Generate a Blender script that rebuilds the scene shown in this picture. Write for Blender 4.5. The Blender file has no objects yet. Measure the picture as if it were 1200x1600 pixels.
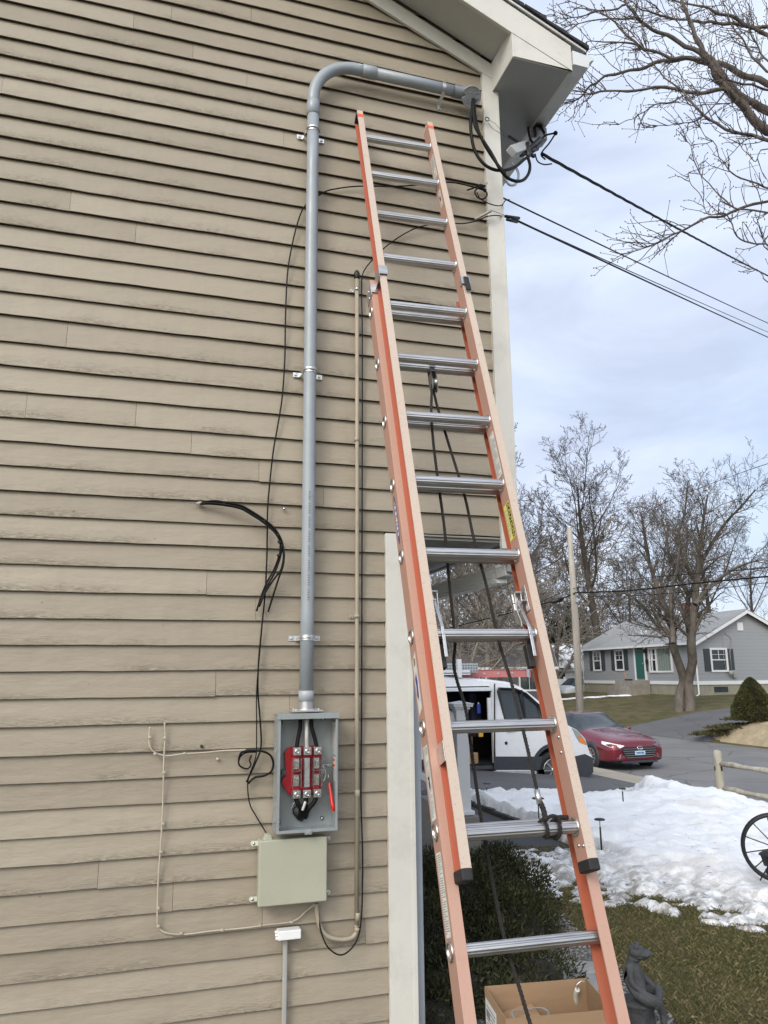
import bpy, bmesh, math, random
from mathutils import Vector, Matrix, Quaternion, noise
random.seed(7)
SC = bpy.context.scene
COL = SC.collection
PI = math.pi
RAD = math.radians

# ---------------------------------------------------------------- camera
FPX, PITCH, ROLL, YAW = 1188.74, RAD(12.0896), RAD(.5403), RAD(16.9155)
CAM = Vector((0, 0, 1.6))
_cy, _sy, _cp, _sp = math.cos(YAW), math.sin(YAW), math.cos(PITCH), math.sin(PITCH)
FWD = Vector((_sy*_cp, _cy*_cp, _sp)); _r = Vector((_cy, -_sy, 0)); _d = FWD.cross(_r)
RIGHT = _r*math.cos(ROLL) + _d*math.sin(ROLL); DOWN = -_r*math.sin(ROLL) + _d*math.cos(ROLL)

def ray(x, y): return RIGHT*((x-600)/FPX) + DOWN*((y-800)/FPX) + FWD
def aY(x, y, Y):
    v = ray(x, y); return CAM + v*(Y/v.y)
def aX(x, y, X):
    v = ray(x, y); return CAM + v*(X/v.x)
def aZ(x, y, Z):
    v = ray(x, y); return CAM + v*((Z-CAM.z)/v.z)
def aD(x, y, D):
    v = ray(x, y); return CAM + v*(D/math.hypot(v.x, v.y))

# ---------------------------------------------------------------- objects
def tag(o, label=None, cat=None, group=None, kind=None):
    if label: o['label'] = label
    if cat: o['category'] = cat
    if group: o['group'] = group
    if kind: o['kind'] = kind
    return o
def thing(name, label, cat, loc=(0, 0, 0), rotz=0, group=None):
    o = bpy.data.objects.new(name, None); COL.objects.link(o)
    o.empty_display_size = .1
    o.location = loc; o.rotation_euler = (0, 0, rotz)
    return tag(o, label, cat, group)
def copy_tree(o, parent=None):
    c = o.copy(); COL.objects.link(c); c.parent = parent
    for ch in list(o.children): copy_tree(ch, c)
    return c

class MB:
    def __init__(s): s.v = []; s.f = []; s.m = []; s.s = []
    def add(s, vs, fs, m=0, sm=False):
        o = len(s.v); s.v += [tuple(v) for v in vs]
        for f in fs: s.f.append(tuple(i+o for i in f)); s.m.append(m); s.s.append(sm)
        return s
    def box(s, x0, x1, y0, y1, z0, z1, m=0, M=None):
        vs = [Vector((x, y, z)) for x in (x0, x1) for y in (y0, y1) for z in (z0, z1)]
        if M is not None: vs = [M @ v for v in vs]
        return s.add(vs, [(0,1,3,2), (4,6,7,5), (0,4,5,1), (2,3,7,6), (0,2,6,4), (1,5,7,3)], m)
    def bar(s, a, b, w, h, up=(0, 0, 1), m=0):
        a = Vector(a); b = Vector(b); z = (b-a); L = z.length; z.normalize()
        u = Vector(up); x = u.cross(z)
        if x.length < 1e-4: x = Vector((1, 0, 0)).cross(z)
        x.normalize(); y = z.cross(x)
        M = Matrix((x, y, z)).transposed().to_4x4(); M.translation = a
        return s.box(-w/2, w/2, -h/2, h/2, 0, L, m, M)
    def tube(s, pts, r, n=8, m=0, caps=True, prof=None):
        pts = [Vector(p) for p in pts]; k = len(pts)
        rr = r if isinstance(r, (list, tuple)) else [r]*k
        T = [(pts[min(i+1, k-1)]-pts[max(i-1, 0)]).normalized() for i in range(k)]
        ref = Vector((0, 0, 1)) if abs(T[0].z) < .9 else Vector((1, 0, 0))
        x = ref.cross(T[0]).normalized(); vs = []
        for i in range(k):
            if i:
                q = T[i-1].rotation_difference(T[i]); x = q @ x
            x = (x - T[i]*x.dot(T[i])).normalized(); y = T[i].cross(x)
            for j in range(n):
                a = 2*PI*j/n; pr = prof(a) if prof else 1
                vs.append(pts[i] + (x*math.cos(a) + y*math.sin(a))*rr[i]*pr)
        fs = [(i*n+j, i*n+(j+1) % n, (i+1)*n+(j+1) % n, (i+1)*n+j) for i in range(k-1) for j in range(n)]
        s.add(vs, fs, m, True)
        if caps:
            o = len(s.v)-k*n
            s.f.append(tuple(o+j for j in reversed(range(n)))); s.m.append(m); s.s.append(False)
            s.f.append(tuple(o+(k-1)*n+j for j in range(n))); s.m.append(m); s.s.append(False)
        return s
    def cyl(s, a, b, r0, r1=None, n=16, m=0, caps=True):
        return s.tube([a, b], [r0, r0 if r1 is None else r1], n, m, caps)
    def lathe(s, o, ax, prof, n=20, m=0, ref=None, sm=True):
        o = Vector(o); ax = Vector(ax).normalized()
        x = (Vector(ref) if ref else (Vector((0, 0, 1)) if abs(ax.z) < .9 else Vector((1, 0, 0)))).cross(ax).normalized(); y = ax.cross(x)
        vs = [o + ax*h + (x*math.cos(2*PI*j/n)+y*math.sin(2*PI*j/n))*max(r, 1e-5) for r, h in prof for j in range(n)]
        k = len(prof)
        return s.add(vs, [(i*n+j, i*n+(j+1) % n, (i+1)*n+(j+1) % n, (i+1)*n+j) for i in range(k-1) for j in range(n)], m, sm)
    def prism(s, poly, a, b, f, m=0, sm=False):
        """poly: 2D points; f(u, v, w) -> 3D; from w=a to w=b"""
        n = len(poly); vs = [f(u, v, a) for u, v in poly] + [f(u, v, b) for u, v in poly]
        s.add(vs, [tuple(range(n))[::-1], tuple(range(n, 2*n))], m)
        o = len(s.v)-2*n
        for i in range(n):
            j = (i+1) % n; s.f.append((o+i, o+j, o+n+j, o+n+i)); s.m.append(m); s.s.append(sm)
        return s
    def ball(s, c, r, nu=10, nv=6, m=0, sc=(1, 1, 1), jit=0):
        c = Vector(c); vs = []
        for i in range(nv+1):
            t = PI*i/nv
            for j in range(nu):
                a = 2*PI*j/nu; q = Vector((math.sin(t)*math.cos(a), math.sin(t)*math.sin(a), math.cos(t)))
                if jit: q *= 1+jit*noise.noise(q*1.7+c*3)
                vs.append(c+Vector((q.x*sc[0], q.y*sc[1], q.z*sc[2]))*r)
        return s.add(vs, [(i*nu+j, (i+1)*nu+j, (i+1)*nu+(j+1) % nu, i*nu+(j+1) % nu) for i in range(nv) for j in range(nu)], m, True)
    def merge(s, o, M=None, m=0):
        return s.add([M @ Vector(v) if M is not None else v for v in o.v], o.f, m)
    def build(s, name, mats, parent=None, bevel=0, seg=2, fix=True, ang=35):
        if not isinstance(mats, (list, tuple)): mats = [mats]
        me = bpy.data.meshes.new(name); me.from_pydata(s.v, [], s.f)
        me.polygons.foreach_set('material_index', s.m); me.polygons.foreach_set('use_smooth', s.s)
        for q in mats: me.materials.append(q)
        if fix and len(s.f) < 60000:
            bm = bmesh.new(); bm.from_mesh(me); bmesh.ops.recalc_face_normals(bm, faces=bm.faces); bm.to_mesh(me); bm.free()
        me.update()
        o = bpy.data.objects.new(name, me); COL.objects.link(o); o.parent = parent
        if bevel:
            b = o.modifiers.new('bevel', 'BEVEL'); b.width = bevel; b.segments = seg; b.limit_method = 'ANGLE'; b.angle_limit = RAD(ang)
            b.harden_normals = True
            for p in me.polygons: p.use_smooth = True
        return o

def spline(pts, n=6):
    """Catmull-Rom through points"""
    P = [Vector(p) for p in pts]; out = []
    for i in range(len(P)-1):
        a = P[max(i-1, 0)]; b = P[i]; c = P[i+1]; d = P[min(i+2, len(P)-1)]
        for k in range(n):
            t = k/n
            out.append(.5*((2*b)+(-a+c)*t+(2*a-5*b+4*c-d)*t*t+(-a+3*b-3*c+d)*t**3))
    out.append(P[-1]); return out

def plate(outer, holes, f, th, m=0, mb=None):
    """flat plate with holes (2D polygons), thickness th; f(u,v,w)->3D"""
    cu = bpy.data.curves.new('t', 'CURVE'); cu.dimensions = '2D'; cu.fill_mode = 'BOTH'; cu.extrude = th/2
    for poly in [outer]+list(holes):
        sp = cu.splines.new('POLY'); sp.points.add(len(poly)-1)
        for i, (u, v) in enumerate(poly): sp.points[i].co = (u, v, 0, 1)
        sp.use_cyclic_u = True
    o = bpy.data.objects.new('t', cu); COL.objects.link(o)
    me = bpy.data.meshes.new_from_object(o.evaluated_get(bpy.context.evaluated_depsgraph_get()))
    mb = mb or MB()
    mb.add([f(v.co.x, v.co.y, v.co.z) for v in me.vertices], [tuple(p.vertices) for p in me.polygons], m)
    bpy.data.objects.remove(o); bpy.data.curves.remove(cu); bpy.data.meshes.remove(me)
    return mb

def text(mb, s, size, M, m=0, ext=.0004):
    cu = bpy.data.curves.new('t', 'FONT'); cu.body = s; cu.size = size; cu.align_x = 'CENTER'; cu.align_y = 'CENTER'; cu.extrude = ext; cu.resolution_u = 2
    o = bpy.data.objects.new('t', cu); COL.objects.link(o)
    me = bpy.data.meshes.new_from_object(o.evaluated_get(bpy.context.evaluated_depsgraph_get()))
    mb.add([M @ v.co for v in me.vertices], [tuple(p.vertices) for p in me.polygons], m)
    bpy.data.objects.remove(o); bpy.data.curves.remove(cu); bpy.data.meshes.remove(me)
    return mb

# ---------------------------------------------------------------- materials
def _hex(c): return (c[0], c[1], c[2], 1)
class NT:
    def __init__(s, name):
        s.m = bpy.data.materials.new(name); s.m.use_nodes = True; s.t = s.m.node_tree; s.n = s.t.nodes; s.b = s.n['Principled BSDF']
        s.co = s.n.new('ShaderNodeTexCoord').outputs['Object']
    def link(s, a, b): s.t.links.new(a, b)
    def map(s, sc, co=None, loc=(0, 0, 0)):
        m = s.n.new('ShaderNodeMapping'); m.inputs['Scale'].default_value = sc; m.inputs['Location'].default_value = loc
        s.link(co or s.co, m.inputs['Vector']); return m.outputs[0]
    def noise(s, sc, co=None, det=4, rough=.55, dist=0):
        n = s.n.new('ShaderNodeTexNoise'); n.inputs['Scale'].default_value = sc; n.inputs['Detail'].default_value = det
        n.inputs['Roughness'].default_value = rough; n.inputs['Distortion'].default_value = dist
        s.link(co or s.co, n.inputs['Vector']); return n.outputs['Fac']
    def ramp(s, fac, stops):
        r = s.n.new('ShaderNodeValToRGB'); e = r.color_ramp.elements
        while len(e) < len(stops): e.new(.5)
        for i, (p, c) in enumerate(stops):
            e[i].position = p; e[i].color = c if len(c) == 4 else _hex(c)
        s.link(fac, r.inputs[0]); return r.outputs[0]
    def mix(s, fac, a, b, mode='MIX'):
        x = s.n.new('ShaderNodeMix'); x.data_type = 'RGBA'; x.blend_type = mode
        for v, k in ((fac, 0), (a, 6), (b, 7)):
            if hasattr(v, 'links') or hasattr(v, 'is_output'): s.link(v, x.inputs[k])
            elif k == 0: x.inputs[0].default_value = v
            else: x.inputs[k].default_value = _hex(v)
        return x.outputs[2]
    def math(s, op, a, b=0, c=None):
        x = s.n.new('ShaderNodeMath'); x.operation = op
        for i, v in enumerate((a, b, c)):
            if v is None: continue
            if hasattr(v, 'is_output'): s.link(v, x.inputs[i])
            else: x.inputs[i].default_value = v
        return x.outputs[0]
    def bump(s, h, strength=.3, dist=.01, nrm=None):
        b = s.n.new('ShaderNodeBump'); b.inputs['Strength'].default_value = strength; b.inputs['Distance'].default_value = dist
        s.link(h, b.inputs['Height'])
        if nrm is not None: s.link(nrm, b.inputs['Normal'])
        return b.outputs[0]
    def set(s, **k):
        for n, v in k.items():
            i = s.b.inputs[{'color': 'Base Color', 'rough': 'Roughness', 'metal': 'Metallic', 'normal': 'Normal', 'coat': 'Coat Weight', 'spec': 'Specular IOR Level', 'trans': 'Transmission Weight', 'alpha': 'Alpha', 'sss': 'Subsurface Weight'}[n]]
            if hasattr(v, 'is_output'): s.link(v, i)
            elif n == 'color': i.default_value = _hex(v)
            else: i.default_value = v
        return s.m
def _sc(c, k): return tuple(min(1, x*k) for x in c)
_mats = {}
def mat(name, color, rough=.5, metal=0, var=.12, scale=6, bump=0, bscale=60, stretch=(1, 1, 1), dirt=0, **k):
    if name in _mats: return _mats[name]
    t = NT(name); co = t.map(stretch)
    n1 = t.noise(scale, co, 5, .6); c = t.ramp(n1, [(.3, _sc(color, 1-var)), (.7, _sc(color, 1+var))])
    if dirt:
        n2 = t.noise(scale*2.3, t.map(stretch, loc=(3, 7, 1)), 6, .7)
        f = t.ramp(n2, [(.5, (0, 0, 0)), (.72, (dirt,)*3)]); c = t.mix(f, c, _sc((.12, .1, .08), 1))
    t.set(color=c, metal=metal, **k)
    rn = t.ramp(t.noise(scale*3, co), [(.3, (max(0, rough-.08),)*3), (.7, (min(1, rough+.08),)*3)]); t.set(rough=rn)
    if bump: t.set(normal=t.bump(t.noise(bscale, co, 6, .6), bump, .01))
    _mats[name] = t.m; return t.m
def glass(name='window_glass', c=(.03, .04, .045)):
    return mat(name, c, .06, 0, .3, 2, spec=.6)

black_plastic = mat('black_plastic', (.009, .009, .010), .5, 0, .2, 30)
cable_black = mat('cable_black', (.006, .006, .007), .55, 0, .35, 25, .1, 200, spec=.2)
rubber = mat('rubber', (.015, .015, .016), .7, 0, .2, 20, .2, 120)
white_paint = mat('white_trim_paint', (.62, .61, .565), .5, 0, .05, 2, .15, 40, dirt=.18)
galv = mat('zinc_metal', (.62, .63, .64), .32, .9, .12, 40, .05, 200)
alu = mat('ladder_aluminium', (.55, .55, .555), .38, .95, .14, 25, .06, 150, (.15, 1, 1), dirt=.25)
steel = mat('screw_steel', (.6, .6, .6), .28, 1, .1, 60)
# ================================================================ HOME WALL
WY = 3.45
L0=[29,57,86,116,146,179,211,243,276,312,346,381,416.5,451.5,489,529,568,608,649,687,725,764]
L3=[102,129,155,184,214,243,274,305,337,369,403,433,467,499,532.5,571,606,641,679,714.5,750,785]
M0=[802,841,881,923,966,1009,1052,1094,1138,1184,1227,1271,1314,1358,1401,1448.5,1492,1538,1583]
M6=[831,863,898,934.5,971,1008,1044,1082,1120.5,1160,1198,1234.5,1273,1311,1351,1392.5,1430,1472,1512]
ZC = [(aY(0, a, WY).z+aY(360, b, WY).z)/2 for a, b in zip(L0, L3)] + [(aY(0, a, WY).z+aY(604, b, WY).z)/2 for a, b in zip(M0, M6)]
ZC = ZC[::-1]
while ZC[0] > .16: ZC.insert(0, ZC[0]-.104)
while ZC[-1] < 6.6: ZC.append(ZC[-1]+.102)

def siding_mat():
    t = NT('tan_painted_clapboard')
    at = t.n.new('ShaderNodeVertexColor'); at.layer_name = 'wear'
    sep = t.n.new('ShaderNodeSeparateColor'); t.link(at.outputs[0], sep.inputs[0]); bd, hb = sep.outputs[0], sep.outputs[1]
    base = t.ramp(bd, [(0, (.272, .234, .178)), (.5, (.306, .265, .204)), (1, (.340, .297, .231))])
    st = t.noise(5, t.map((1, 1, .35)), 5, .65)                 # faint vertical washing
    base = t.mix(t.ramp(st, [(.4, (.0,)*3), (.8, (.25,)*3)]), base, (.38, .33, .25))
    st2 = t.noise(9, t.map((2.2, 1, .25), loc=(5, 2, 9)), 4, .6)
    base = t.mix(t.ramp(st2, [(.5, (0,)*3), (.8, (.20,)*3)]), base, (.24, .20, .15))
    big = t.noise(.9, None, 3, .5)
    # grain cracks, mostly near the lower edge of some boards
    cr = t.noise(95, t.map((.30, 1, 3.4)), 7, .7)
    zone = t.math('MULTIPLY', t.ramp(hb, [(.0, (1,)*3), (.28, (.22,)*3), (.6, (0,)*3)]), t.ramp(t.noise(1.6, t.map((1, 1, 3))), [(.46, (0,)*3), (.58, (1,)*3)]))
    crk = t.math('MULTIPLY', t.ramp(cr, [(.50, (0,)*3), (.58, (1,)*3)]), zone)
    base = t.mix(t.math('MULTIPLY', crk, .6), base, (.20, .165, .12))
    fl = t.noise(45, t.map((.5, 1, 2.4), loc=(8, 1, 3)), 6, .7)
    flk = t.math('MULTIPLY', t.ramp(fl, [(.56, (0,)*3), (.62, (1,)*3)]), zone)
    base = t.mix(t.math('MULTIPLY', flk, .5), base, (.50, .46, .39))
    # sparse dark pin holes and dirt spots
    vo = t.n.new('ShaderNodeTexVoronoi'); vo.inputs['Scale'].default_value = 9; t.link(t.co, vo.inputs['Vector'])
    sp = t.ramp(vo.outputs['Distance'], [(.0, (1,)*3), (.06, (0,)*3)])
    sp = t.math('MULTIPLY', sp, t.ramp(t.noise(3.1, t.map((1, 1, 1), loc=(2, 2, 2))), [(.5, (0,)*3), (.55, (1,)*3)]))
    base = t.mix(t.math('MULTIPLY', sp, .8), base, (.08, .06, .045))
    gr = t.noise(38, t.map((.22, 1, 5)), 8, .7)
    n = t.bump(gr, .16, .005); n = t.bump(crk, .55, -.004, n); n = t.bump(t.noise(7, t.map((1, 1, 3))), .18, .03, n)
    rg = t.ramp(t.noise(14, t.map((.6, 1, 2))), [(.3, (.34,)*3), (.75, (.5,)*3)])
    return t.set(color=base, rough=rg, normal=n, spec=.4)
SIDE = siding_mat()
def roofx(z): return 1.728-(z-5.02)/.45
JOINTS = [(209,28),(302,74),(386,123),(3,134),(110,312),(212,362),(405,735),(506,775),(323,912),(400,952),(337,1068),(453,1100),(153,1370),(270,1404),(410,1432),(571,1455),(299,692),(212,650),(393,12),(444,205),(268,20),(105,515),(40,640)]
jm = {}
for x, y in JOINTS:
    p = aY(x, y, WY); i = max(k for k, z in enumerate(ZC) if z <= p.z); jm.setdefault(i, []).append(p.x)
home = thing('clapboard_house', 'tan clapboard house with white corner boards and eave, filling the left of the photo', 'house', (1.05, WY, 0))
HM = Matrix.Translation((-1.05, -WY, 0))
def hb(mb, name, mats, **k):
    mb.v = [(v[0]-1.05, v[1]-WY, v[2]) for v in mb.v]; return mb.build(name, mats, home, **k)
def make_siding():
    vs = []; fs = []; wear = []; edge = set()
    for i in range(len(ZC)-1):
        z0, z1 = ZC[i], ZC[i+1]; rnd = random.Random(i*17+3)
        xr = 1.051 if z0 < 2.2 else min(1.664, roofx(z0)+.3)
        xl = -5.6 if z0 < 4.9 else -5.6+(z0-4.9)/.45
        if i in jm: cuts = sorted(jm[i])
        else: cuts = []
        far = [x for x in (-1.6-rnd.random()*1.5, -4-rnd.random())]
        ed = [xl]+[c for c in sorted(far+cuts) if xl < c < xr]+[xr]
        for a, b in zip(ed[:-1], ed[1:]):
            br = rnd.random(); dy = rnd.uniform(-.0012, .0012); dz = rnd.uniform(-.0012, .0012); ph = rnd.random()*99
            if a > xl: a += .0007
            if b < xr: b -= .0007
            n = max(2, int((b-a)/.045)) if b > -1.3 else 3
            o = len(vs)
            for k in range(n+1):
                x = a+(b-a)*k/n
                w = (noise.noise(Vector((x*2.1, ph, 0)))*.0034+noise.noise(Vector((x*9, ph, 3)))*.0018)
                wy = noise.noise(Vector((x*1.3, ph, 9)))*.0022+dy
                zb = z0+dz+w; yb = WY-.0015+wy
                vs += [(x, yb+.0175, zb+.0005), (x, yb+.0012, zb), (x, yb, zb+.0013), (x, yb+.0080, (z0+z1)/2), (x, WY+.0165, z1+.012)]
                wear += [(br, 0), (br, 0), (br, 0), (br, .5), (br, 1)]
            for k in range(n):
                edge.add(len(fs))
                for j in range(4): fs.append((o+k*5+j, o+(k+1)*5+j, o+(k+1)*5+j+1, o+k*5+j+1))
            fs.append(tuple(o+j for j in range(5))); fs.append(tuple(o+n*5+j for j in reversed(range(5))))
    me = bpy.data.meshes.new('siding'); me.from_pydata([(v[0]-1.05, v[1]-WY, v[2]) for v in vs], [], fs)
    ca = me.color_attributes.new('wear', 'FLOAT_COLOR', 'POINT')
    ca.data.foreach_set('color', [c for w in wear for c in (w[0], w[1], 0, 1)])
    me.materials.append(SIDE); me.materials.append(mat('shaded_board_edge', (.045, .037, .03), .85, 0, .25, 12)); me.update()  # board bottom faces near-black: underside shade and lap lines painted into the colour
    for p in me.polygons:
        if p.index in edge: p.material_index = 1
    o = bpy.data.objects.new('siding', me); COL.objects.link(o); o.parent = home
make_siding()
dark_wood = mat('dark_sheathing', (.05, .045, .04), .9)
# backing walls of the house (the body behind the boards)
mb = MB(); y0 = WY+.0185
mb.prism([(-5.6, -.2), (1.15, -.2), (1.15, 2.262), (1.70, 2.262), (1.70, 5.0), (-1.95, 6.65), (-5.6, 5.0)], y0, 11, lambda u, v, w: (u, w, v))
hb(mb, 'wall_core', [dark_wood])
sidec = mat('tan_side_wall', (.42, .375, .30), .6, 0, .1, 3, .2, 30)
mb = MB()
for k in range(26): mb.box(1.70, 1.712-.006*(k % 2), WY+.02, 11, 2.30+k*.104, 2.30+k*.104+.1)
for k in range(21): mb.box(1.15, 1.162-.005*(k % 2), WY+.02, 11, .1+k*.104, .1+k*.104+.1)
hb(mb, 'front_siding', [sidec])
# corner boards
mb = MB(); mb.box(1.662, 1.760, WY-.016, WY+.012, 2.215, 5.05); mb.box(1.740, 1.7585, WY-.0185, WY-.016, 2.23, 4.89)
mb.box(1.7125, 1.760, WY+.012, WY+.10, 2.215, 4.885)
hb(mb, 'corner_board', [white_paint], bevel=.003)
mb = MB(); mb.box(1.052, 1.180, WY-.016, WY+.012, -.1, 2.266); mb.box(1.158, 1.178, WY-.019, WY-.016, -.1, 2.26)
mb.box(1.163, 1.180, WY+.012, WY+.11, -.1, 2.25)
hb(mb, 'corner_board', [white_paint], bevel=.003)
blue_vinyl = mat('blue_grey_vinyl', (.34, .37, .41), .4, 0, .05)
mb = MB(); mb.box(1.181, 1.222, WY+.03, WY+.11, -.1, 2.25); mb.box(1.222, 1.226, WY+.035, WY+.06, -.1, 2.25)
hb(mb, 'door_trim', [blue_vinyl], bevel=.003)
# underside of the jettied upper floor
under = mat('overhang_board', (.26, .25, .23), .6, 0, .08, 3, .1, 20)
mb = MB(); mb.box(1.182, 1.70, WY+.014, 11, 2.248, 2.2615); mb.box(1.2, 1.66, WY+.002, WY+.012, 2.262, 2.272)
mb.box(1.715, 1.745, WY+.012, 11, 2.243, 2.266)
hb(mb, 'overhang_soffit', [under], bevel=.002)
# frieze, rake soffit, fascia, return box
def Lb(x): return 5.311-.445*(x-.957)
def Fb(x): return 5.038+.455*(1.731-x)
rx = -1.95
mb = MB(); mb.prism([(1.726, Lb(1.726)), (rx, Lb(rx)), (rx, Lb(rx)+.10), (1.726, Lb(1.726)+.10)], WY-.020, WY-.002, lambda u, v, w: (u, w, v))
mb.prism([(rx-.002, Lb(rx)), (-5.6, Lb(rx)-.445*3.65), (-5.6, Lb(rx)-.445*3.65+.1), (rx-.002, Lb(rx)+.1)], WY-.020, WY-.002, lambda u, v, w: (u, w, v))
hb(mb, 'frieze_board', [white_paint], bevel=.003)
YN = 3.169
soff = mat('grey_white_soffit', (.50, .50, .49), .55, 0, .07, 2.5, .08, 20, dirt=.2)
mb = MB()
for s in (0, 1):
    xa, xb = (1.726, rx) if not s else (-5.6, rx-.001)
    g = (lambda x: Fb(x)+.028) if not s else (lambda x: Fb(2*rx-x)+.028)
    mb.add([(xa, YN+.02, g(xa)), (xb, YN+.02, g(xb)), (xb, WY-.021, g(xb)+.02), (xa, WY-.021, g(xa)+.02),
            (xa, YN+.02, g(xa)+.01), (xb, YN+.02, g(xb)+.01), (xb, WY-.021, g(xb)+.03), (xa, WY-.021, g(xa)+.03)],
           [(0,1,2,3), (7,6,5,4), (0,4,5,1), (1,5,6,2), (2,6,7,3), (3,7,4,0)])
hb(mb, 'rake_soffit', [soff])
mb = MB(); mb.prism([(2.089, Fb(2.089)+.012), (1.7295, Fb(1.7295)), (rx, Fb(rx)), (rx, Fb(rx)+.185), (2.089, Fb(2.089)+.178)], YN, YN+.02, lambda u, v, w: (u, w, v))
mb.prism([(rx-.002, Fb(rx)), (-6, Fb(rx)-.455*4.05), (-6, Fb(rx)-.455*4.05+.185), (rx-.002, Fb(rx)+.185)], YN, YN+.02, lambda u, v, w: (u, w, v))
hb(mb, 'fascia', [white_paint], bevel=.003)
mb = MB(); mb.prism([(1.728, 4.893), (2.0875, 4.893), (2.0875, Fb(2.0875)+.008), (1.728, Fb(1.728)-.002)], YN+.002, YN+.018, lambda u, v, w: (u, w, v))
mb.box(1.722, 1.7275, YN+.002, WY-.0165, 4.888, 5.075); mb.box(1.7262, 1.7345, YN-.0005, YN+.0015, 4.890, 5.03)
hb(mb, 'cornice_return', [white_paint], bevel=.002)
def soffit_mat():
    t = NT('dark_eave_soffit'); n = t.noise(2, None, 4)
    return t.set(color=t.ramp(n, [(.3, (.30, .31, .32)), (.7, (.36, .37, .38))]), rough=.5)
es = soffit_mat()
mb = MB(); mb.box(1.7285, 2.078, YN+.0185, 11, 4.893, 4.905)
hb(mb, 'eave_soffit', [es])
mb = MB(); mb.box(2.0785, 2.095, YN+.0205, 11, 4.900, 5.05)
hb(mb, 'eave_fascia', [white_paint])
gut = mat('white_gutter_metal', (.66, .68, .70), .3, 0, .05, 3, 0, dirt=.3)
gp = [(2.0955, 5.022), (2.0955, 4.932), (2.188, 4.930), (2.196, 4.945), (2.197, 4.965), (2.212, 4.982), (2.230, 4.990), (2.233, 5.006), (2.228, 5.006), (2.225, 4.994), (2.207, 4.986), (2.192, 4.968), (2.191, 4.948), (2.185, 4.936), (2.0985, 4.938), (2.0985, 5.022)]
mb = MB(); mb.prism(gp, YN-.002, 11, lambda u, v, w: (u, w, v))
mb.prism([(2.0955, 5.02), (2.0955, 4.932), (2.188, 4.930), (2.196, 4.945), (2.197, 4.965), (2.212, 4.982), (2.230, 4.990), (2.232, 5.004)], YN-.004, YN-.0022, lambda u, v, w: (u, w, v))
for k in range(9): mb.box(2.100, 2.226, 3.5+k*.8, 3.52+k*.8, 4.996, 5.0)
g = hb(mb, 'gutter', [gut])
shing = mat('dark_shingles', (.028, .028, .032), .9, 0, .5, 40, .8, 60)
mb = MB()
def rz(x): return Fb(x)+.19
mb.prism([(2.178, rz(2.178)-.002), (rx, rz(rx)), (rx, rz(rx)+.011), (2.178, rz(2.178)+.009)], YN-.012, YN-.004, lambda u, v, w: (u, w, v))
mb.prism([(2.178, rz(2.178)+.010), (rx, rz(rx)+.012), (rx, rz(rx)+.016), (2.178, rz(2.178)+.014)], YN-.010, 11, lambda u, v, w: (u, w, v))
hb(mb, 'drip_edge', [gut])
mb = MB(); rnd = random.Random(4)
x = 2.19
while x > rx:
    x2 = max(rx, x-.13); j = rnd.uniform(-.006, .006); h = rnd.uniform(0, .004)
    mb.prism([(x, rz(x)+.0165), (x2, rz(x2)+.0165), (x2, rz(x2)+.030), (x, rz(x)+.040+h)], YN-.022+j, 11.2, lambda u, v, w: (u, w, v)); x = x2
mb.prism([(rx-.002, rz(rx)+.0165), (-6.1, rz(rx)-.455*4.15), (-6.1, rz(rx)-.455*4.15+.03), (rx-.002, rz(rx)+.045)], YN-.02, 11.2, lambda u, v, w: (u, w, v))
hb(mb, 'roof', [shing])
# downspout at the eave, and the ribbed one under the overhang
mb = MB()
pA = aZ(843, 204, 4.93); pB = aX(793, 236, 1.795)
mb.box(pA.x-.045, pA.x+.03, pA.y-.04, pA.y+.04, 4.84, 4.928)
mb.bar((pA.x-.01, pA.y, 4.845), (1.82, pB.y, pB.z+.0), .06, .045, (0, 1, 0))
hb(mb, 'downspout', [mat('dull_white_metal', (.42, .43, .44), .5, 0, .1, 8)], bevel=.006)
mb = MB(); XD = 1.735
q0 = aX(783, 886, XD); q1 = aX(783, 908, XD); zc = (q0.z+q1.z)/2
h = .046
prof = []
for k in range(5):
    z = zc+h-2*h*k/4
    prof += [(0, z), (0, z-.012)] if k < 4 else [(0, z)]
    if k < 4: prof += [(.005, z-.016), (.005, z-.019)]
prof += [(.06, zc-h), (.06, zc+h)]
mb.prism(prof, q0.y, q0.y+1.25, lambda u, v, w: (XD-.03+u, w, v))
hb(mb, 'ribbed_downspout', [mat('clean_white_metal', (.82, .84, .84), .35, 0, .03)])
mb = MB(); mb.bar((XD, q0.y+.02, zc), (XD+.03, q0.y-.05, zc+.01), .085, .06, (0, 0, 1)); mb.bar((XD+.03, q0.y-.045, zc), (XD+.05, q0.y-.06, zc+.1), .07, .06, (0, 1, 0))
hb(mb, 'downspout_elbow', [mat('weathered_gutter', (.35, .36, .36), .5, 0, .3, 20)], bevel=.008)

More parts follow.
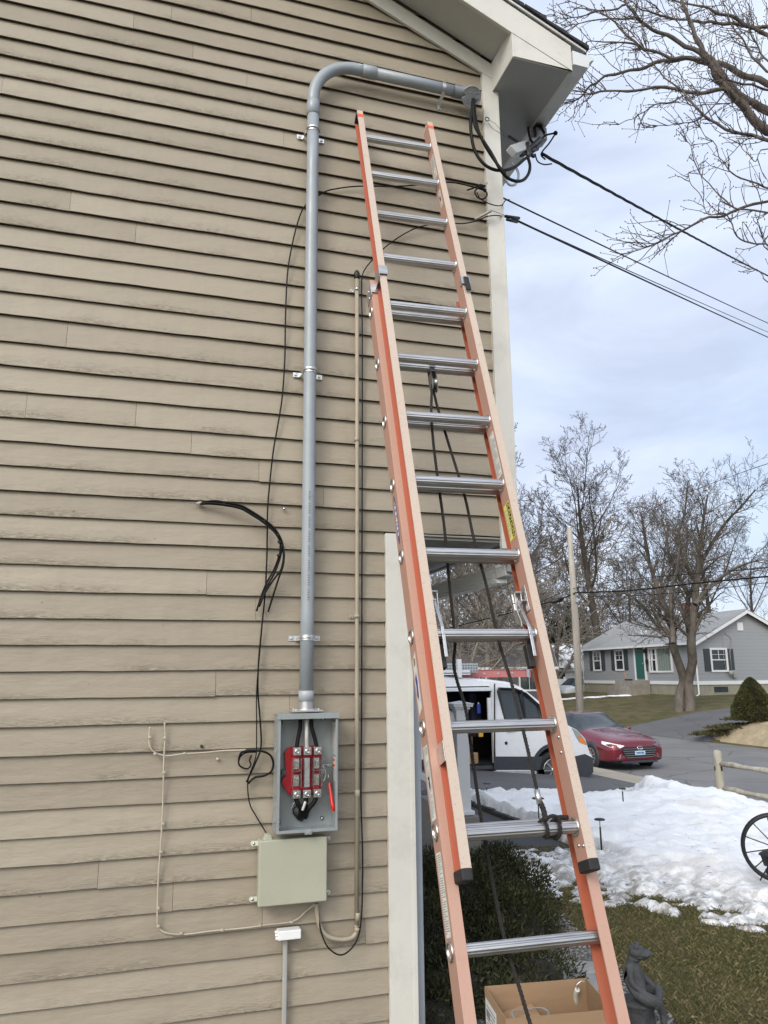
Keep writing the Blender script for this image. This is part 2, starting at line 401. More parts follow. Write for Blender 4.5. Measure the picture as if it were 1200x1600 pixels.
# ================================================================ THINGS ON THE WALL
grey_pvc = mat('grey_pvc', (.30, .335, .37), .36, 0, .06, 5, .03, 90, dirt=.15)
R_ = .0302
PY = 3.385
cb_ = aY(477.7, 1100, PY); ct = aY(489.5, 200, PY); hz = aY(640, 127, PY).z; cx = (cb_.x+ct.x)/2
riser = thing('service_conduit', 'thick grey plastic conduit rising from the open meter socket and bending over to the weatherhead', 'conduit', (cx, WY, cb_.z))
O = Vector((cx, WY, cb_.z))
def rel(p): return Vector(p)-O
mb = MB(); rb = .235
path = [rel((cx, PY, cb_.z+.02)), rel((cx, PY, hz-rb-.02))]
mb.tube([path[0]]+[path[0].lerp(path[1], k/8)+Vector((math.sin(k)*.0008, 0, 0)) for k in range(1, 9)], R_, 32)
mb.build('pipe', [grey_pvc], riser)
mb = MB(); arc = [rel((cx, PY, hz-rb-.09))]+[rel((cx+rb-rb*math.cos(a), PY, hz-rb+rb*math.sin(a))) for a in [PI/2*k/16 for k in range(17)]]+[rel((cx+rb+.06, PY, hz))]
mb.tube(arc, R_*1.005, 32); mb.build('elbow', [grey_pvc], riser)
mb = MB().lathe(rel((cx, PY, hz-rb-.105)), (0, 0, 1), [(R_, 0), (R_*1.13, .002), (R_*1.13, .075), (R_*1.02, .082)], 32); mb.build('coupling', [grey_pvc], riser); mb = MB()
mb.lathe(rel((cx+rb+.03, PY, hz)), (1, 0, 0), [(R_, 0), (R_*1.12, .002), (R_*1.12, .075), (R_*1.0, .078)], 32)
mb.build('coupling', [grey_pvc], riser)
m = MB(); a_ = rel((cx+rb+.015, PY, hz)); m.box(a_.x-.012, a_.x+.004, a_.y-R_-.0012, a_.y-R_+.001, a_.z+.004, a_.z+.010); m.build('pipe_sticker', [white_paint], riser)
m = MB()
for k in range(46):
    if k % 6 != 5: m.box(-.0045, .0045 if k % 2 else .002, PY-WY-R_-.0004, PY-WY-R_+.0012, .45+k*.011, .456+k*.011)
m.build('printed_marking', [mat('faint_print', (.16, .175, .19), .5)], riser)
hx = aY(722, 147, PY).x
mb = MB(); mb.cyl(rel((cx+rb+.05, PY, hz)), rel((hx, PY, hz)), R_, None, 32); mb.build('pipe', [grey_pvc], riser)
mb = MB(); mb.lathe(rel((cx, PY, cb_.z+.012)), (0, 0, 1), [(R_*.9, 0), (R_*1.12, .001), (R_*1.12, .042), (R_*1.0, .045)], 32)
mb.build('adapter', [mat('light_grey_pvc', (.36, .38, .42), .4, 0, .05)], riser)
mb = MB(); mb.lathe(rel((cx, PY, cb_.z-.026)), (0, 0, 1), [(R_*1.35, 0), (R_*1.32, .006), (R_*1.0, .009), (R_*1.0, .038)], 32)
mb.box(-.068, .068, PY-WY-.045, PY-WY+.045, -.031, -.024)
for sx in (-1, 1):
    for sy in (-1, 1): mb.lathe((sx*.05, PY-WY+sy*.03, -.024), (0, 0, 1), [(.006, 0), (.006, .004), (.004, .006), (0, .006)], 10)
mb.build('hub', [mat('cast_zinc', (.55, .56, .57), .4, .8, .1, 60)], riser, bevel=.001)
mb = MB(); hc = Vector((hx, PY, hz))
# weatherhead: hood dome + face plate with knockouts
head_m = mat('grey_weatherhead', (.20, .22, .245), .5, 0, .1, 20, .1, 80)
mb.lathe(rel((hx-.055, PY, hz)), (1, 0, 0), [(R_*1.1, 0), (R_*1.12, .05), (.036, .07), (.041, .10), (.041, .135), (.034, .150), (.018, .160), (0, .162)], 28)
mb.build('weatherhead', [head_m], riser)
fm = MB()
def faceM():
    n = Vector((-.12, -.66, -.74)).normalized(); x = Vector((1, 0, 0)); x = (x-n*x.dot(n)).normalized(); y = n.cross(x)
    M = Matrix((x, y, n)).transposed().to_4x4(); M.translation = rel((hx+.047, PY, hz-.004))+n*.046; return M
FM = faceM()
pl = [(.056*math.cos(a)*q, .056*math.sin(a)*q) for a, q in [(2*PI*k/48, 1-.45*math.exp(-((2*PI*k/48-PI)/.22)**2)-.10*math.exp(-((2*PI*k/48-PI*.72)/.12)**2)-.10*math.exp(-((2*PI*k/48-PI*1.28)/.12)**2)-.16*math.exp(-((2*PI*k/48-PI*1.75)/.18)**2)) for k in range(48)]]
plate(pl, [[(cxx+.0105*math.cos(a), cyy+.0105*math.sin(a)) for a in [2*PI*k/12 for k in range(12)]] for cxx, cyy in ((.036, .022), (.040, -.014))], lambda u, v, w: FM @ Vector((u, v, w)), .012, 0, fm)
for cxx, cyy in ((-.016, .026), (.012, .028), (-.018, -.022), (.010, -.026), (.006, .0)):
    fm.lathe(FM @ Vector((cxx, cyy, .006)), FM.to_3x3() @ Vector((0, 0, 1)), [(.0115, 0), (.0115, .0025), (.009, .0028), (.009, .001), (0, .001)], 14)
fm.tube([FM @ Vector((.052*math.cos(a), .052*math.sin(a), .0075)) for a in [.25*PI+k*PI*.045 for k in range(14)]], .0022, 6); fm.tube([FM @ Vector((.052*math.cos(a), .052*math.sin(a), .0075)) for a in [1.12*PI+k*PI*.04 for k in range(12)]], .0022, 6)
fm.build('cover_plate', [mat('light_weatherhead', (.29, .315, .345), .5, 0, .1, 20)], riser, bevel=.001)
# two-hole straps
def strap(px, py, z=None):
    z = aY(px, py, PY-.03).z
    t = thing('pipe_strap', 'x', 'strap', (cx, WY, z), group='two hole straps on the grey conduit'); m = MB()
    pts = [(R_+.042, -.0035), (R_+.012, -.0035)]+[((R_+.0025)*math.cos(a), PY-WY-(R_+.0025)*math.sin(a)) for a in [PI*k/14 for k in range(15)]]+[(-R_-.012, -.0035), (-R_-.042, -.0035)]
    out = [(-u if False else u, v) for u, v in pts]
    for a, b in zip(out[:-1], out[1:]):
        A = Vector((a[0], a[1], 0)); B = Vector((b[0], b[1], 0)); d = (B-A).normalized(); nn = Vector((d.y, -d.x, 0))*.0022
        m.add([A+Vector((0, 0, s*.0115)) for s in (-1, 1)]+[B+Vector((0, 0, s*.0115)) for s in (1, -1)]+[A+nn+Vector((0, 0, s*.0115)) for s in (-1, 1)]+[B+nn+Vector((0, 0, s*.0115)) for s in (1, -1)],
              [(0,1,2,3), (7,6,5,4), (0,4,5,1), (1,5,6,2), (2,6,7,3), (3,7,4,0)])
    m.tube([((R_+.006)*math.cos(a), PY-WY-(R_+.006)*math.sin(a), 0) for a in [PI*k/14 for k in range(15)]], .003, 6)
    m.build('band', [galv], t)
    for sx in (-1, 1): s = MB(); s.lathe((sx*(R_+.028), -.006, 0), (0, -1, 0), [(.0065, 0), (.006, .003), (.002, .004), (0, .002)], 12); s.build('screw', [steel], t)
    return t
for (px, py), l in zip(((489, 198), (483, 576), (474, 996)), ('shiny two-hole strap on the grey conduit just below its bend', 'shiny two-hole strap halfway up the grey conduit', 'shiny two-hole strap low on the grey conduit above the meter socket')):
    strap(px, py)['label'] = l
t = thing('pipe_strap', 'thin bent metal strap hanging under the grey conduit beside the weatherhead', 'strap', (aY(692, 148, PY).x, WY, hz), group='two hole straps on the grey conduit')
m = MB(); w = .010
pts = [((R_+.002)*math.cos(a), (R_+.002)*math.sin(a)) for a in [PI*1.5-PI*1.35*k/14 for k in range(15)]]
pts = [(PY-WY-(R_+.002)*math.sin(a), (R_+.002)*math.cos(a)) for a in [-.4+PI*k/14 for k in range(16)]]+[(-.004, -.055), (-.004, -.085)]
for a, b in zip(pts[:-1], pts[1:]):
    m.bar((0, a[0], a[1]), (0, b[0], b[1]), .002, .02, (1, 0, 0)) if False else m.bar((0, a[0], a[1]), (0, b[0], b[1]), .0022, .02, (1, 0, 0))
m.build('band', [galv], t, bevel=.0008)
s = MB(); s.lathe((0, -.006, -.072), (0, -1, 0), [(.006, 0), (.005, .003), (.001, .003)], 12); s.build('screw', [steel], t)

# ---- open meter socket
MX0, MX1, MZ0, MZ1, MYF, MYB = .535, .795, .962, 1.437, 3.325, 3.437
meter = thing('meter_socket', 'open grey metal meter socket with red base and cut wires, under the grey conduit', 'electric box', ((MX0+MX1)/2, MYB, MZ0))
OM = Vector(((MX0+MX1)/2, MYB, MZ0)); Wd, Hd, Dp = MX1-MX0, MZ1-MZ0, MYF-MYB
boxgrey = mat('grey_powder_coat', (.30, .335, .345), .34, .15, .06, 6, .04, 120, dirt=.2)
x0, x1 = -Wd/2, Wd/2; th = .003
m = MB(); m.box(x0, x1, -th, 0, 0, Hd); m.box(x0, x0+th, Dp, -th-.0002, 0, Hd-.001); m.box(x1-th, x1, Dp, -th-.0002, 0, Hd-.001)
m.box(x0+th, x1-th, Dp, -th-.0002, 0, th); m.box(x0+th, x0+.011, Dp-.0015, Dp+.0015, .010, Hd-.012); m.box(x1-.011, x1-th, Dp-.0015, Dp+.0015, .010, Hd-.012)
m.box(x0+.001, x1-.001, Dp-.0018, Dp+.0018, 0, .012)
m.build('enclosure', [boxgrey], meter, bevel=.0012)
m = MB(); m.box(x0-.004, x1+.004, Dp-.007, 0, Hd-.001, Hd+.005); m.box(x0-.004, x1+.004, Dp-.010, Dp-.007, Hd-.018, Hd+.005)
m.build('top_cap', [boxgrey], meter, bevel=.0012)
m = MB(); m.box(-.012, .018, Dp-.006, Dp-.0022, -.008, .014); m.box(-.006, .012, Dp-.009, Dp-.006, -.004, .008)
m.build('latch', [boxgrey], meter, bevel=.001)
for zz, rr in ((.05, .016), (.105, .013), (.33, .016), (.40, .012)):
    m = MB(); m.lathe((x0-.0002, Dp*.5, zz), (-1, 0, 0), [(rr, 0), (rr, .0012), (rr-.002, .0012), (rr-.002, .0003), (0, .0003)], 20); m.build('knockout', [boxgrey], meter)
red_pl = mat('red_bakelite', (.43, .012, .024), .35, 0, .15, 12)
m = MB()
zc0 = 1.437-.962-.0
def mz(py): return aY(480, py, 3.39).z-MZ0
def mxx(px): return aY(px, 1200, 3.39).x-OM.x
plate([(mxx(445), mz(1176)), (mxx(450), mz(1168)), (mxx(456), mz(1166)), (mxx(500), mz(1166)), (mxx(504), mz(1172)), (mxx(503), mz(1185)), (mxx(499), mz(1190)), (mxx(499), mz(1220)), (mxx(503), mz(1226)), (mxx(500), mz(1238)), (mxx(494), mz(1241)), (mxx(454), mz(1241)), (mxx(446), mz(1230)), (mxx(441), mz(1222)), (mxx(443), mz(1214)), (mxx(447), mz(1212)), (mxx(447), mz(1200))], [], lambda u, v, w: (u, -.030+w, v), .022, 0, m)
for px in (461, 477, 493):
    m.box(mxx(px)-.014, mxx(px)+.014, -.058, -.041, mz(1236), mz(1170))
m.box(mxx(462), mxx(468), -.070, -.058, mz(1205), mz(1199))
m.build('base_block', [red_pl], meter, bevel=.002)
tinm = mat('tin_lug', (.62, .62, .60), .3, .95, .15, 50, .05, 200)
for px in (461, 477, 493):
    for py in (1172, 1238):
        m = MB(); X = mxx(px); Z = mz(py)
        m.box(X-.0165, X+.0165, -.096, -.058, Z-.016, Z+.016)
        lug = m.build('lug', [tinm], meter, bevel=.0018)
        m = MB(); m.lathe((X, -.096, Z), (0, -1, 0), [(.0085, 0), (.0085, .004), (.006, .0045), (.006, -.001), (.0001, -.001)], 16); m.lathe((X, -.096, Z), (0, -1, 0), [(.011, 0), (.011, .0015), (.0085, .0015)], 16)
        m.build('screw', [steel], lug)
gm = mat('grey_jaw_shield', (.33, .35, .36), .3, .3, .12, 20)
m = MB(); X = mxx(477); m.box(X-.0115, X+.0115, -.088, -.059, mz(1228), mz(1183)); m.box(X-.007, X+.007, -.091, -.088, mz(1198), mz(1186))
m.build('neutral_bar', [gm], meter, bevel=.002)
for px in (462, 493):
    for py in (1192, 1218):
        m = MB(); X = mxx(px); Z = mz(py); m.box(X-.013, X+.011, -.070, -.0585, Z-.022, Z+.022); m.box(X-.009, X-.006, -.092, -.059, Z-.014, Z+.014); m.box(X+.004, X+.007, -.092, -.059, Z-.011, Z+.011); m.box(X-.009, X+.007, -.066, -.0605, Z-.0115, Z+.0115); m.build('jaw', [tinm], meter, bevel=.001)
def clear_mat():
    t = NT('clear_plastic_guard'); t.b.inputs['IOR'].default_value = 1.45
    return t.set(color=(.85, .86, .88), rough=.08, trans=.92)
clr = clear_mat()
for px in (461, 493):
    m = MB(); X = mxx(px); zt, zb = mz(1183), mz(1228)
    m.box(X-.019, X-.0175, -.104, -.06, zb, zt); m.box(X+.0175, X+.019, -.104, -.06, zb, zt)
    m.box(X-.0172, X+.0172, -.104, -.1025, (zb+zt)/2-.006, (zb+zt)/2-.0045); m.box(X-.0172, X+.0172, -.104, -.070, (zb+zt)/2+.008, (zb+zt)/2+.0095)
    m.build('clear_guard', [clr], meter)
m = MB()
m.tube(spline([(x1-.012, -.05, mz(1200)), (mxx(503), -.075, mz(1195)), (mxx(506), -.08, mz(1205)), (mxx(506), -.08, mz(1213)), (mxx(503), -.08, mz(1221))], 6), .0035, 8)
m.tube([(x1-.004, -.05, mz(1196)), (mxx(509), -.06, mz(1196))], .003, 8); m.box(mxx(499), mxx(504), -.085, -.07, mz(1207), mz(1201))
m.build('bypass_lever', [gm], meter)
m = MB(); m.box(x0+.004, mxx(452), -.04, -.028, mz(1208), mz(1203)); m.box(mxx(440), mxx(447), -.052, -.03, mz(1209), mz(1201)); m.build('ground_bracket', [mat('dull_steel', (.12, .13, .14), .4, .7, .2, 20)], meter, bevel=.001)
wins = mat('black_wire_insulation', (.006, .006, .006), .6, 0, .2, 30, spec=.2)
for px, tx in ((461, 467), (493, 485)):
    m = MB(); m.tube(spline([(mxx(px), -.074, mz(1170)), (mxx(px)+(mxx(tx)-mxx(px))*.35, -.07, mz(1155)), (mxx(tx), -.064, mz(1135)), (mxx(tx), -.055, Hd-.002)], 6), .0088, 12); m.build('line_wire', [wins], meter)
m = MB(); m.tube([(mxx(477), -.074, mz(1168)), (mxx(477), -.066, mz(1135)), (mxx(477)+.001, -.056, Hd-.002)], .0086, 12); m.build('neutral_wire', [mat('white_wire', (.60, .60, .58), .45, 0, .08, 20)], meter)
for px, bx in ((461, 470), (477, 474), (493, 480)):
    m = MB(); m.tube(spline([(mxx(px), -.074, mz(1243)), (mxx(px)+(mxx(bx)-mxx(px))*.3, -.078, mz(1252)), (mxx(bx), -.072, mz(1264)), (mxx(bx), -.03, mz(1277)), (mxx(bx), -.004, mz(1278))], 6), .0098, 12); m.build('load_wire', [wins], meter)
m = MB(); m.tube(spline([(mxx(475), -.087, mz(1250)), (mxx(473), -.088, mz(1256)), (mxx(471), -.083, mz(1263))], 5), .0058, 10); m.build('neutral_tape', [_mats['white_wire']], meter)
m = MB()
m.lathe((mxx(473), -.0035, mz(1266)), (0, -1, 0), [(.040, 0), (.040, .004), (.036, .005), (.036, .0015)], 32)
m.build('knockout_ring', [galv], meter)
m = MB()
for dx, dz in ((-.012, .006), (.006, .0), (.0, -.008), (.014, .008)):
    m.ball((mxx(473)+dx, -.022, mz(1270)+dz), 1, 12, 8, 0, (.024, .017, .027), .25)
m.build('tape_wrap', [mat('black_tape', (.03, .03, .032), .35, 0, .3, 50, .5, 90)], meter)
for px, py in ((507, 1125), (507, 1283), (440, 1128), (440, 1285)):
    m = MB(); m.lathe((mxx(px), -.003, mz(py)), (0, -1, 0), [(.010, 0), (.010, .002), (.006, .004), (.0055, .006), (.0001, .006)], 14); m.build('mounting_screw', [steel], meter)
m = MB(); m.box(mxx(493), mxx(507), -.0045, -.003, mz(1296), mz(1285)); m.build('ground_lug', [boxgrey], meter, bevel=.001)
lab = mat('paper_label', (.66, .67, .68), .6, 0, .05); ink = mat('label_ink', (.22, .22, .23), .7); org = mat('orange_ink', (.62, .16, .05), .6)
def printed(mb, u0, u1, v0, v1, M, rows, seed=1, m=1, w=.0006):
    r = random.Random(seed)
    for k in range(rows):
        v = v1-(v1-v0)*(k+.7)/rows; a = u0+(u1-u0)*.08
        while a < u1-(u1-u0)*.12:
            L = r.uniform(.06, .28)*(u1-u0); b = min(a+L, u1-(u1-u0)*.06); mb.box(a, b, v-(v1-v0)/rows*.27, v+(v1-v0)/rows*.1, 0, w, m, M); a = b+(u1-u0)*.04
def lblM(o, x, y):
    x = Vector(x).normalized(); y = Vector(y).normalized(); z = x.cross(y); M = Matrix((x, y, z)).transposed().to_4x4(); M.translation = Vector(o); return M
m = MB(); M = lblM((x1-th-.0003, Dp+.012, mz(1178)), (0, 1, 0), (0, 0, 1))
M = lblM((x1-th-.0006, -.022, mz(1180)), (0, -1, 0), (0, 0, 1))
m.box(0, .062, 0, .135, 0, .0004, 0, M); printed(m, 0, .062, .004, .125, Matrix.Translation((0, 0, 0)) @ M @ Matrix.Translation((0, 0, .0004)), 26, 3)
m.build('warning_label', [lab, ink], meter, fix=False)
m = MB(); M = lblM((x1-th-.0006, -.030, mz(1222)), (0, -1, 0), (0, 0, 1))
m.box(0, .048, 0, .10, 0, .0004, 0, M); M2 = M @ Matrix.Translation((0, 0, .0004)); printed(m, 0, .048, .002, .055, M2, 12, 5)
for zz in (.058, .082): m.box(.006, .042, zz, zz+.012, 0, .0004, 2, M2)
m.build('warning_label', [lab, ink, org], meter, fix=False)
m = MB(); M = lblM((x0+.012, -th-.0004, mz(1152)), (1, 0, 0), (0, 0, 1)); m.box(0, .048, 0, .024, 0, .0006, 0, M); m.box(.008, .036, .026, .036, 0, .0006, 0, M); m.build('rating_plate', [boxgrey], meter, fix=False)
# screwdriver with red grip resting in the socket
sd = thing('screwdriver', 'small screwdriver with a glossy red handle leaning inside the open meter socket', 'screwdriver', aY(522, 1268, 3.37))
b = aY(521, 1267, 3.36); a = aY(514, 1222, 3.385); tip = aY(512.2, 1206, 3.39); b0 = Vector(sd.location)
dirn = (a-b); L = dirn.length
m = MB(); m.lathe(b-b0, dirn, [(.0001, -.002), (.006, 0), (.0085, .006), (.0088, .03), (.0075, .05), (.0072, L-.03), (.0062, L-.01), (.005, L)], 20); m.build('handle', [mat('red_plastic', (.62, .012, .015), .15, 0, .08, 10, coat=.8)], sd)
m = MB(); m.tube([a-b0, tip-b0], [.0035, .0012], 10); m.build('shaft', [steel], sd)

# ---- telecom box
tp = mat('pale_green_plastic', (.395, .40, .32), .42, 0, .04, 3, .02, 50, dirt=.12)
tb = thing('telephone_box', 'pale green plastic telephone box with side tabs, right below the meter socket', 'utility box', (.615, WY, .68))
B0 = Vector((.615, WY, .68))
tl, tr, br_, bl_ = [aY(*q, 3.355)-B0 for q in ((404.5, 1312), (511.5, 1309), (511, 1409), (404, 1418))]
m = MB(); f = lambda u, v, w: (u, w, v)
X0, X1, Z0, Z1 = (tl.x+bl_.x)/2, (tr.x+br_.x)/2, (bl_.z+br_.z)/2, (tl.z+tr.z)/2
m.prism([(X0+.004, Z0+.004), (X1-.004, Z0+.004), (X1-.004, Z1-.004), (X0+.004, Z1-.004)], -.060, -.012, f); m.build('base', [tp], tb, bevel=.004)
m = MB(); m.prism([(X0, Z0), (X1, Z0), (X1, Z1), (X0, Z1)], -.095, -.061, f); m.build('cover', [tp], tb, bevel=.006, seg=3)
m = MB(); m.prism([(X0+.018, Z1-.002), (X0+.058, Z1-.002), (X0+.048, Z1+.020), (X0+.030, Z1+.020)], -.085, -.04, f); m.build('cable_port', [tp], tb, bevel=.003)
for sx in (-1, 1):
    for z in (Z1-.02, Z0+.018):
        m = MB(); xa = X0 if sx < 0 else X1
        plate([(xa-sx*.01, z-.009), (xa+sx*.022, z-.009), (xa+sx*.028, z-.004), (xa+sx*.028, z+.004), (xa+sx*.022, z+.009), (xa-sx*.01, z+.009)][::sx], [[(xa+sx*.010, z-.003), (xa+sx*.019, z-.003), (xa+sx*.019, z+.003), (xa+sx*.010, z+.003)]], lambda u, v, w: (u, -.030+w, v), .008, 0, m)
        tabo = m.build('mounting_tab', [mat('translucent_tab', (.60, .62, .54), .35)], tb, bevel=.001)
        m = MB(); m.lathe((xa+sx*.015, -.0345, z), (0, -1, 0), [(.006, 0), (.005, .003), (.0001, .003)], 10); m.build('screw', [steel], tabo)
# ---- white cap on thin grey pipe
wc = thing('cable_guard', 'grey cable guard pipe with a white cap at the bottom of the wall', 'pipe', (.606, WY, 0))
m = MB(); m.box(-.008-.010, -.008+.010, -.030, -.012, 0, .545); m.build('pipe', [mat('pale_grey_pvc', (.36, .36, .34), .5, 0, .06, 5)], wc, bevel=.006)
m = MB(); q = aY(434, 1454, 3.40); q2 = aY(470, 1452, 3.40); zz = .540; m.box(q.x-.606, q2.x-.606, -.062, -.012, zz, zz+.036); 
m.build('cap', [mat('white_plastic', (.78, .79, .80), .35, 0, .04)], wc, bevel=.004)
m = MB()
for k in range(3): m.lathe((q.x-.606, -.05+.012*k, zz+.007+.009*k), (-1, 0, 0), [(.005, 0), (.006, .008), (.0001, .009)], 10)
m.build('grommet', [_mats['white_plastic']], wc)

# ---- painted thin conduit at right
tan_pipe = mat('tan_painted_pipe', (.36, .315, .245), .5, 0, .1, 8, .1, 60, dirt=.2)
PX = .905; yy = 3.425; r1 = .0098
tc = thing('thin_conduit', 'thin tan painted conduit running down the wall between the grey conduit and the ladder', 'conduit', (PX, WY, .5)); T0 = Vector((PX, WY, .5))
zt = aY(559, 432, yy).z; zb = aY(557, 1466, yy).z+.02
m = MB(); m.tube([Vector((PX+.004, yy, zt))-T0, Vector((PX+.003, yy, 2.5))-T0, Vector((PX, yy, 1.5))-T0, Vector((PX-.002, yy, zb+.03))-T0], r1, 14)
sw = [aY(*q, yy)-T0 for q in ((557, 1445), (556, 1458), (548, 1466), (530, 1468), (512, 1463), (501, 1450), (496, 1432), (494, 1412))]
m.tube(spline(sw, 6), r1*.95, 14); m.build('pipe', [tan_pipe], tc)
for py, hh, rr in ((687, .02, 1.22), (1240, .03, 1.2), (1432, .03, 1.25), (1452, .012, 1.5)):
    m = MB(); z = aY(558, py, yy).z; m.lathe(Vector((PX+.001, yy, z-hh/2))-T0, (0, 0, 1), [(r1, 0), (r1*rr, .001), (r1*rr, hh), (r1, hh+.001)], 14); m.build('coupling', [tan_pipe], tc)
for py in (452, 963):
    m = MB(); z = aY(558, py, yy).z; dx = .004 if py < 600 else 0
    m.lathe(Vector((PX+dx, yy, z-.008))-T0, (0, 0, 1), [(r1, 0), (r1*1.3, .0), (r1*1.3, .016), (r1, .016)], 14); m.box(PX+dx-.032-T0.x, PX+dx-.01-T0.x, -.006, -.001, z-.009-.5, z+.007-.5)
    m.lathe((PX+dx-.024-T0.x, -.006, z-.5), (0, -1, 0), [(.005, 0), (.004, .003), (.0001, .003)], 10); m.build('strap', [tan_pipe if py > 600 else galv], tc)
m = MB(); z = zt; m.lathe(Vector((PX+.004, yy, z-.015))-T0, (0, 0, 1), [(r1*1.1, 0), (r1*1.5, .004), (r1*1.6, .03), (r1*.9, .045), (.002, .05)], 12); m.build('cap', [black_plastic], tc)

# ---- cables on the wall
def cable(name, label, px, r, Y=3.432, group=None, cat='cable', m_=None, n=6, ends=None):
    pts = []
    for q in px:
        pts.append(aY(q[0], q[1], q[2] if len(q) > 2 else Y))
    P = spline(pts, n); o = P[0].copy()
    m = MB(); m.tube([p-o for p in P], r, 8)
    ob = m.build(name, [m_ or cable_black]); ob.location = o
    return tag(ob, label, cat, group)
cable('coaxial_cable', 'long black cable behind the ladder top, then hanging down left of the grey conduit', [(757,298),(742,293),(705,285,3.42),(665,288),(620,291),(560,291),(525,295),(505,301,3.42),(478,320,3.43),(466,345),(456,385),(449,430),(446,500),(445,560),(441,620),(434,665),(427,705),(421,760),(418,800),(417,870),(414,930),(409,980),(404,1035),(403,1080),(406,1120),(408,1165),(400,1190),(385,1222)], .0036)
cable('coaxial_cable', 'thin black cable hanging past the taped loop into the pale green box', [(409,985,3.428),(405,1030,3.425),(401,1080,3.425),(401,1140,3.42),(400,1180,3.415),(392,1205,3.42),(387,1225),(390,1255),(400,1275),(412,1295),(421,1310,3.40)], .0026)
cable('taped_cable_loop', 'loop of black taped cable left of the meter socket', [(373,1188,3.425),(377,1176,3.42),(390,1173,3.41),(410,1174,3.405),(422,1180,3.41),(427,1192,3.415),(424,1205,3.415),(413,1212,3.42),(398,1215,3.425),(388,1224,3.43)], .0045)
cable('taped_cable_loop', 'small black cable curl hanging at the left of the taped loop', [(400,1175,3.41),(384,1176),(375,1183),(373,1193),(378,1199),(387,1201),(392,1195),(390,1188),(393,1180)], .0035)
# bundle of cut cables
bun = thing('cut_cable_bundle', 'bundle of cut black cables arching out of the wall with two loose ends hanging', 'cable', aY(313, 787, 3.44)); o = Vector(bun.location)
base = [(313,787,3.44),(330,785,3.43),(350,787,3.415),(375,792,3.40),(395,803,3.39),(413,815,3.38),(428,828,3.375),(437,842,3.375)]
tails = [[(440,855,3.37),(438,870,3.38),(430,893,3.39),(418,915,3.40),(409,935,3.41),(405,948,3.42)], [(438,855,3.385),(436,868,3.385),(428,890,3.4),(416,912,3.41),(407,935,3.42),(401,955,3.425)], [(442,852,3.37),(444,868,3.365),(442,885,3.37),(435,905,3.385),(427,930,3.40),(419,956,3.41)], [(441,853,3.38),(443,870,3.378),(439,890,3.38),(428,905,3.39),(415,925,3.40),(406,946,3.40)]]
offs = [(0, 0), (0, 2.5), (1.5, -2.5), (-1, 1)]
for i, (tl_, of) in enumerate(zip(tails, offs)):
    P = spline([aY(q[0]+of[0]*.6, q[1]+of[1]*(1 if k else .3), q[2]-.004*i) for k, q in enumerate(base)]+[aY(*q) for q in tl_], 5)
    m = MB(); m.tube([p-o for p in P], .0042, 8); m.build('cable', [cable_black], bun)
m = MB()
for q in ((350,788,3.41),(412,815,3.376),(434,836,3.37),(437,847,3.37),(436,868,3.375)):
    p = aY(*q)-o; m.ball(p, .0105, 8, 6, 0, (1, 1, .7)); m.cyl(p, p+Vector((-.012, -.012, .004)), .0014)
m.build('cable_tie', [black_plastic], bun)
m = MB(); m.ball((0, 0, 0), 1, 10, 8, 0, (.020, .012, .009), .4); m.tube([(0, 0, .0), (-.03, -.004, .001), (-.06, -.003, -.002)], .0012, 5); m.build('sealant', [mat('grey_sealant', (.38, .36, .33), .7, 0, .2, 40, .5, 80)], bun)

painted = mat('painted_cable', (.46, .41, .33), .5, 0, .08, 10)
def pcable(label, px, clips, r=.0034):
    t = thing('painted_cable', label, 'cable', aY(px[0][0], px[0][1], 3.436)); o = Vector(t.location)
    P = spline([aY(q[0], q[1], q[2] if len(q) > 2 else 3.436)+Vector((0, math.sin(i*2.3)*.002, 0)) for i, q in enumerate(px)], 5)
    m = MB(); m.tube([p-o for p in P], r, 8); m.build('wire', [painted], t)
    for c in clips:
        m = MB(); p = aY(c[0], c[1], 3.434)-o; m.box(p.x-.006, p.x+.006, p.y-.008, p.y+.006, p.z-.0045, p.z+.0045); m.build('clip', [painted], t, bevel=.002)
pcable('long tan painted wire stapled down the wall then along under the pale green box', [(257,1129),(258,1150),(256,1190),(255,1240),(253,1290),(250,1335),(247,1380),(246,1420),(246,1442),(250,1452),(262,1458),(290,1460),(330,1455),(380,1450),(420,1445),(450,1441),(466,1435),(478,1424,3.43),(492,1413,3.42)], [(257,1153),(256,1207),(254,1287),(251,1331),(247,1419),(247,1447),(283,1458),(347,1453),(406,1446),(455,1440)])
pcable('short tan painted wire dropping from a hole and running right to the taped loop', [(234,1136),(233,1155),(235,1168),(244,1177),(262,1181),(285,1178),(320,1176),(350,1173),(384,1172,3.42)], [(234,1152),(242,1178),(288,1177),(382,1172)])
# small things fixed in the boards
hole_m = mat('rusty_nail', (.05, .03, .02), .7, 0, .4, 50)
NA = [(444,795,'bolt end sticking out of the boards left of the grey conduit'), (315,1166,'black nail with a torn patch right of the long painted wire'), (340,1186,'small putty lump on the wall left of the taped loop')]
for i, (px, py, l) in enumerate(NA):
    m = MB(); m.lathe((0, 0, 0), (0, -1, -.1), [(.007, -.004), (.0065, .004), (.005, .007), (.0001, .007)], 10)
    ob = m.build('nail', [steel if i == 0 else (hole_m if i == 1 else painted)]); ob.location = aY(px, py, 3.444); tag(ob, l, 'nail')
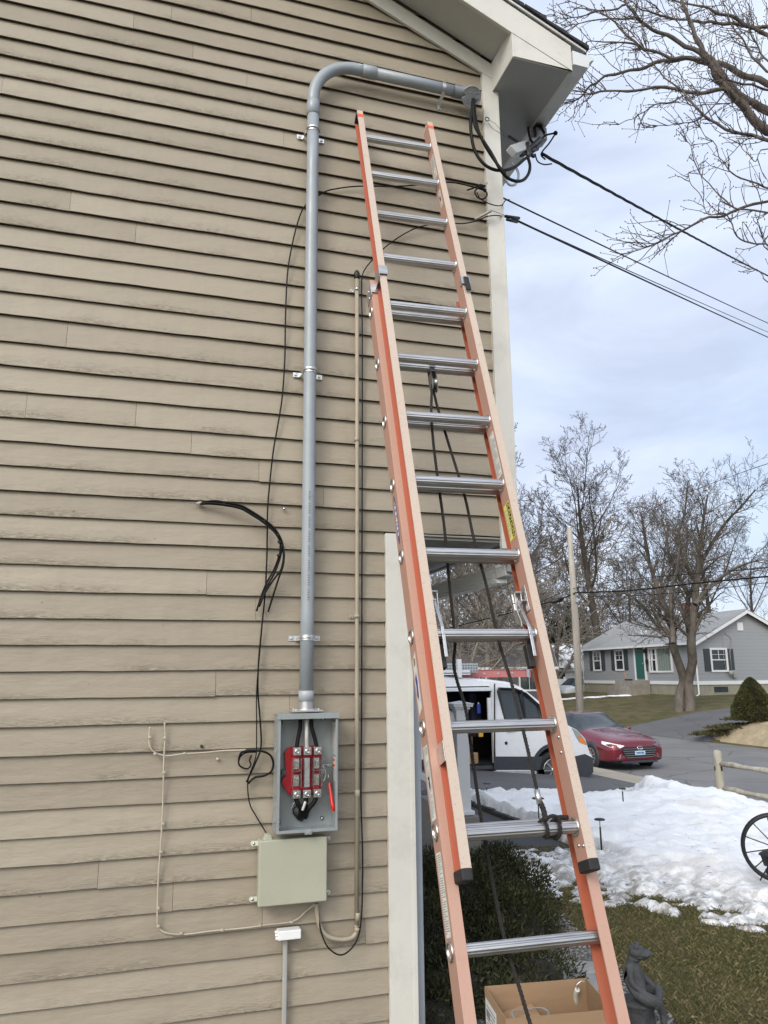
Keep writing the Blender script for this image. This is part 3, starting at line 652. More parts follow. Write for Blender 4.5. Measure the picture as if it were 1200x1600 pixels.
# ================================================================ EXTENSION LADDER
LB = Vector((1.03675917, 2.10652298, -.73317966+1.6)); Lu = Vector((.01195627, .34490999, .93855961)); Ll = Vector((.99879432, -.04881311, .00521467)); Ln = -Vector((-.04761261, -.93736566, .34507776))
LM = Matrix((Ll, Ln, Lu)).transposed().to_4x4(); LM.translation = LB - Lu*.92 + Ll*.015
def frp(name, c, worn, amt):
    t = NT(name); n1 = t.noise(3, t.map((1, 1, .3)), 4); base = t.ramp(n1, [(.3, _sc(c, .92)), (.7, _sc(c, 1.06))])
    big = t.noise(1.3, t.map((1, 1, .5), loc=(4, 4, 4)), 3); f = t.ramp(big, [(.3, (max(0, amt-.25),)*3), (.7, (min(1, amt+.2),)*3)])
    base = t.mix(f, base, worn)
    sp = t.noise(170, None, 3, .6); base = t.mix(t.ramp(sp, [(.60, (0,)*3), (.72, (.75*amt+.05,)*3)]), base, (.24, .18, .15))
    sm = t.noise(24, None, 5, .7); base = t.mix(t.ramp(sm, [(.60, (0,)*3), (.75, (.35,)*3)]), base, (.30, .19, .15))
    return t.set(color=base, rough=.48, normal=t.bump(t.noise(90, t.map((1, 1, .2))), .12, .003))
frp_web = frp('orange_fibreglass_web', (.42, .215, .16), (.45, .285, .225), .5)
frp_face = frp('faded_fibreglass_face', (.455, .25, .19), (.47, .31, .245), .5)
frp_worn = frp('worn_fibreglass_face', (.47, .345, .275), (.52, .44, .37), .85)
frp_raw = frp('bright_orange_fibreglass', (.44, .105, .05), (.36, .145, .10), .4)
frp_mid = frp('orange_fibreglass_recess', (.50, .115, .06), (.38, .15, .11), .35)
lad = thing('extension_ladder', 'tall orange fibreglass extension ladder with aluminium rungs leaning on the tan house wall', 'ladder')
lad.matrix_world = LM
DB, YF, DF = .037, -.0735, .0345
ZB0, ZB1 = 0.0, .92+.3048*8+.165
ZF0, ZF1 = .92+.185, .92+.3048*12-.023+.185
def rail(sx, xw, fl, yc, d, z0, z1, mats, name, rear=1.0):
    """C channel: web at xw (outer/inner), flange of width fl towards direction sgn"""
    m = MB(); s = 1 if fl > 0 else -1; t = .0045; F = .0055
    a, b = sorted((xw, xw+s*t)); m.box(a, b, yc-d, yc+d, z0, z1, 0)
    a, b = sorted((xw+s*t, xw+fl)); m.box(a, b, yc-d, yc-d+F, z0, z1, 1); a, b = sorted((xw+s*t, xw+fl*rear)); m.box(a, b, yc+d-F, yc+d, z0, z1, 2); a, b = sorted((xw+s*t, xw+fl))
    a, b = sorted((xw-s*.0003, xw+fl)); m.box(a, b, yc-d-.0006, yc-d-.0001, z0, z1-.0005, 1)
    return m.build(name, mats, lad, bevel=.0012)
for sx in (-1, 1):
    rail(sx, sx*.231, -sx*.034, 0, DB, ZB0+.02, ZB1, [frp_web if sx < 0 else frp_raw, frp_face, frp_raw], 'base_rail')
    rail(sx, sx*.176, sx*.030, YF, DF, ZF0, ZF1, [frp_mid if sx < 0 else frp_web, frp_worn, frp_mid], 'fly_rail', .95)
# bright unworn outer web stripe above the base top on the left fly rail
rm = mat('rung_end_ring', (.60, .60, .60), .3, .95, .1, 60)
def rungprof(a):
    # D shape with a flat tread on top and small flutes
    r = 1.0 + .035*math.cos(a*14)
    return r
def rung(z, y, xw, outer, name='rung'):
    m = MB(); n = 78; prof = []
    for j in range(n):
        a = 2*PI*j/n; r = .0185*(1+.04*math.cos(a*13)); yy, zz = r*math.cos(a), r*math.sin(a)
        zz = min(zz, .0155); prof.append((yy, zz))
    xs = [-xw+.001, xw-.001]; vs = [(x, y+p[0], z+p[1]) for x in xs for p in prof]
    m.add(vs, [(j, (j+1) % n, n+(j+1) % n, n+j) for j in range(n)], 0, True)
    o = m.build(name, [alu], lad)
    for sx in (-1, 1):
        r_ = MB()
        # ferrule outside and inside of the web
        for s2 in (-1, 1):
            x = sx*xw + s2*sx*.0008 + (0 if outer else 0)
            xo = sx*(xw+(.0002 if outer else .0048)) if s2 > 0 else sx*(xw-(.0048 if outer else .0002))
            r_.lathe((xo, y, z), (sx*s2, 0, 0), [(.0265, 0), (.0272, .0025), (.0248, .0055), (.021, .006), (.0185, .004)]+([(.0185, -.002), (.0165, -.006)] if s2 > 0 else [(.0185, .002)]), 28)
        r_.build('rung_ring', [rm], o)
    return o
for k in range(-2, 9): rung(.92+.3048*k, 0, .231, True)
for k in range(12): rung(.92+.3048*(k+1)-.0234, YF, .176, False)
# end caps of the fly rails
m = MB()
for sx in (-1, 1):
    m = MB(); a, b = sorted((sx*.174, sx*.2085)); m.box(a, b, YF-DF-.004, YF+DF+.002, ZF0-.028, ZF0+.006); m.build('rail_boot', [rubber], lad, bevel=.006, seg=3)
    m = MB(); a, b = sorted((sx*.1745, sx*.2075)); m.box(a, b, YF-DF-.0005, YF-DF+.012, ZF1-.003, ZF1+.003); m.box(a, b, YF-DF+.02, YF+DF, ZF1-.02, ZF1+.002); m.build('rail_end_cap', [black_plastic if sx < 0 else frp_worn], lad, bevel=.002)
    m = MB(); m.box(min(sx*.1755, sx*.2067), max(sx*.1755, sx*.2067), YF-DF-.0016, YF-DF-.0008, ZF1-.060, ZF1-.035); m.build('red_band', [mat('red_orange_paint', (.72, .10, .05), .5)], lad)
    # foot
    m = MB(); a, b = sorted((sx*.193, sx*.239)); m.box(a, b, -.045, .045, 0, .05); m.build('foot', [rubber], lad, bevel=.006)
# guides at the top of the base rails
for sx in (-1, 1):
    m = MB(); z = ZB1
    if sx < 0:
        m.box(-.2345, -.2315, -.045, .03, z-.10, z-.03); m.box(-.2345, -.199, -.0455, -.042, z-.085, z-.03); m.box(-.2105, -.2075, -.1165, -.0455, z-.06, z-.0); m.box(-.2105, -.171, -.120, -.1165, z-.045, z+.005); m.box(-.1745, -.171, -.1165, -.09, z-.04, z)
    else:
        m.box(.2315, .2345, -.045, .02, z-.07, z-.005); m.box(.2095, .2345, -.0455, -.042, z-.06, z-.01); m.box(.2075, .2105, -.1165, -.0455, z-.055, z-.005); m.box(.171, .2105, -.120, -.1165, z-.05, z-.0); m.box(.171, .1745, -.1165, -.09, z-.045, z-.01)
    g = m.build('guide_bracket', [alu], lad, bevel=.001)
    m = MB()
    if sx > 0: m.box(.180, .204, -.128, -.1203, z-.095, z-.012)
    else:
        for zz in (-.07, -.03): m.lathe((-.2347, -.01, z+zz-.02), (-1, 0, 0), [(.006, 0), (.005, .003), (.0001, .004)], 10)
    m.build('guide_pad', [black_plastic if sx > 0 else steel], g, bevel=.002 if sx > 0 else 0)
# lower fly guides, rivets
m = MB(); m.box(-.2085, -.2062, -.106, -.042, 1.40, 1.46); m.build('fly_guide', [rm], lad, bevel=.0005)
for y, z in ((-.09, 1.46), (-.085, 1.415), (-.098, ZF0+.04), (-.07, ZF0+.045)): m = MB(); m.lathe((.1757, y, z), (-1, 0, 0), [(.0052, 0), (.0045, .0025), (.0001, .0035)], 12); m.build('rivet', [steel], lad)
# rung locks at the bottom fly rungs
def lock(sx, zr, name='rung_lock'):
    """hooked arms pivoting on fly rung at height zr"""
    t = MB(); x = sx*.153
    for dx in (-.009, .009):
        pts = [(YF-.020, zr-.085), (YF-.024, zr-.01), (YF-.022, zr+.02), (YF+.02, zr+.135)]
        for a, b in zip(pts[:-1], pts[1:]): t.bar((x+dx*0, a[0], a[1]), (x+dx*0, b[0], b[1]), .011, .003, (0, 1, 0)) if dx < 0 else None
    # side plates behind, angled
    poly = [(YF+.005, zr+.03), (YF+.045, zr+.06), (YF+.055, zr+.15), (YF+.03, zr+.175), (YF+.01, zr+.16), (YF+.02, zr+.10), (YF+.003, zr+.05)]
    for dx in (-.013, .010): t.prism(poly, x+dx, x+dx+.003, lambda u, v, w: (w, u, v))
    t.box(x-.013, x+.013, YF+.005, YF+.05, zr+.158, zr+.162)
    t.box(x-.016, x+.004, YF+.028, YF+.034, zr+.10, zr+.162)
    o = t.build(name, [alu], lad, bevel=.001)
    t = MB(); t.box(x-.013-.004, x+.004, YF-.004, YF+.022, zr-.115, zr-.035); t.bar((x-.006, YF-.002, zr-.035), (x-.006, YF-.014, zr-.02), .012, .004, (0, 1, 0)); t.build('latch_tongue', [black_plastic], o, bevel=.003)
    t = MB(); t.lathe((x-.0135, YF+.03, zr+.13), (-1, 0, 0), [(.006, 0), (.006, .004), (.0001, .005)], 12); t.build('pivot', [steel], o)
    b = MB(); b.box(min(sx*.1755, sx*.155), max(sx*.1755, sx*.155), YF-.01, YF+.02, zr+.12, zr+.124); b.box(min(sx*.1755, sx*.1725), max(sx*.1755, sx*.1725), YF-.012, YF+.022, zr+.085, zr+.18); b.build('lock_bracket', [alu], o, bevel=.001)
zr6 = .92+.3048*3-.0234
for sx in (-1, 1): lock(sx, zr6)

# stickers (flat decals on the rails)
blue = mat('blue_ink', (.035, .045, .28), .5); yellow = mat('yellow_label', (.72, .66, .12), .5, 0, .05); paper = mat('worn_paper_label', (.68, .68, .64), .6, 0, .08, 20, dirt=.35); blk = mat('black_ink', (.02, .02, .02), .6); whi = mat('white_ink', (.75, .75, .75), .6)
ML = lblM((-.231-.0007, 0, 0), (0, 0, 1), (0, 1, 0))           # left outer web, u = up, v = inwards, facing -x
def down(z0, y0=0): return Matrix.Translation((-.231-.0005, y0, z0)) @ Matrix(((0, 0, -1, 0), (0, 1, 0, 0), (-1, 0, 0, 0), (0, 0, 0, 1)))
# u -> -z (reading downwards), v -> +y ... normal -x
def dmat(xw, sgn, z0, y0=0):
    u = Vector((0, 0, -1)); n = Vector((-1, 0, 0)); v = n.cross(u); M = Matrix((u, v, n)).transposed().to_4x4(); M.translation = Vector((xw-.0004, y0, z0)); return M
def zleft(py):  # height on the left outer web at an image row
    best = min((abs((lambda P: 800+FPX*DOWN.dot(P-CAM)/FWD.dot(P-CAM))(LM @ Vector((-.231, 0, z)))-py), z) for z in [i*.004 for i in range(1100)]); return best[1]
def zright(py):
    best = min((abs((lambda P: 800+FPX*DOWN.dot(P-CAM)/FWD.dot(P-CAM))(LM @ Vector((.176, YF, z)))-py), z) for z in [i*.004 for i in range(1300)]); return best[1]
XL = -.231
za, zb_ = zleft(774), zleft(849); M = dmat(XL, 1, (za+zb_)/2, .004); L = za-zb_; m = MB()
m.prism([(L/2*math.cos(a), .0165*math.sin(a)*(abs(math.sin(a))**.3 if math.sin(a) else 1)) for a in [2*PI*k/32 for k in range(32)]], 0, .0004, lambda u, v, w: M @ Vector((u, v, w)))
m.prism([(L*.40*math.cos(a), .0095*math.sin(a)) for a in [2*PI*k/24 for k in range(24)]], .0004, .0006, lambda u, v, w: M @ Vector((u, v, w)), 1)
text(m, 'W E R N E R', .019, M @ Matrix.Translation((0, 0, .0008)) @ Matrix.Diagonal((1.7, 1, 1, 1)), 2, .0002)
m.build('maker_sticker', [blue, whi, blk], lad, fix=False)
za, zb_ = zleft(1020), zleft(1116); M = dmat(XL, 1, (za+zb_)/2, .002); L = za-zb_; m = MB()
m.prism([(-L/2+.02, -.02), (-L/2, .018), (L/2-.015, .02), (L/2, -.018)], 0, .0004, lambda u, v, w: M @ Vector((u, v, w)))
m.prism([(-L*.10, -.014), (-L*.16, .002), (-L*.02, .008), (L*.10, .006), (L*.22, .004), (L*.26, -.006), (L*.18, -.014), (L*.03, -.010)], .0004, .0006, lambda u, v, w: M @ Vector((u, v, w)), 1)
m.prism([(-L*.42, -.008), (-L*.40, .012), (-L*.30, .010), (-L*.28, -.010)], .0004, .0006, lambda u, v, w: M @ Vector((u, v, w)), 2)
m.build('peeling_sticker', [paper, blue, mat('brown_ink', (.25, .22, .14), .6)], lad, fix=False)
def warn(za, zb_, seed, xw, y0, wd, seven=False, name='warning_label'):
    M = dmat(xw, 1, (za+zb_)/2, y0); L = za-zb_; m = MB()
    m.prism([(-L/2, -wd/2), (L/2, -wd/2), (L/2, wd/2), (-L/2, wd/2)], 0, .0004, lambda u, v, w: M @ Vector((u, v, w)))
    M2 = M @ Matrix.Translation((0, 0, .0004)) @ Matrix(((0, 1, 0, 0), (-1, 0, 0, 0), (0, 0, 1, 0), (0, 0, 0, 1)))
    r = random.Random(seed); n = int(L/.006)
    for k in range(n):
        u = -L/2+.006+k*.006
        if u > L/2-.008: break
        a = -wd*.42
        while a < wd*.36:
            b = min(a+r.uniform(.15, .5)*wd, wd*.42)
            m.box(u, u+.003, a, b, .0004, .0007, 1, M); a = b+.002
            if r.random() < .25: break
    if seven: m.box(-.016, .018, -.004, .006, .0007, .0011, 2, M); m.box(-.016, -.010, -.009, .006, .0007, .0012, 2, M)
    m.build(name, [paper, mat('grey_ink', (.30, .31, .31), .7), blk], lad, fix=False)
warn(zleft(1165), zleft(1281), 11, XL, .001, .042, True); warn(zleft(1333), zleft(1466), 12, XL, .001, .042)
warn(zright(678), zright(745), 13, .176-.0001, YF, .046)
za, zb_ = zright(787), zright(842); M = dmat(.176-.0001, 1, (za+zb_)/2, YF); L = za-zb_; m = MB()
m.prism([(-L/2, -.026), (L/2, -.026), (L/2, .026), (-L/2, .026)], 0, .0004, lambda u, v, w: M @ Vector((u, v, w)))
m.box(-L/2+.004, L/2-.004, .002, .024, .0004, .0006, 1, M); text(m, 'CAUTION', .022, M @ Matrix.Translation((0, .013, .0008)) @ Matrix.Diagonal((1.35, 1, 1, 1)), 2, .0002)
printed(m, -L*.45, L*.45, -.024, .0, M @ Matrix.Translation((0, 0, .0004)), 4, 8, 3)
m.build('caution_label', [yellow, blk, yellow, _mats['grey_ink']], lad, fix=False)
warn(zright(247), zright(280), 17, .176-.0001, YF, .045)
warn(zright(300), zright(322), 18, .176-.0001, YF, .03, True)

# ---- rope and pulley
rope_m = mat('dark_rope_fibre', (.022, .02, .019), .85, 0, .35, 90, .6, 300)
def rope3(mb, P, r=.0058, pitch=.034):
    P = [Vector(p) for p in P]; L = [0]
    for a, b in zip(P[:-1], P[1:]): L.append(L[-1]+(b-a).length)
    n = max(8, int(L[-1]/.0042)); Q = []; j = 0
    for i in range(n+1):
        s = L[-1]*i/n
        while j < len(P)-2 and L[j+1] < s: j += 1
        Q.append(P[j].lerp(P[j+1], (s-L[j])/max(1e-9, L[j+1]-L[j])))
    T = [(Q[min(i+1, n)]-Q[max(i-1, 0)]).normalized() for i in range(n+1)]
    x = Vector((1, 0, 0)); x = (x-T[0]*x.dot(T[0])).normalized(); X = []
    for i in range(n+1):
        x = (x-T[i]*x.dot(T[i])).normalized(); X.append(x.copy())
    for s in range(3):
        pts = []
        for i in range(n+1):
            a = 2*PI*(s/3+L[-1]*i/n/pitch); y = T[i].cross(X[i]); pts.append(Q[i]+(X[i]*math.cos(a)+y*math.sin(a))*r*.5)
        mb.tube(pts, r*.56, 6)
LMi = LM.inverted()
def onlad(px, py, y):
    """point in ladder space on plane y=const of the ladder seen at a pixel"""
    o = LMi @ CAM; d = LMi.to_3x3() @ ray(px, py); return o + d*((y-o.y)/d.y)
m = MB()
pz = .92+.3048*7
X = onlad(673, 575, 0).x
m.box(X-.012, X+.012, -.025, -.021, pz-.012, pz+.02); m.box(X-.010, X+.010, -.024, .024, pz+.017, pz+.021); m.box(X-.010, X+.010, .021, .024, pz-.03, pz+.02)
m.box(X-.010, X+.010, -.024, .024, pz-.034, pz-.030)
for dx in (-.012, .009): m.prism([(-.022, pz-.034), (.022, pz-.034), (.024, pz-.10), (.01, pz-.125), (-.01, pz-.125), (-.024, pz-.10)], X+dx, X+dx+.003, lambda u, v, w: (w, u, v))
m.lathe((X-.009, 0, pz-.08), (1, 0, 0), [(.0001, 0), (.024, 0), (.019, .009), (.024, .018), (.0001, .018)], 20)
m.build('pulley', [mat('dull_pulley_metal', (.22, .22, .22), .4, .8, .2, 40)], lad, bevel=.001)
rp = thing('pull_rope', 'dark twisted rope hanging from the ladder pulley and tied round a lower rung', 'rope'); rp.matrix_world = LM
m = MB()
p1 = [onlad(*q) for q in ((674, 640, -.022), (677, 690, -.010), (685, 755, .03), (695, 830, .04), (702, 910, .05), (710, 985, .05), (711, 1010, .04), (709, 1035, .045), (713, 1060, .05), (728, 1110, .06), (739, 1190, .06), (752, 1280, .05), (768, 1370, .05), (789, 1470, .045), (812, 1545, .03), (830, 1605, .0))]
rope3(m, spline([Vector((X, .0, pz-.055))]+p1, 6)); m.build('hanging_rope', [rope_m], rp)
m = MB(); z8 = .92+.3048-.0234
p2 = [onlad(*q) for q in ((682, 630, .022), (700, 690, .035), (726, 775, .035), (740, 840, .03), (760, 915, .02), (779, 1000, .0), (800, 1070, -.05), (822, 1160, -.085), (838, 1230, -.098), (846, 1262, -.099))]
rope3(m, spline([Vector((X, .01, pz-.055))]+p2, 6)); m.build('hanging_rope', [rope_m], rp)
xk = onlad(848, 1290, YF).x
m = MB()
for dx, tl_ in ((-.004, .012), (.046, -.006)):
    rope3(m, [Vector((xk+dx+tl_*k/24, YF+.0245*math.cos(2*PI*k/24), z8+.0245*math.sin(2*PI*k/24))) for k in range(25)], .0055)
rope3(m, spline([Vector((xk, YF-.028, z8+.02)), Vector((xk+.018, YF-.034, z8+.028)), Vector((xk+.036, YF-.03, z8+.024)), Vector((xk+.046, YF-.024, z8+.006))], 6), .0055)
a = onlad(842, 1248, -.0985); b = Vector((xk, YF-.026, z8+.018)); rope3(m, spline([onlad(843, 1252, -.0985), a.lerp(b, .5)+Vector((.004, 0, 0)), b], 5), .0085, .03)
m.build('knot', [rope_m], rp)
m = MB(); m.tube([onlad(838.5, 1234, -.099), onlad(843, 1256, -.0985)], [.0086, .0086], 14); m.build('clamp', [galv], rp)
m = MB(); m.tube(spline([Vector((xk+.045, YF+.03, z8+.02)), Vector((xk+.07, YF+.04, z8+.034)), Vector((xk+.095, YF+.02, z8+.03))], 5), .007, 10); m.build('rope_tail', [rope_m], rp)

# ================================================================ SERVICE CONDUCTORS AND OVERHEAD LINES
hd = Vector((hx+.055, PY, hz))
def wire3(name, label, P, r, group=None, cat='cable', m_=None, n=8, sides=10):
    P = spline(P, n); o = P[0].copy(); m = MB(); m.tube([p-o for p in P], r, sides)
    ob = m.build(name, [m_ or cable_black]); ob.location = o; return tag(ob, label, cat, group)
def pp(L): return [aY(*q) for q in L]
wire3('service_cable', 'thick black cable from the weatherhead making the upper loop across the corner board', pp([(739,155,3.345),(738,168,3.32),(735.5,190,3.30),(737,215,3.29),(743,238,3.29),(756,256,3.28),(772,265,3.28),(790,266,3.30),(806,260,3.36),(818,250,3.44),(830,240,3.5),(838,230,3.52)]), .0088)
wire3('service_cable', 'thick black cable from the weatherhead making the lowest loop ending at the splices', pp([(741,156,3.345),(740,172,3.31),(742,195,3.29),(752,215,3.285),(768,240,3.28),(780,262,3.27),(792,277,3.28),(806,283,3.30),(818,281,3.34),(826,271,3.40),(828,258,3.44),(824,244,3.48)]), .0088)
wire3('service_cable', 'third black cable from the weatherhead running just inside the lowest loop', pp([(742,165,3.345),(742.5,180,3.315),(747,202,3.30),(756,224,3.30),(768,244,3.30),(779,259,3.29),(790,272,3.29)]), .0075)
def lump(o, name, parts, label, cat, mm):
    pass
sp_ = thing('splice_cluster', 'cluster of black taped splices and clamps under the gutter at the house corner', 'connector', aY(832, 225, 3.52)); o = Vector(sp_.location)
def conn(a, b, r):
    m = MB(); A = aY(*a)-o; B = aY(*b)-o; d = B-A; m.lathe(A, d, [(.0001, 0), (r*.6, .003), (r, .012), (r, d.length-.012), (r*.6, d.length-.003), (.0001, d.length)], 12); m.build('splice', [_mats['black_tape']], sp_)
conn((822,238,3.5), (845,216,3.56), .014); conn((818,232,3.5), (836,246,3.5), .012); conn((826,246,3.48), (824,222,3.52), .013); conn((833,236,3.5), (848,222,3.6), .012); conn((794,212,3.6), (822,230,3.52), .008); conn((812,244,3.5), (842,232,3.52), .010)
m = MB(); m.tube([p-o for p in spline([aY(824,190,3.72), aY(826,205,3.62), aY(829,218,3.56), aY(836,226,3.53)], 5)], .007, 8)
m.tube([p-o for p in spline([aY(836,232,3.55), aY(842,222,3.58), aY(852,212,3.6), aY(862,209,3.6), aY(868,208,3.6)], 6)], .0055, 8); m.ball(aY(868, 208, 3.6)-o, .014, 10, 7)
m.tube([p-o for p in spline([aY(867,210,3.6), aY(858,224,3.6), aY(848,236,3.58), aY(846,243,3.58), aY(852,249,3.6)], 6)], .0048, 8)
m.tube([p-o for p in spline([aY(836,240,3.55), aY(840,252,3.56), aY(850,257,3.58), aY(862,256,3.65)], 6)], .0042, 8)
m.build('loose_wire', [cable_black], sp_)
br = thing('wire_bracket', 'black metal service wire bracket screwed to the gutter end above the splices', 'bracket', aZ(835, 195, 4.925)); b0 = Vector(br.location)
m = MB(); m.box(-.035, .05, -.02, .02, -.012, .0); m.bar((.0, 0, -.006), (-.02, -.04, -.11), .03, .006, (1, 0, 0)); m.bar((.045, 0, -.006), (.02, -.08, -.12), .02, .006, (1, 0, 0)); m.build('plate', [mat('dark_bracket_metal', (.04, .04, .045), .4, .6, .2, 30)], br, bevel=.002)
wc_ = cable('clear_cable_loop', 'pale plastic covered cable loop hanging behind the black cable loops', [(800,255,3.6),(808,265,3.6),(810,277,3.6),(805,288,3.6),(797,289,3.6),(791,283,3.6),(788,276,3.6),(790,268,3.6)], .0075, m_=mat('milky_plastic', (.55, .58, .6), .3, 0, .1, 20))
# spans running out over the street to poles outside the picture on the right
far_dir = (aD(1500, 380, 27))
def span(a, px, py, D, r, name, label, sag=.0, group='overhead lines leaving the house corner', twist=0, ext=1.9):
    A = Vector(a); B = aD(px, py, D); d = B-A; P = []; n = 60
    for k in range(n+1):
        t = k/n*ext; p = A+d*t; p.z += -sag*4*(k/n)*(1-k/n) + sag*4*(1/ext)*(1-1/ext)*t; P.append(p)
    m = MB(); o = A
    if twist:
        for s in range(3):
            tw = [p+Vector((0, math.cos(i*.55+s*2.094), math.sin(i*.55+s*2.094)))*r*.95-o for i, p in enumerate([P[0].lerp(P[0], 0)]+[P[int(j/4)].lerp(P[min(n, int(j/4)+1)], (j % 4)/4) for j in range(1, 4*n+1)])]
            m.tube(tw, r, 6)
    else: m.tube([p-o for p in P], r, 6)
    ob = m.build(name, [cable_black]); ob.location = o; return tag(ob, label, 'power line' if twist else 'cable', group)
span(aY(846, 240, 3.56), 1200, 431, 11.5, .0056, 'service_drop', 'thick twisted service wire running from the splices down to the right edge', .06, None, 1)
span(aY(752, 293, 3.42), 1200, 505, 11, .005, 'overhead_cable', 'thin black overhead cable, middle one of those leaving the house corner', .03)
e1 = aY(800, 341, 3.50)
span(e1, 1200, 519, 11.2, .0035, 'overhead_cable', 'thin black overhead cable just above the lowest one', .02)
span(e1, 1200, 527, 11.0, .0062, 'overhead_cable', 'lowest black overhead cable leaving the house corner', .02)
cl = thing('cable_clamp', 'flat grey wedge clamp and black cable grips beside the corner board', 'clamp', aY(752, 338, 3.41)); o = Vector(cl.location)
m = MB(); m.bar(aY(742, 343, 3.42)-o, aY(768, 329, 3.39)-o, .010, .022, (0, 1, 0)); m.build('wedge', [mat('dull_clamp_metal', (.30, .30, .30), .5, .4, .15, 30)], cl, bevel=.002)
m = MB(); m.tube([aY(768, 329, 3.38)-o, aY(780, 333, 3.40)-o, aY(792, 338, 3.45)-o], .0015, 5); m.tube([aY(790, 338, 3.45)-o, aY(811, 341, 3.50)-o], .009, 8); m.tube([aY(792, 343, 3.45)-o, aY(808, 347, 3.5)-o], .008, 8); m.build('grip', [black_plastic], cl)
cable('coaxial_cable', 'thin black cable from the corner clamp, running left and down beside the thin conduit', [(800,341,3.5),(780,337,3.42),(762,338,3.41),(745,345,3.42),(725,349,3.43),(700,349),(680,350),(657,354),(640,361),(618,374),(600,388),(584,404),(572,418),(566,432,3.42),(565,460,3.43),(566,520,3.43),(566,700,3.43),(565.5,900,3.43),(565,1100,3.43),(564,1240,3.43),(566.5,1330,3.42),(566,1400,3.42),(564,1440,3.41),(558,1468,3.405),(545,1486,3.40),(530,1492,3.40),(513,1481,3.40),(504,1463,3.41),(500,1448,3.415),(497,1415,3.43)], .0032)
kn = thing('cable_knot', 'tangled black cable coil with a small grey hook at the corner board', 'cable', aY(750, 298, 3.41)); o = Vector(kn.location); m = MB()
m.tube([p-o for p in spline(pp([(730,297,3.42),(742,293,3.41),(750,290,3.40),(757,296,3.39),(761,304,3.39),(755,311,3.40),(746,308,3.40),(742,299,3.40),(750,293,3.39),(758,300,3.40)]), 6)], .0045, 8)
m.tube([p-o for p in spline(pp([(745,300,3.41),(752,312,3.40),(770,320,3.40),(783,321,3.42),(790,313,3.46),(796,312,3.5)]), 6)], .003, 8)
m.ball((0, -.01, .02), .016, 8, 6, 0, (1.3, .8, .8), .5); m.build('coil', [cable_black], kn)
m = MB(); m.tube([p-o for p in pp([(758,292,3.41),(762,286,3.38),(755,284,3.39)])], .002, 5); m.build('hook', [galv], kn)
ey = thing('wire_eye', 'small screw eye with two thin tie wires at the top of the corner board', 'hook', aY(760, 188, 3.42)); o = Vector(ey.location); m = MB()
m.tube([Vector((.012*math.cos(a), -.01, .012*math.sin(a))) for a in [2*PI*k/16 for k in range(17)]], .0028, 6); m.build('ring', [black_plastic], ey)
m = MB(); m.tube([p-o for p in spline(pp([(764,188,3.41),(772,192,3.41),(781,201,3.42),(795,215,3.6)]), 5)], .0012, 5); m.tube([p-o for p in spline(pp([(763,192,3.41),(770,201,3.41),(781,208,3.42),(800,220,3.6)]), 5)], .0012, 5); m.tube([p-o for p in pp([(758,192,3.42),(752,203,3.43)])], .0012, 5); m.build('tie_wire', [black_plastic], ey)
# ================================================================ GROUND
GP = [(-500, 0), (3.3, 0), (6, -.15), (9.9, -.52), (10.6, -.70), (11.0, -.83), (19.0, -.83), (19.15, -.74), (23.3, -.12), (29.4, .31), (60, .8), (500, 3)]
def gz(x, y=0):
    for (a, za), (b, zb) in zip(GP[:-1], GP[1:]):
        if x <= b: return za+(zb-za)*(x-a)/(b-a)
    return GP[-1][1]
def frange(a, b, n): return [a+(b-a)*k/n for k in range(n+1)]
def sheet(name, xs, ys, dz, m, fz=None, kind='structure'):
    nx, ny = len(xs), len(ys); vs = [(x, y, (fz(x, y) if fz else gz(x, y))+dz) for x in xs for y in ys]
    fs = [(i*ny+j, (i+1)*ny+j, (i+1)*ny+j+1, i*ny+j+1) for i in range(nx-1) for j in range(ny-1)]
    mb = MB().add(vs, fs, 0, True); o = mb.build(name, [m], fix=False); o['kind'] = kind; return o
def grass_mat():
    t = NT('dormant_grass'); co = t.co
    a = t.noise(.6, None, 5, .6); b = t.noise(9, None, 6, .75); c = t.noise(60, t.map((1, 1, 1)), 4, .7)
    col = t.ramp(a, [(.35, (.092, .094, .038)), (.65, (.165, .145, .075))])
    col = t.mix(t.ramp(b, [(.45, (0,)*3), (.7, (.75,)*3)]), col, (.22, .18, .10))
    col = t.mix(t.ramp(c, [(.4, (.5,)*3), (.6, (0,)*3)]), col, (.035, .042, .014))
    pt = t.noise(1.9, t.map((1, .55, 1), loc=(2, 5, 0)), 6, .7); col = t.mix(t.ramp(pt, [(.47, (0,)*3), (.62, (.65,)*3)]), col, (.21, .165, .095))
    return t.set(color=col, rough=.95, normal=t.bump(c, .9, .05), spec=.15)
grass = grass_mat()
xs = [-60, -20, -8, -2, 1.2, 2, 2.6, 3.3, 4, 5, 6, 7, 8, 9, 9.9, 10.6, 11.0, 12, 14, 16.8, 19.0, 19.15, 20, 22, 23.3, 25, 27, 29.4, 35, 45, 60, 120, 260, 500]
ys = [-60, -10, 0, 2, 3, 4, 5, 6, 7, 8, 9, 10, 12, 14, 17, 20, 25, 30, 40, 50, 70, 110, 200, 500]
sheet('ground', xs, ys, 0, grass)
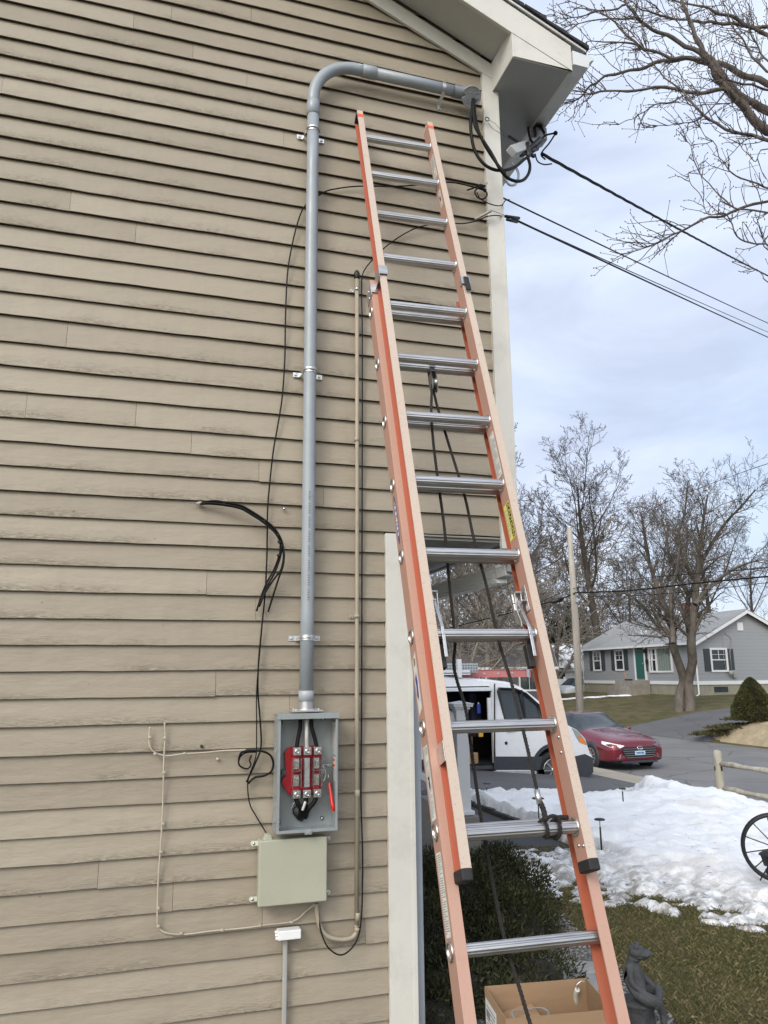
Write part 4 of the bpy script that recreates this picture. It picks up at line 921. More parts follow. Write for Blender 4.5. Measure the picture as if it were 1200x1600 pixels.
def asphalt(name, c, cr=.5):
    t = NT(name); n = t.noise(.8, None, 5, .6); f = t.noise(160, None, 3, .6)
    col = t.ramp(n, [(.3, _sc(c, .86)), (.7, _sc(c, 1.12))]); col = t.mix(t.ramp(f, [(.5, (0,)*3), (.7, (.4,)*3)]), col, _sc(c, 1.7))
    vo = t.n.new('ShaderNodeTexVoronoi'); vo.feature = 'DISTANCE_TO_EDGE'; vo.inputs['Scale'].default_value = .55
    dn = t.n.new('ShaderNodeTexNoise'); dn.inputs['Scale'].default_value = 2; dn.inputs['Detail'].default_value = 6; t.link(t.co, dn.inputs['Vector'])
    mx = t.mix(.25, t.co, dn.outputs['Color']); t.link(mx, vo.inputs['Vector'])
    k = t.ramp(vo.outputs['Distance'], [(.004, (cr,)*3), (.014, (0,)*3)]); col = t.mix(k, col, _sc(c, .3))
    return t.set(color=col, rough=.85, normal=t.bump(f, .5, .01), spec=.3)
road_m = asphalt('road_asphalt', (.185, .182, .18), .6); drive_m = asphalt('dark_asphalt', (.062, .063, .068), .15); drive2_m = asphalt('driveway_asphalt', (.115, .116, .12), .3)
sheet('road', [11.0, 12, 14, 19.0], [-60, -20, 0, 8, 12, 16, 20, 25, 32, 45, 70, 120], .006, road_m)
sheet('driveway', [3.6, 4, 5, 6, 7, 8, 8.65], [10.9, 12, 14, 16, 18.5], .008, drive2_m)
conc = mat('tan_concrete', (.34, .30, .235), .8, 0, .12, 1.5, .3, 40, dirt=.3)
sheet('driveway_apron', [8.66, 9.3, 9.9, 10.6, 10.98], [9.9, 11, 13, 15, 17, 19.5], .010, conc)
walk_m = mat('grey_concrete', (.30, .285, .26), .8, 0, .12, 1.5, .3, 40, dirt=.3)
sheet('sidewalk', [10.2, 10.6, 10.98], [-40, -10, 0, 5, 9.89], .010, walk_m)
sheet('opposite_driveway', [19.01, 19.15, 20, 22, 23.3, 26, 29, 32], [23.4, 25, 27, 29.2], .008, drive2_m, lambda x, y: gz(x))
# asphalt garden walk, edged with dark pavers
WX0, WX1 = 2.9, 3.95
sheet('garden_path', [WX0, 3.1, 3.3, 3.6, 3.95], [6.75, 8, 9.5, 10.88], .008, drive_m)
edge_m = mat('dark_paver', (.05, .05, .052), .85, 0, .3, 6, .6, 30)
rnd = random.Random(3)
pe = None
m = MB(); y = 7.3; 
while y < 10.8:
    L = rnd.uniform(.17, .21); x = 3.99; z = gz(x); m.box(x, x+.10, y, y+L-.012, z-.02, z+.055+rnd.uniform(-.01, .01)); y += L
o = m.build('path_edging', [edge_m], bevel=.008); tag(o, 'row of dark paver blocks edging the garden path in front of the snow bank', 'edging')
# sky side far hills
hill = mat('far_woods', (.075, .062, .05), .95, 0, .4, .15, 0)
m = MB(); pts = []
for k in range(80):
    a = RAD(-30+k*1.6); r = 230; hh = 7+4*noise.noise(Vector((k*.17, 1, 0)))+2.0*noise.noise(Vector((k*.9, 3, 0)))
    pts.append((r*math.sin(a), r*math.cos(a), hh))
vs = []
for p in pts: vs += [(p[0], p[1], -1), (p[0]*1.02, p[1]*1.02, p[2]*.8), (p[0]*1.12, p[1]*1.12, p[2])]
m.add(vs, [(i*3+j, (i+1)*3+j, (i+1)*3+j+1, i*3+j+1) for i in range(79) for j in range(2)], 0, True)
o = m.build('hills', [hill]); o['kind'] = 'structure'

# ---------------------------------------------------------------- snow
def snow_mat():
    t = NT('old_snow'); a = t.noise(2.2, None, 5, .6); b = t.noise(22, None, 6, .7)
    at = t.n.new('ShaderNodeVertexColor'); at.layer_name = 'melt'
    col = t.ramp(b, [(.3, (.83, .85, .88)), (.7, (.91, .92, .94))])
    d = t.ramp(t.noise(1.1, t.map((1, 1, 1), loc=(4, 1, 0)), 5, .65), [(.52, (0,)*3), (.72, (.5,)*3)]); col = t.mix(d, col, (.58, .53, .45)); sp = t.noise(130, None, 2, .5); col = t.mix(t.ramp(sp, [(.68, (0,)*3), (.74, (.5,)*3)]), col, (.25, .22, .18))
    me_ = t.math('MULTIPLY', at.outputs[0], t.ramp(t.noise(7, t.map((1, 1.7, 1)), 6, .7), [(.40, (0,)*3), (.58, (1,)*3)]))
    col = t.mix(t.math('MULTIPLY', me_, .85), col, (.20, .185, .155))
    return t.set(color=col, rough=.65, normal=t.bump(t.noise(60, None, 4, .7), .35, .012, t.bump(t.noise(11, None, 6, .7), .5, .05)), spec=.3)
snow_m = snow_mat()
def sstep(a, b, x):
    t = max(0, min(1, (x-a)/(b-a))); return t*t*(3-2*t)
def snow_h(x, y):
    """snow depth above ground and melt amount"""
    p = Vector((x, y, 0))
    e1 = 3.95+.85*sstep(5.2, 3.6, y)*0
    # near boundary line from the photo: (4.15,4.45) (3.5,5.0) (3.0,6.0)
    n = noise.noise(p*1.1)*.35+noise.noise(p*3.1)*.18+noise.noise(p*8)*.07
    # signed distance (roughly) from the near edge
    d_near = (x-3.5)*.72+(y-4.85)*.69
    if x < 4.05: d_near = min(d_near, max((6.75-y)*1.6, (x-4.05)*4))
    d_far = (9.55+.15*n-x) if y < 10.2 else (9.2-x)
    d_y = 10.6+.3*n-y if x < 7 else 11.3-.55*(x-7)-y+ .3*n
    d_right = 9
    if y < 4.85: d_near = min(d_near, 9)
    d = min(d_near, d_far, d_y)
    dep = .15*sstep(0, .9, d+n*.9)
    bank = .10*sstep(.0, 1.0, d)*sstep(6.6, 8.4, x*.55+y*.5)*(.8+.6*noise.noise(p*.8+Vector((3, 0, 0))))
    bank += .15*math.exp(-((x-7.3)**2/.40+(y-9.9)**2/.6))+.10*noise.noise(p*1.6+Vector((0, 0, 4)))*sstep(6.2, 8, x*.55+y*.5)
    bank += .10*math.exp(-((x-4.6)**2/.25+(y-8.7)**2/2.0)) if d > 0 else 0
    fd = 1-.75*sstep(7.7, 9.0, x); dep *= fd; bank *= fd
    h = dep+bank*sstep(0, .5, d)+n*.05*sstep(0, .4, d)
    melt = 1-sstep(.1, 1.5+1.1*sstep(4.3, 3.1, x), d+n*.7)
    if melt > .03: h = h*(1-.75*melt)+.055*melt*(noise.noise(Vector((x*5.5+y*1.5, y*9.5, 2)))*1.5+noise.noise(p*21)*.35+.12)
    if d+n*.35 < -.12: h = -.05+min(0, d)*.1
    k = sstep(-.1, .3, d); h += k*(.028*noise.noise(p*8)+.055*noise.noise(p*3.6)+.012*noise.noise(p*19))+.012*noise.noise(p*11)
    return h-.005, melt
def make_snow():
    vs = []; melt = []; xs = []; x = 2.2
    while x < 11: xs.append(x); x += .035+.012*max(0, x-4)
    ys = []; y = 3.2
    while y < 11.6: ys.append(y); y += .035+.006*max(0, y-5)
    for x in xs:
        for y in ys:
            h, ml = snow_h(x, y); j = noise.noise(Vector((x*7, y*7, 5)))*.02
            vs.append((x+j, y-j, gz(x)+max(h, -.08))); melt.append(ml)
    ny = len(ys); fs = []
    for i in range(len(xs)-1):
        for j in range(ny-1):
            q = (i*ny+j, (i+1)*ny+j, (i+1)*ny+j+1, i*ny+j+1)
            if max(vs[k][2]-gz(vs[k][0]) for k in q) > -.035: fs.append(q)
    me = bpy.data.meshes.new('snow'); me.from_pydata(vs, [], fs)
    ca = me.color_attributes.new('melt', 'FLOAT_COLOR', 'POINT'); ca.data.foreach_set('color', [c for m_ in melt for c in (m_, m_, m_, 1)])
    for p in me.polygons: p.use_smooth = True
    me.materials.append(snow_m); o = bpy.data.objects.new('snow', me); COL.objects.link(o); o['kind'] = 'stuff'
    tag(o, 'old snow bank melting on the front lawn', 'snow', kind='stuff')
make_snow()
# patch of snow left of the lawn near the bush, and thin strips over the street
m = MB(); vs = []; nx, ny = 70, 60
for i in range(nx):
    for j in range(ny):
        u, v = i/(nx-1), j/(ny-1); x = 1.9+1.45*u; y = 5.7+.95*v; p = Vector((x, y, 7)); e = min(u, 1-u, v, 1-v)*4
        h = .10*sstep(0, .8, e)+.05*noise.noise(p*3)+.03*noise.noise(p*9)-.04*(u); vs.append((x, y, h-.025))
m.add(vs, [(i*ny+j, (i+1)*ny+j, (i+1)*ny+j+1, i*ny+j+1) for i in range(nx-1) for j in range(ny-1)], 0, True)
clean_snow = mat('clean_snow', (.84, .86, .88), .65, 0, .04, 8, .5, 18)
o = m.build('snow_patch', [clean_snow], fix=False); tag(o, 'small snow patch between the dark shrub and the garden path', 'snow', kind='stuff')

# grass blades close by
def blades(name, n, region, hgt, seed, mt, label):
    r = random.Random(seed); vs = []; fs = []
    for _ in range(n):
        x, y = region(r)
        if x is None: continue
        if snow_h(x, y)[0] > .0 and x > 2.6: continue
        a = r.random()*6.28; h = hgt*r.uniform(.4, 1.2); w = .0022; l = h*r.uniform(.3, 1.6); b = r.random()*6.28; z = gz(x)
        o = len(vs); vs += [(x-w*math.cos(a), y-w*math.sin(a), z), (x+w*math.cos(a), y+w*math.sin(a), z), (x+l*.5*math.cos(b), y+l*.5*math.sin(b), z+h*.8), (x+l*math.cos(b), y+l*math.sin(b), z+h)]
        fs += [(o, o+1, o+2), (o+1, o+3, o+2)]
    me = bpy.data.meshes.new(name); me.from_pydata(vs, [], fs); me.materials.append(mt); o = bpy.data.objects.new(name, me); COL.objects.link(o)
    tag(o, label, 'grass', kind='stuff')
def blade_mat():
    t = NT('grass_blades'); g = t.n.new('ShaderNodeNewGeometry'); rd = g.outputs['Random Per Island']
    c = t.ramp(rd, [(0, (.055, .068, .020)), (.45, (.095, .098, .038)), (.7, (.17, .145, .07)), (1, (.27, .225, .13))]); return t.set(color=c, rough=.8, spec=.2)
def edge_x(y): return 2.05+.55*sstep(3.2, 5.6, y)*0+.62*(y-3.0)*.35
def reg(r):
    x = r.uniform(2.0, 5.0); y = r.uniform(2.6, 7.0)
    if x < 2.42+(y-3.3)*.20: return None, None
    return x, y
blades('grass', 90000, reg, .022, 5, blade_mat(), 'short olive and straw coloured winter lawn in front of the snow')
# dead leaves on lawn and snow
leaf_m = mat('dead_leaf', (.22, .15, .08), .8, 0, .4, 30)
m = MB(); r = random.Random(9)
for _ in range(70):
    x = r.uniform(2.5, 4.5); y = r.uniform(3.2, 5.6); a = r.random()*6.28; l = r.uniform(.012, .03); w = l*.4; z = gz(x)+max(0, snow_h(x, y)[0])+.012
    c, s = math.cos(a), math.sin(a); m.add([(x-l*c, y-l*s, z), (x+w*s, y-w*c, z+.006), (x+l*c, y+l*s, z+.002), (x-w*s, y+w*c, z+.004)], [(0, 1, 2, 3)])
o = m.build('fallen_leaves', [leaf_m], fix=False); tag(o, 'dead leaves scattered over the lawn', 'leaves', kind='stuff')
m = MB(); r = random.Random(19)
for _ in range(420):
    x = r.uniform(3.0, 8.6); y = r.uniform(3.9, 10.0); h = snow_h(x, y)[0]
    if h < .01: continue
    a = r.random()*6.28; l = r.uniform(.006, .03) if r.random() < .9 else r.uniform(.04, .09); w = .0035; z = gz(x)+h+.012; c, s = math.cos(a), math.sin(a)
    m.add([(x-l*c, y-l*s, z), (x+w*s, y-w*c, z+.003), (x+l*c, y+l*s, z+.004), (x-w*s, y+w*c, z+.002)], [(0, 1, 2, 3)])
o = m.build('twig_debris', [mat('wet_twig', (.06, .045, .03), .8, 0, .4, 30)], fix=False); tag(o, 'small dark twigs and bits strewn over the snow bank', 'debris', kind='stuff')
# gravel bed beside the house front with loose stones
def gravel_mat():
    t = NT('grey_gravel'); vo = t.n.new('ShaderNodeTexVoronoi'); vo.inputs['Scale'].default_value = 70; t.link(t.co, vo.inputs['Vector'])
    c = t.ramp(vo.outputs['Color'], [(.2, (.10, .10, .10)), (.8, (.27, .265, .255))]); return t.set(color=c, rough=.9, normal=t.bump(vo.outputs['Distance'], .9, -.03))
sheet('gravel_bed', frange(1.2, 2.62, 6), frange(2.4, 5.0, 6), .006, gravel_mat(), lambda x, y: gz(x))
o = SC.objects['gravel_bed']
for v in o.data.vertices:
    if v.co.x > 2.6: v.co.x = 2.40+(v.co.y-3.3)*.20
m = MB(); r = random.Random(31)
for _ in range(1500):
    y = r.uniform(2.6, 5.0); x = r.uniform(1.9, 2.42+(y-3.3)*.20); s = r.uniform(.006, .016); m.ball((x, y, .008+s*.3), s, 5, 3, 0, (1, r.uniform(.7, 1), .6), .5)
o = m.build('gravel_stones', [mat('gravel_stone', (.22, .215, .205), .9, 0, .45, 14)], fix=False); tag(o, 'loose grey gravel round the frog statue', 'gravel', kind='stuff')
stone = mat('flagstone', (.27, .27, .265), .85, 0, .2, 8, .5, 30)
for i, (px, py, r0, l) in enumerate(((905, 1512, .14, 'flat grey stone between the shrub and the ladder rail'), (893, 1528, .10, 'small flat stone half under the cardboard box edge'), (925, 1535, .13, 'pale flat stone behind the cardboard box'))):
    p = aZ(px, py, .03); m = MB(); R = random.Random(i); pl = [(r0*R.uniform(.8, 1.1)*math.cos(a), r0*.75*R.uniform(.8, 1.1)*math.sin(a)) for a in [2*PI*k/9 for k in range(9)]]
    m.prism(pl, 0, .03, lambda u, v, w: (u, v, w)); o = m.build('flat_stone', [stone], bevel=.008); o.location = (p.x, p.y, .006); tag(o, l, 'stone')

# ---------------------------------------------------------------- shrubs
def leafy(name, blobs, n, size, mt, seed, parent=None, origin=(0, 0, 0), up=.4, inner=.35):
    r = random.Random(seed); vs = []; fs = []; O = Vector(origin)
    W = [b[1][0]*b[1][1]*b[1][2] for b in blobs]; S = sum(W)
    for _ in range(n):
        q = r.random()*S; i = 0
        while q > W[i]: q -= W[i]; i += 1
        c, s = blobs[i]; d = Vector((r.gauss(0, 1), r.gauss(0, 1), r.gauss(0, 1))).normalized(); k = (inner+(1-inner)*r.random())**.5*(1+.22*noise.noise(d*2.3+Vector(c)*2)+.12*noise.noise(d*6))
        if d.z < -.5: continue
        p = Vector(c)+Vector((d.x*s[0], d.y*s[1], d.z*s[2]))*k
        if p.z < 0.01: continue
        t = (d+Vector((r.gauss(0, .6), r.gauss(0, .6), r.gauss(up, .5)))).normalized(); sd = t.cross(Vector((r.gauss(0, 1), r.gauss(0, 1), r.gauss(0, 1)))).normalized()
        l = size*r.uniform(.6, 1.4); w = l*.26; o = len(vs); p -= O
        vs += [p-sd*w, p+sd*w, p+t*l+sd*w*.3, p+t*l*1.1-sd*w*.3]; fs.append((o, o+1, o+2, o+3))
    me = bpy.data.meshes.new(name); me.from_pydata([tuple(v) for v in vs], [], fs); me.materials.append(mt); o = bpy.data.objects.new(name, me); COL.objects.link(o); o.parent = parent; return o
def foliage(name, a, b):
    t = NT(name); g = t.n.new('ShaderNodeNewGeometry'); n = t.noise(3, None, 4)
    c = t.mix(g.outputs['Random Per Island'], a, b); c = t.mix(t.ramp(n, [(.35, (0,)*3), (.7, (.6,)*3)]), c, _sc(b, 1.3)); return t.set(color=c, rough=.75, spec=.25)
yew = foliage('dark_juniper', (.009, .014, .008), (.048, .050, .020))
sb = thing('juniper_shrub', 'dark spreading juniper shrub low against the house corner behind the ladder', 'shrub', (2.0, 5.0, 0))
bl = [((1.9, 5.0, .12), (.55, .65, .33)), ((2.35, 5.25, .12), (.40, .55, .30)), ((1.55, 4.5, .08), (.35, .45, .30)), ((2.2, 4.7, .06), (.35, .38, .26)), ((1.6, 5.7, .16), (.4, .5, .36)), ((2.1, 5.75, .15), (.4, .4, .33)), ((2.45, 5.5, .12), (.30, .3, .28)), ((1.9, 4.35, .02), (.32, .3, .22)), ((1.55, 4.0, .02), (.30, .34, .22)), ((2.05, 4.05, .0), (.27, .26, .20)), ((1.35, 3.78, .0), (.22, .25, .2)), ((1.75, 3.72, .0), (.25, .22, .17))]
leafy('foliage', bl, 120000, .019, yew, 2, sb, (2.0, 5.0, 0))
m = MB(); r = random.Random(5)
for _ in range(60):
    c, s = bl[r.randrange(len(bl))]; d = Vector((r.gauss(0, .6), r.gauss(0, .6), .7)).normalized(); m.tube([Vector((c[0], c[1], 0))-Vector((2, 5, 0)), Vector((c[0]+d.x*s[0]*.9-2, c[1]+d.y*s[1]*.9-5, c[2]+d.z*s[2]*.9))], [.008, .002], 4)
for c, s in bl: m.ball(Vector(c)-Vector((2, 5, .05)), 1, 14, 8, 0, (s[0]*.72, s[1]*.72, s[2]*.72), .2)
m.build('stems', [mat('dark_bark', (.018, .016, .012), .9, 0, .3, 20)], sb)
# ---------------------------------------------------------------- front porch
porch_w = mat('porch_white_vinyl', (.60, .62, .65), .38, 0, .05, 4)
deck_m = mat('grey_deck_board', (.16, .16, .155), .6, 0, .15, 5, .3, 40, (6, 1, 1))
N0 = aD(723, 1272, 5.95); nx_, ny_ = N0.x, N0.y
pc = thing('front_porch', 'grey deck porch steps with white railing and square white newel post behind the ladder', 'porch', (1.9, ny_, 0)); PO = Vector((1.9, ny_, 0))
def newel(x, y, z0, h, w=.098):
    m = MB(); m.box(x-w/2, x+w/2, y-w/2, y+w/2, z0, z0+h); o = m.build('newel_post', [porch_w], pc, bevel=.004)
    m = MB(); 
    for a, b, c in ((.060, 0, .018), (.078, .018, .034), (.082, .034, .044)): m.box(x-a, x+a, y-a, y+a, z0+h+b, z0+h+c)
    vs = [(x-.076, y-.076, z0+h+.044), (x+.076, y-.076, z0+h+.044), (x+.076, y+.076, z0+h+.044), (x-.076, y+.076, z0+h+.044), (x, y, z0+h+.062)]; m.add(vs, [(0, 1, 2, 3), (0, 1, 4), (1, 2, 4), (2, 3, 4), (3, 0, 4)])
    m.build('post_cap', [porch_w], o, bevel=.003)
    m = MB(); m.box(x-.07, x+.07, y-.07, y+.07, z0, z0+.03); m.build('post_base', [porch_w], o, bevel=.006)
lx, ly = nx_-PO.x, 0
topz = aD(723, 1108, 5.95).z; z0 = N0.z
newel(lx, ly, z0, topz-z0)
# pedestal / lowest step below the newel
tanp = mat('step_side', (.17, .165, .155), .7, 0, .1, 5, .2, 30)
m = MB(); m.box(lx-.12, lx+.09, -.12, .95, .0, z0-.002); m.build('step', [tanp], pc, bevel=.006)
hx2 = 1.21-PO.x
zt2 = z0+.52
newel(hx2+.12, ly, zt2, .86); newel(hx2+.12, 1.3, zt2, .86)
m = MB()
m.prism([(hx2+.20, zt2-.02), (lx-.12, z0-.0), (lx-.12, .0), (lx-.16, .0), (hx2+.2, zt2-.30)], -.03, .0, lambda u, v, w: (u, w, v)); m.build('stringer', [tanp], pc, bevel=.003)
m = MB(); n = 4
for k in range(n):
    a = hx2+.2+(lx-.12-hx2-.2)*k/n; b = hx2+.2+(lx-.12-hx2-.2)*(k+1)/n; z = zt2-(zt2-z0)*(k+.6)/n; m.box(a, b+.02, .001, 1.1, z-.03, z)
m.build('tread', [deck_m], pc, bevel=.004)
m = MB()
for k in range(9): m.box(hx2+.005, hx2+.19, .0+k*.14, .133+k*.14, zt2-.028, zt2)
m.box(hx2+.005, hx2+.19, -.028, -.002, zt2-.22, zt2-.002); m.build('deck', [deck_m], pc, bevel=.003)
m = MB(); m.box(hx2+.005, hx2+.185, -.02, -.012, 0, zt2-.23); m.build('skirt', [mat('dark_skirt', (.05, .05, .05), .7)], pc)
# railing
A = Vector((hx2+.17, 0, zt2+.80)); B = Vector((lx-.05, 0, topz-.10)); m = MB()
m.bar(A, B, .06, .035, (0, 1, 0)); m.bar(A+Vector((0, 0, .022)), B+Vector((0, 0, .022)), .075, .015, (0, 1, 0)); m.build('handrail', [porch_w], pc, bevel=.005)
A2 = Vector((hx2+.17, 0, zt2+.10)); B2 = Vector((lx-.05, 0, z0+.12)); m = MB(); m.bar(A2, B2, .05, .04, (0, 1, 0)); m.build('lower_rail', [porch_w], pc, bevel=.004)
nb = 7
for k in range(nb):
    t = (k+.6)/nb; p = A2.lerp(B2, t); q = A.lerp(B, t); m = MB(); m.box(p.x-.016, p.x+.016, -.016, .016, p.z, q.z-.01); m.build('baluster', [porch_w], pc, bevel=.003)
m = MB(); m.box(hx2+.02, hx2+.06, -.03, .02, zt2+.1, zt2+.9); m.build('baluster', [porch_w], pc, bevel=.003)

# ---------------------------------------------------------------- cardboard box, statue
card = mat('cardboard', (.33, .215, .125), .85, 0, .07, 4, .12, 60, (1, 1, 6))
# box corners on plane of its top rim
zt = .30
cA = aZ(757, 1541, zt); cB = aZ(916, 1528, zt); cC = aZ(957, 1577, zt); cD = aZ(790, 1592, zt)
bx = thing('cardboard_box', 'open brown cardboard box with a shipping label on the ground behind the ladder foot', 'box', ((cA+cC)/2).xy.to_3d()); o = Vector(bx.location)
C4 = [cA-o, cB-o, cC-o, cD-o]
m = MB(); th = .004; cen = sum(C4, Vector())/4
for a, b in zip(C4, C4[1:]+C4[:1]):
    a = Vector(a); b = Vector(b); ai = a.lerp(Vector((0, 0, a.z)), .012); bi = b.lerp(Vector((0, 0, b.z)), .012)
    m.add([(a.x, a.y, .01), (b.x, b.y, .01), (b.x, b.y, b.z), (a.x, a.y, a.z), (ai.x, ai.y, .012), (bi.x, bi.y, .012), (bi.x, bi.y, b.z), (ai.x, ai.y, a.z)], [(0,1,2,3), (7,6,5,4), (3,2,6,7)])
m.add([(p.x, p.y, .012) for p in C4], [(0, 1, 2, 3)]); m.build('carton', [card], bx, fix=False)
dA, dD = Vector(C4[0]), Vector(C4[3])
M = lblM(dA+(dD-dA)*.06+Vector((-.0015, -.001, -.20)), (dD-dA), (0, 0, 1)); Lw = (dD-dA).length
m = MB(); m.box(0, Lw*.52, 0, .165, 0, .0008, 0, M); printed(m, .005, Lw*.5, .01, .155, M @ Matrix.Translation((0, 0, .0008)), 9, 4); m.box(.01, Lw*.2, .10, .13, .0009, .0014, 1, M)
m.box(Lw*.60, Lw*.80, .04, .13, 0, .0008, 0, M); printed(m, Lw*.60, Lw*.80, .05, .12, M @ Matrix.Translation((0, 0, .0008)), 6, 2)
m.build('shipping_label', [lab, ink], bx, fix=False)
# contents
fl = thing('cardboard_flap', 'folded cardboard piece lying in the brown box', 'cardboard', (o.x, o.y, .0)); m = MB()
f4 = [aZ(783, 1583, .2)-o, aZ(829, 1566, .22)-o, aZ(845, 1587, .2)-o, aZ(800, 1600, .17)-o]; m.add(f4+[p+Vector((0, 0, -.004)) for p in f4], [(0,1,2,3), (7,6,5,4), (0,4,5,1), (1,5,6,2), (2,6,7,3), (3,7,4,0)]); m.build('piece', [card], fl)
wl = thing('wire_coil', 'pale coiled wire inside the brown box', 'wire', (o.x, o.y, 0)); m = MB(); c = aZ(828, 1588, .215)-o
m.tube([c+Vector((.075*math.cos(a)*(1+a*.01), .05*math.sin(a), .004*math.sin(a*3)+.01)) for a in [k*.25 for k in range(60)]], .0022, 6); m.build('coil', [mat('grey_wire', (.3, .3, .3), .5)], wl)
wp = thing('white_cable_offcut', 'stripped white cable offcut standing up in the brown box', 'cable', (o.x, o.y, 0)); m = MB()
P = spline([aZ(898, 1584, .15)-o, aZ(900, 1568, .20)-o, aZ(900, 1555, .24)-o, aZ(902, 1546, .27)-o], 5); m.tube(P, .011, 10); m.build('sheath', [mat('dirty_white_sheath', (.6, .6, .55), .6, 0, .2, 30)], wp)
m = MB(); m.tube([P[-1], P[-1]+Vector((.0, 0, .02)), P[-1]+Vector((.02, 0, .03)), P[-1]+Vector((.035, -.005, .027))], .003, 6); m.build('bare_wire', [galv], wp)

statm = mat('dark_cast_stone', (.052, .055, .06), .75, 0, .3, 12, .5, 50, dirt=.3)
sp0 = aZ(1001, 1628, 0); st = thing('frog_statue', 'dark grey stone frog statue sitting cross-legged on a tree stump at the lawn edge', 'statue', (sp0.x, sp0.y, 0))
SH = .50
def skin(name, nodes, edges, mt, parent, sub=2):
    me = bpy.data.meshes.new(name); me.from_pydata([n[0] for n in nodes], edges, []); o = bpy.data.objects.new(name, me); COL.objects.link(o)
    md = o.modifiers.new('s', 'SKIN'); s2 = o.modifiers.new('u', 'SUBSURF'); s2.levels = sub; s2.render_levels = sub
    for i, n in enumerate(nodes):
        r_ = n[1] if isinstance(n[1], tuple) else (n[1], n[1]); me.skin_vertices[0].data[i].radius = r_
        me.skin_vertices[0].data[i].use_root = (i == 0)
    ev = o.evaluated_get(bpy.context.evaluated_depsgraph_get()); m2 = bpy.data.meshes.new_from_object(ev)
    bpy.data.objects.remove(o); bpy.data.meshes.remove(me)
    for p in m2.polygons: p.use_smooth = True
    m2.name = name; m2.materials.clear(); m2.materials.append(mt); o = bpy.data.objects.new(name, m2); COL.objects.link(o); o.parent = parent; return o
m = MB(); m.lathe((0, .02, 0), (0, 0, 1), [(.13, 0), (.115, .03), (.085, .08), (.082, .15), (.092, .185), (.10, .20), (.0001, .205)], 22)
for k in range(22):
    pass
for v in range(len(m.v)):
    x, y, z = m.v[v]; n_ = 1+.16*noise.noise(Vector((x*22, y*22, z*5)))+.08*noise.noise(Vector((x*50, y*50, z*20))); m.v[v] = (x*n_, y*n_, z)
for a in (.3, 1.4, 2.6, 3.6, 4.4, 5.6): m.tube([(.08*math.cos(a), .02+.08*math.sin(a), .05), (.125*math.cos(a), .02+.125*math.sin(a), .015), (.16*math.cos(a), .02+.16*math.sin(a), .0)], [.03, .022, .01], 8)
m.build('stump', [statm], st)
fb = [((0, .02, .235), (.075, .075)), ((-.012, .02, .29), (.068, .07)), ((-.018, .02, .35), (.055, .058)), ((-.008, .02, .40), (.040, .042)), ((-.002, .02, .425), (.034, .036)), ((.002, .02, .435), (.03, .03)), ((.004, .02, .44), (.026, .026)),
      ((-.03, -.045, .39), .022), ((-.02, -.065, .31), .018), ((.045, -.06, .265), .016), ((.09, -.05, .25), .014),
      ((-.03, .09, .39), .022), ((.0, .11, .33), .018), ((.06, .09, .28), .016), ((.10, .05, .26), .014),
      ((.04, -.07, .235), .036), ((.115, -.055, .235), .032), ((.135, -.03, .17), .022), ((.135, -.03, .10), .018), ((.165, -.03, .075), .016),
      ((.04, .10, .235), .036), ((.12, .06, .255), .032), ((.12, -.02, .24), .022), ((.10, -.08, .20), .018)]
fe = [(0, 1), (1, 2), (2, 3), (3, 4), (4, 5), (5, 6), (2, 7), (7, 8), (8, 9), (9, 10), (2, 11), (11, 12), (12, 13), (13, 14), (0, 15), (15, 16), (16, 17), (17, 18), (18, 19), (0, 20), (20, 21), (21, 22), (22, 23)]
fo = skin('frog_body', fb, fe, statm, st)
m = MB()
m.ball((.012, .02, .452), .05, 18, 12, 0, (1, .98, .68)); m.ball((.050, .02, .446), .045, 18, 12, 0, (1.05, .98, .5)); m.ball((.02, .02, .432), .05, 14, 8, 0, (1.1, .8, .45)); m.build('head', [statm], fo); m = MB()
for sy in (-1, 1): m.ball((.014, .02+sy*.028, .480), .015, 10, 8)
m.build('eyes', [statm], fo)
st.scale = (.78, .78, .80); st.rotation_euler.z = RAD(-38)

# ---------------------------------------------------------------- path lights, wheel, fence
def pathlight(px, pt, pb, D, label, r=.03, tilt=0):
    top = aD(px, pt, D); bot = aD(px+1, pb, D); t = thing('path_light', label, 'light', (bot.x, bot.y, bot.z-.05), group='black stake path lights in the snow'); h = top.z-bot.z+.05; s = D/1188*1.0
    rr = r; m = MB(); m.lathe((0, 0, h-.006), (0, 0, 1), [(.004, 0), (rr, .0), (rr, .006), (rr*.8, .011), (.0001, .012)], 16); m.build('lamp_head', [black_plastic], t)
    m = MB(); m.cyl((0, 0, h*.72), (0, 0, h-.006), .004, .004, 8); m.build('lamp_neck', [mat('clear_lamp', (.4, .42, .42), .2)], t)
    m = MB(); m.cyl((0, 0, -.02), (0, 0, h*.72), .007, .007, 8); m.build('stake', [black_plastic], t)
pathlight(938, 1280, 1313, 6.6, 'black mushroom path light standing in the snow just right of the ladder', .042)
pathlight(841, 1247, 1277, 8.6, 'black flat-topped path light between the two ladder rails in front of the snow', .065)
pathlight(760, 1224, 1240, 10.6, 'small path light near the van just above the snow bank', .05)
pathlight(972, 1232, 1242, 9.5, 'path light head peeping over the crest of the snow bank', .04)
ring = mat('black_iron', (.018, .018, .02), .45, .3, .2, 20)
wc0 = aD(1214, 1325, 6.9); wh = thing('wagon_wheel', 'black iron wagon wheel standing in the snow at the right edge', 'wheel', wc0)
wr = 42*6.9/1188*1.0; m = MB(); k_ = 40
def wq(a, r, dx=0):
    return Vector((r*math.cos(a)*.82, -r*math.cos(a)*.57, r*math.sin(a)))
for a in range(k_):
    A, B = 2*PI*a/k_, 2*PI*(a+1)/k_; m.bar(wq(A, wr), wq(B+.02, wr), .020, .045, (0.57, .82, 0)) if False else None
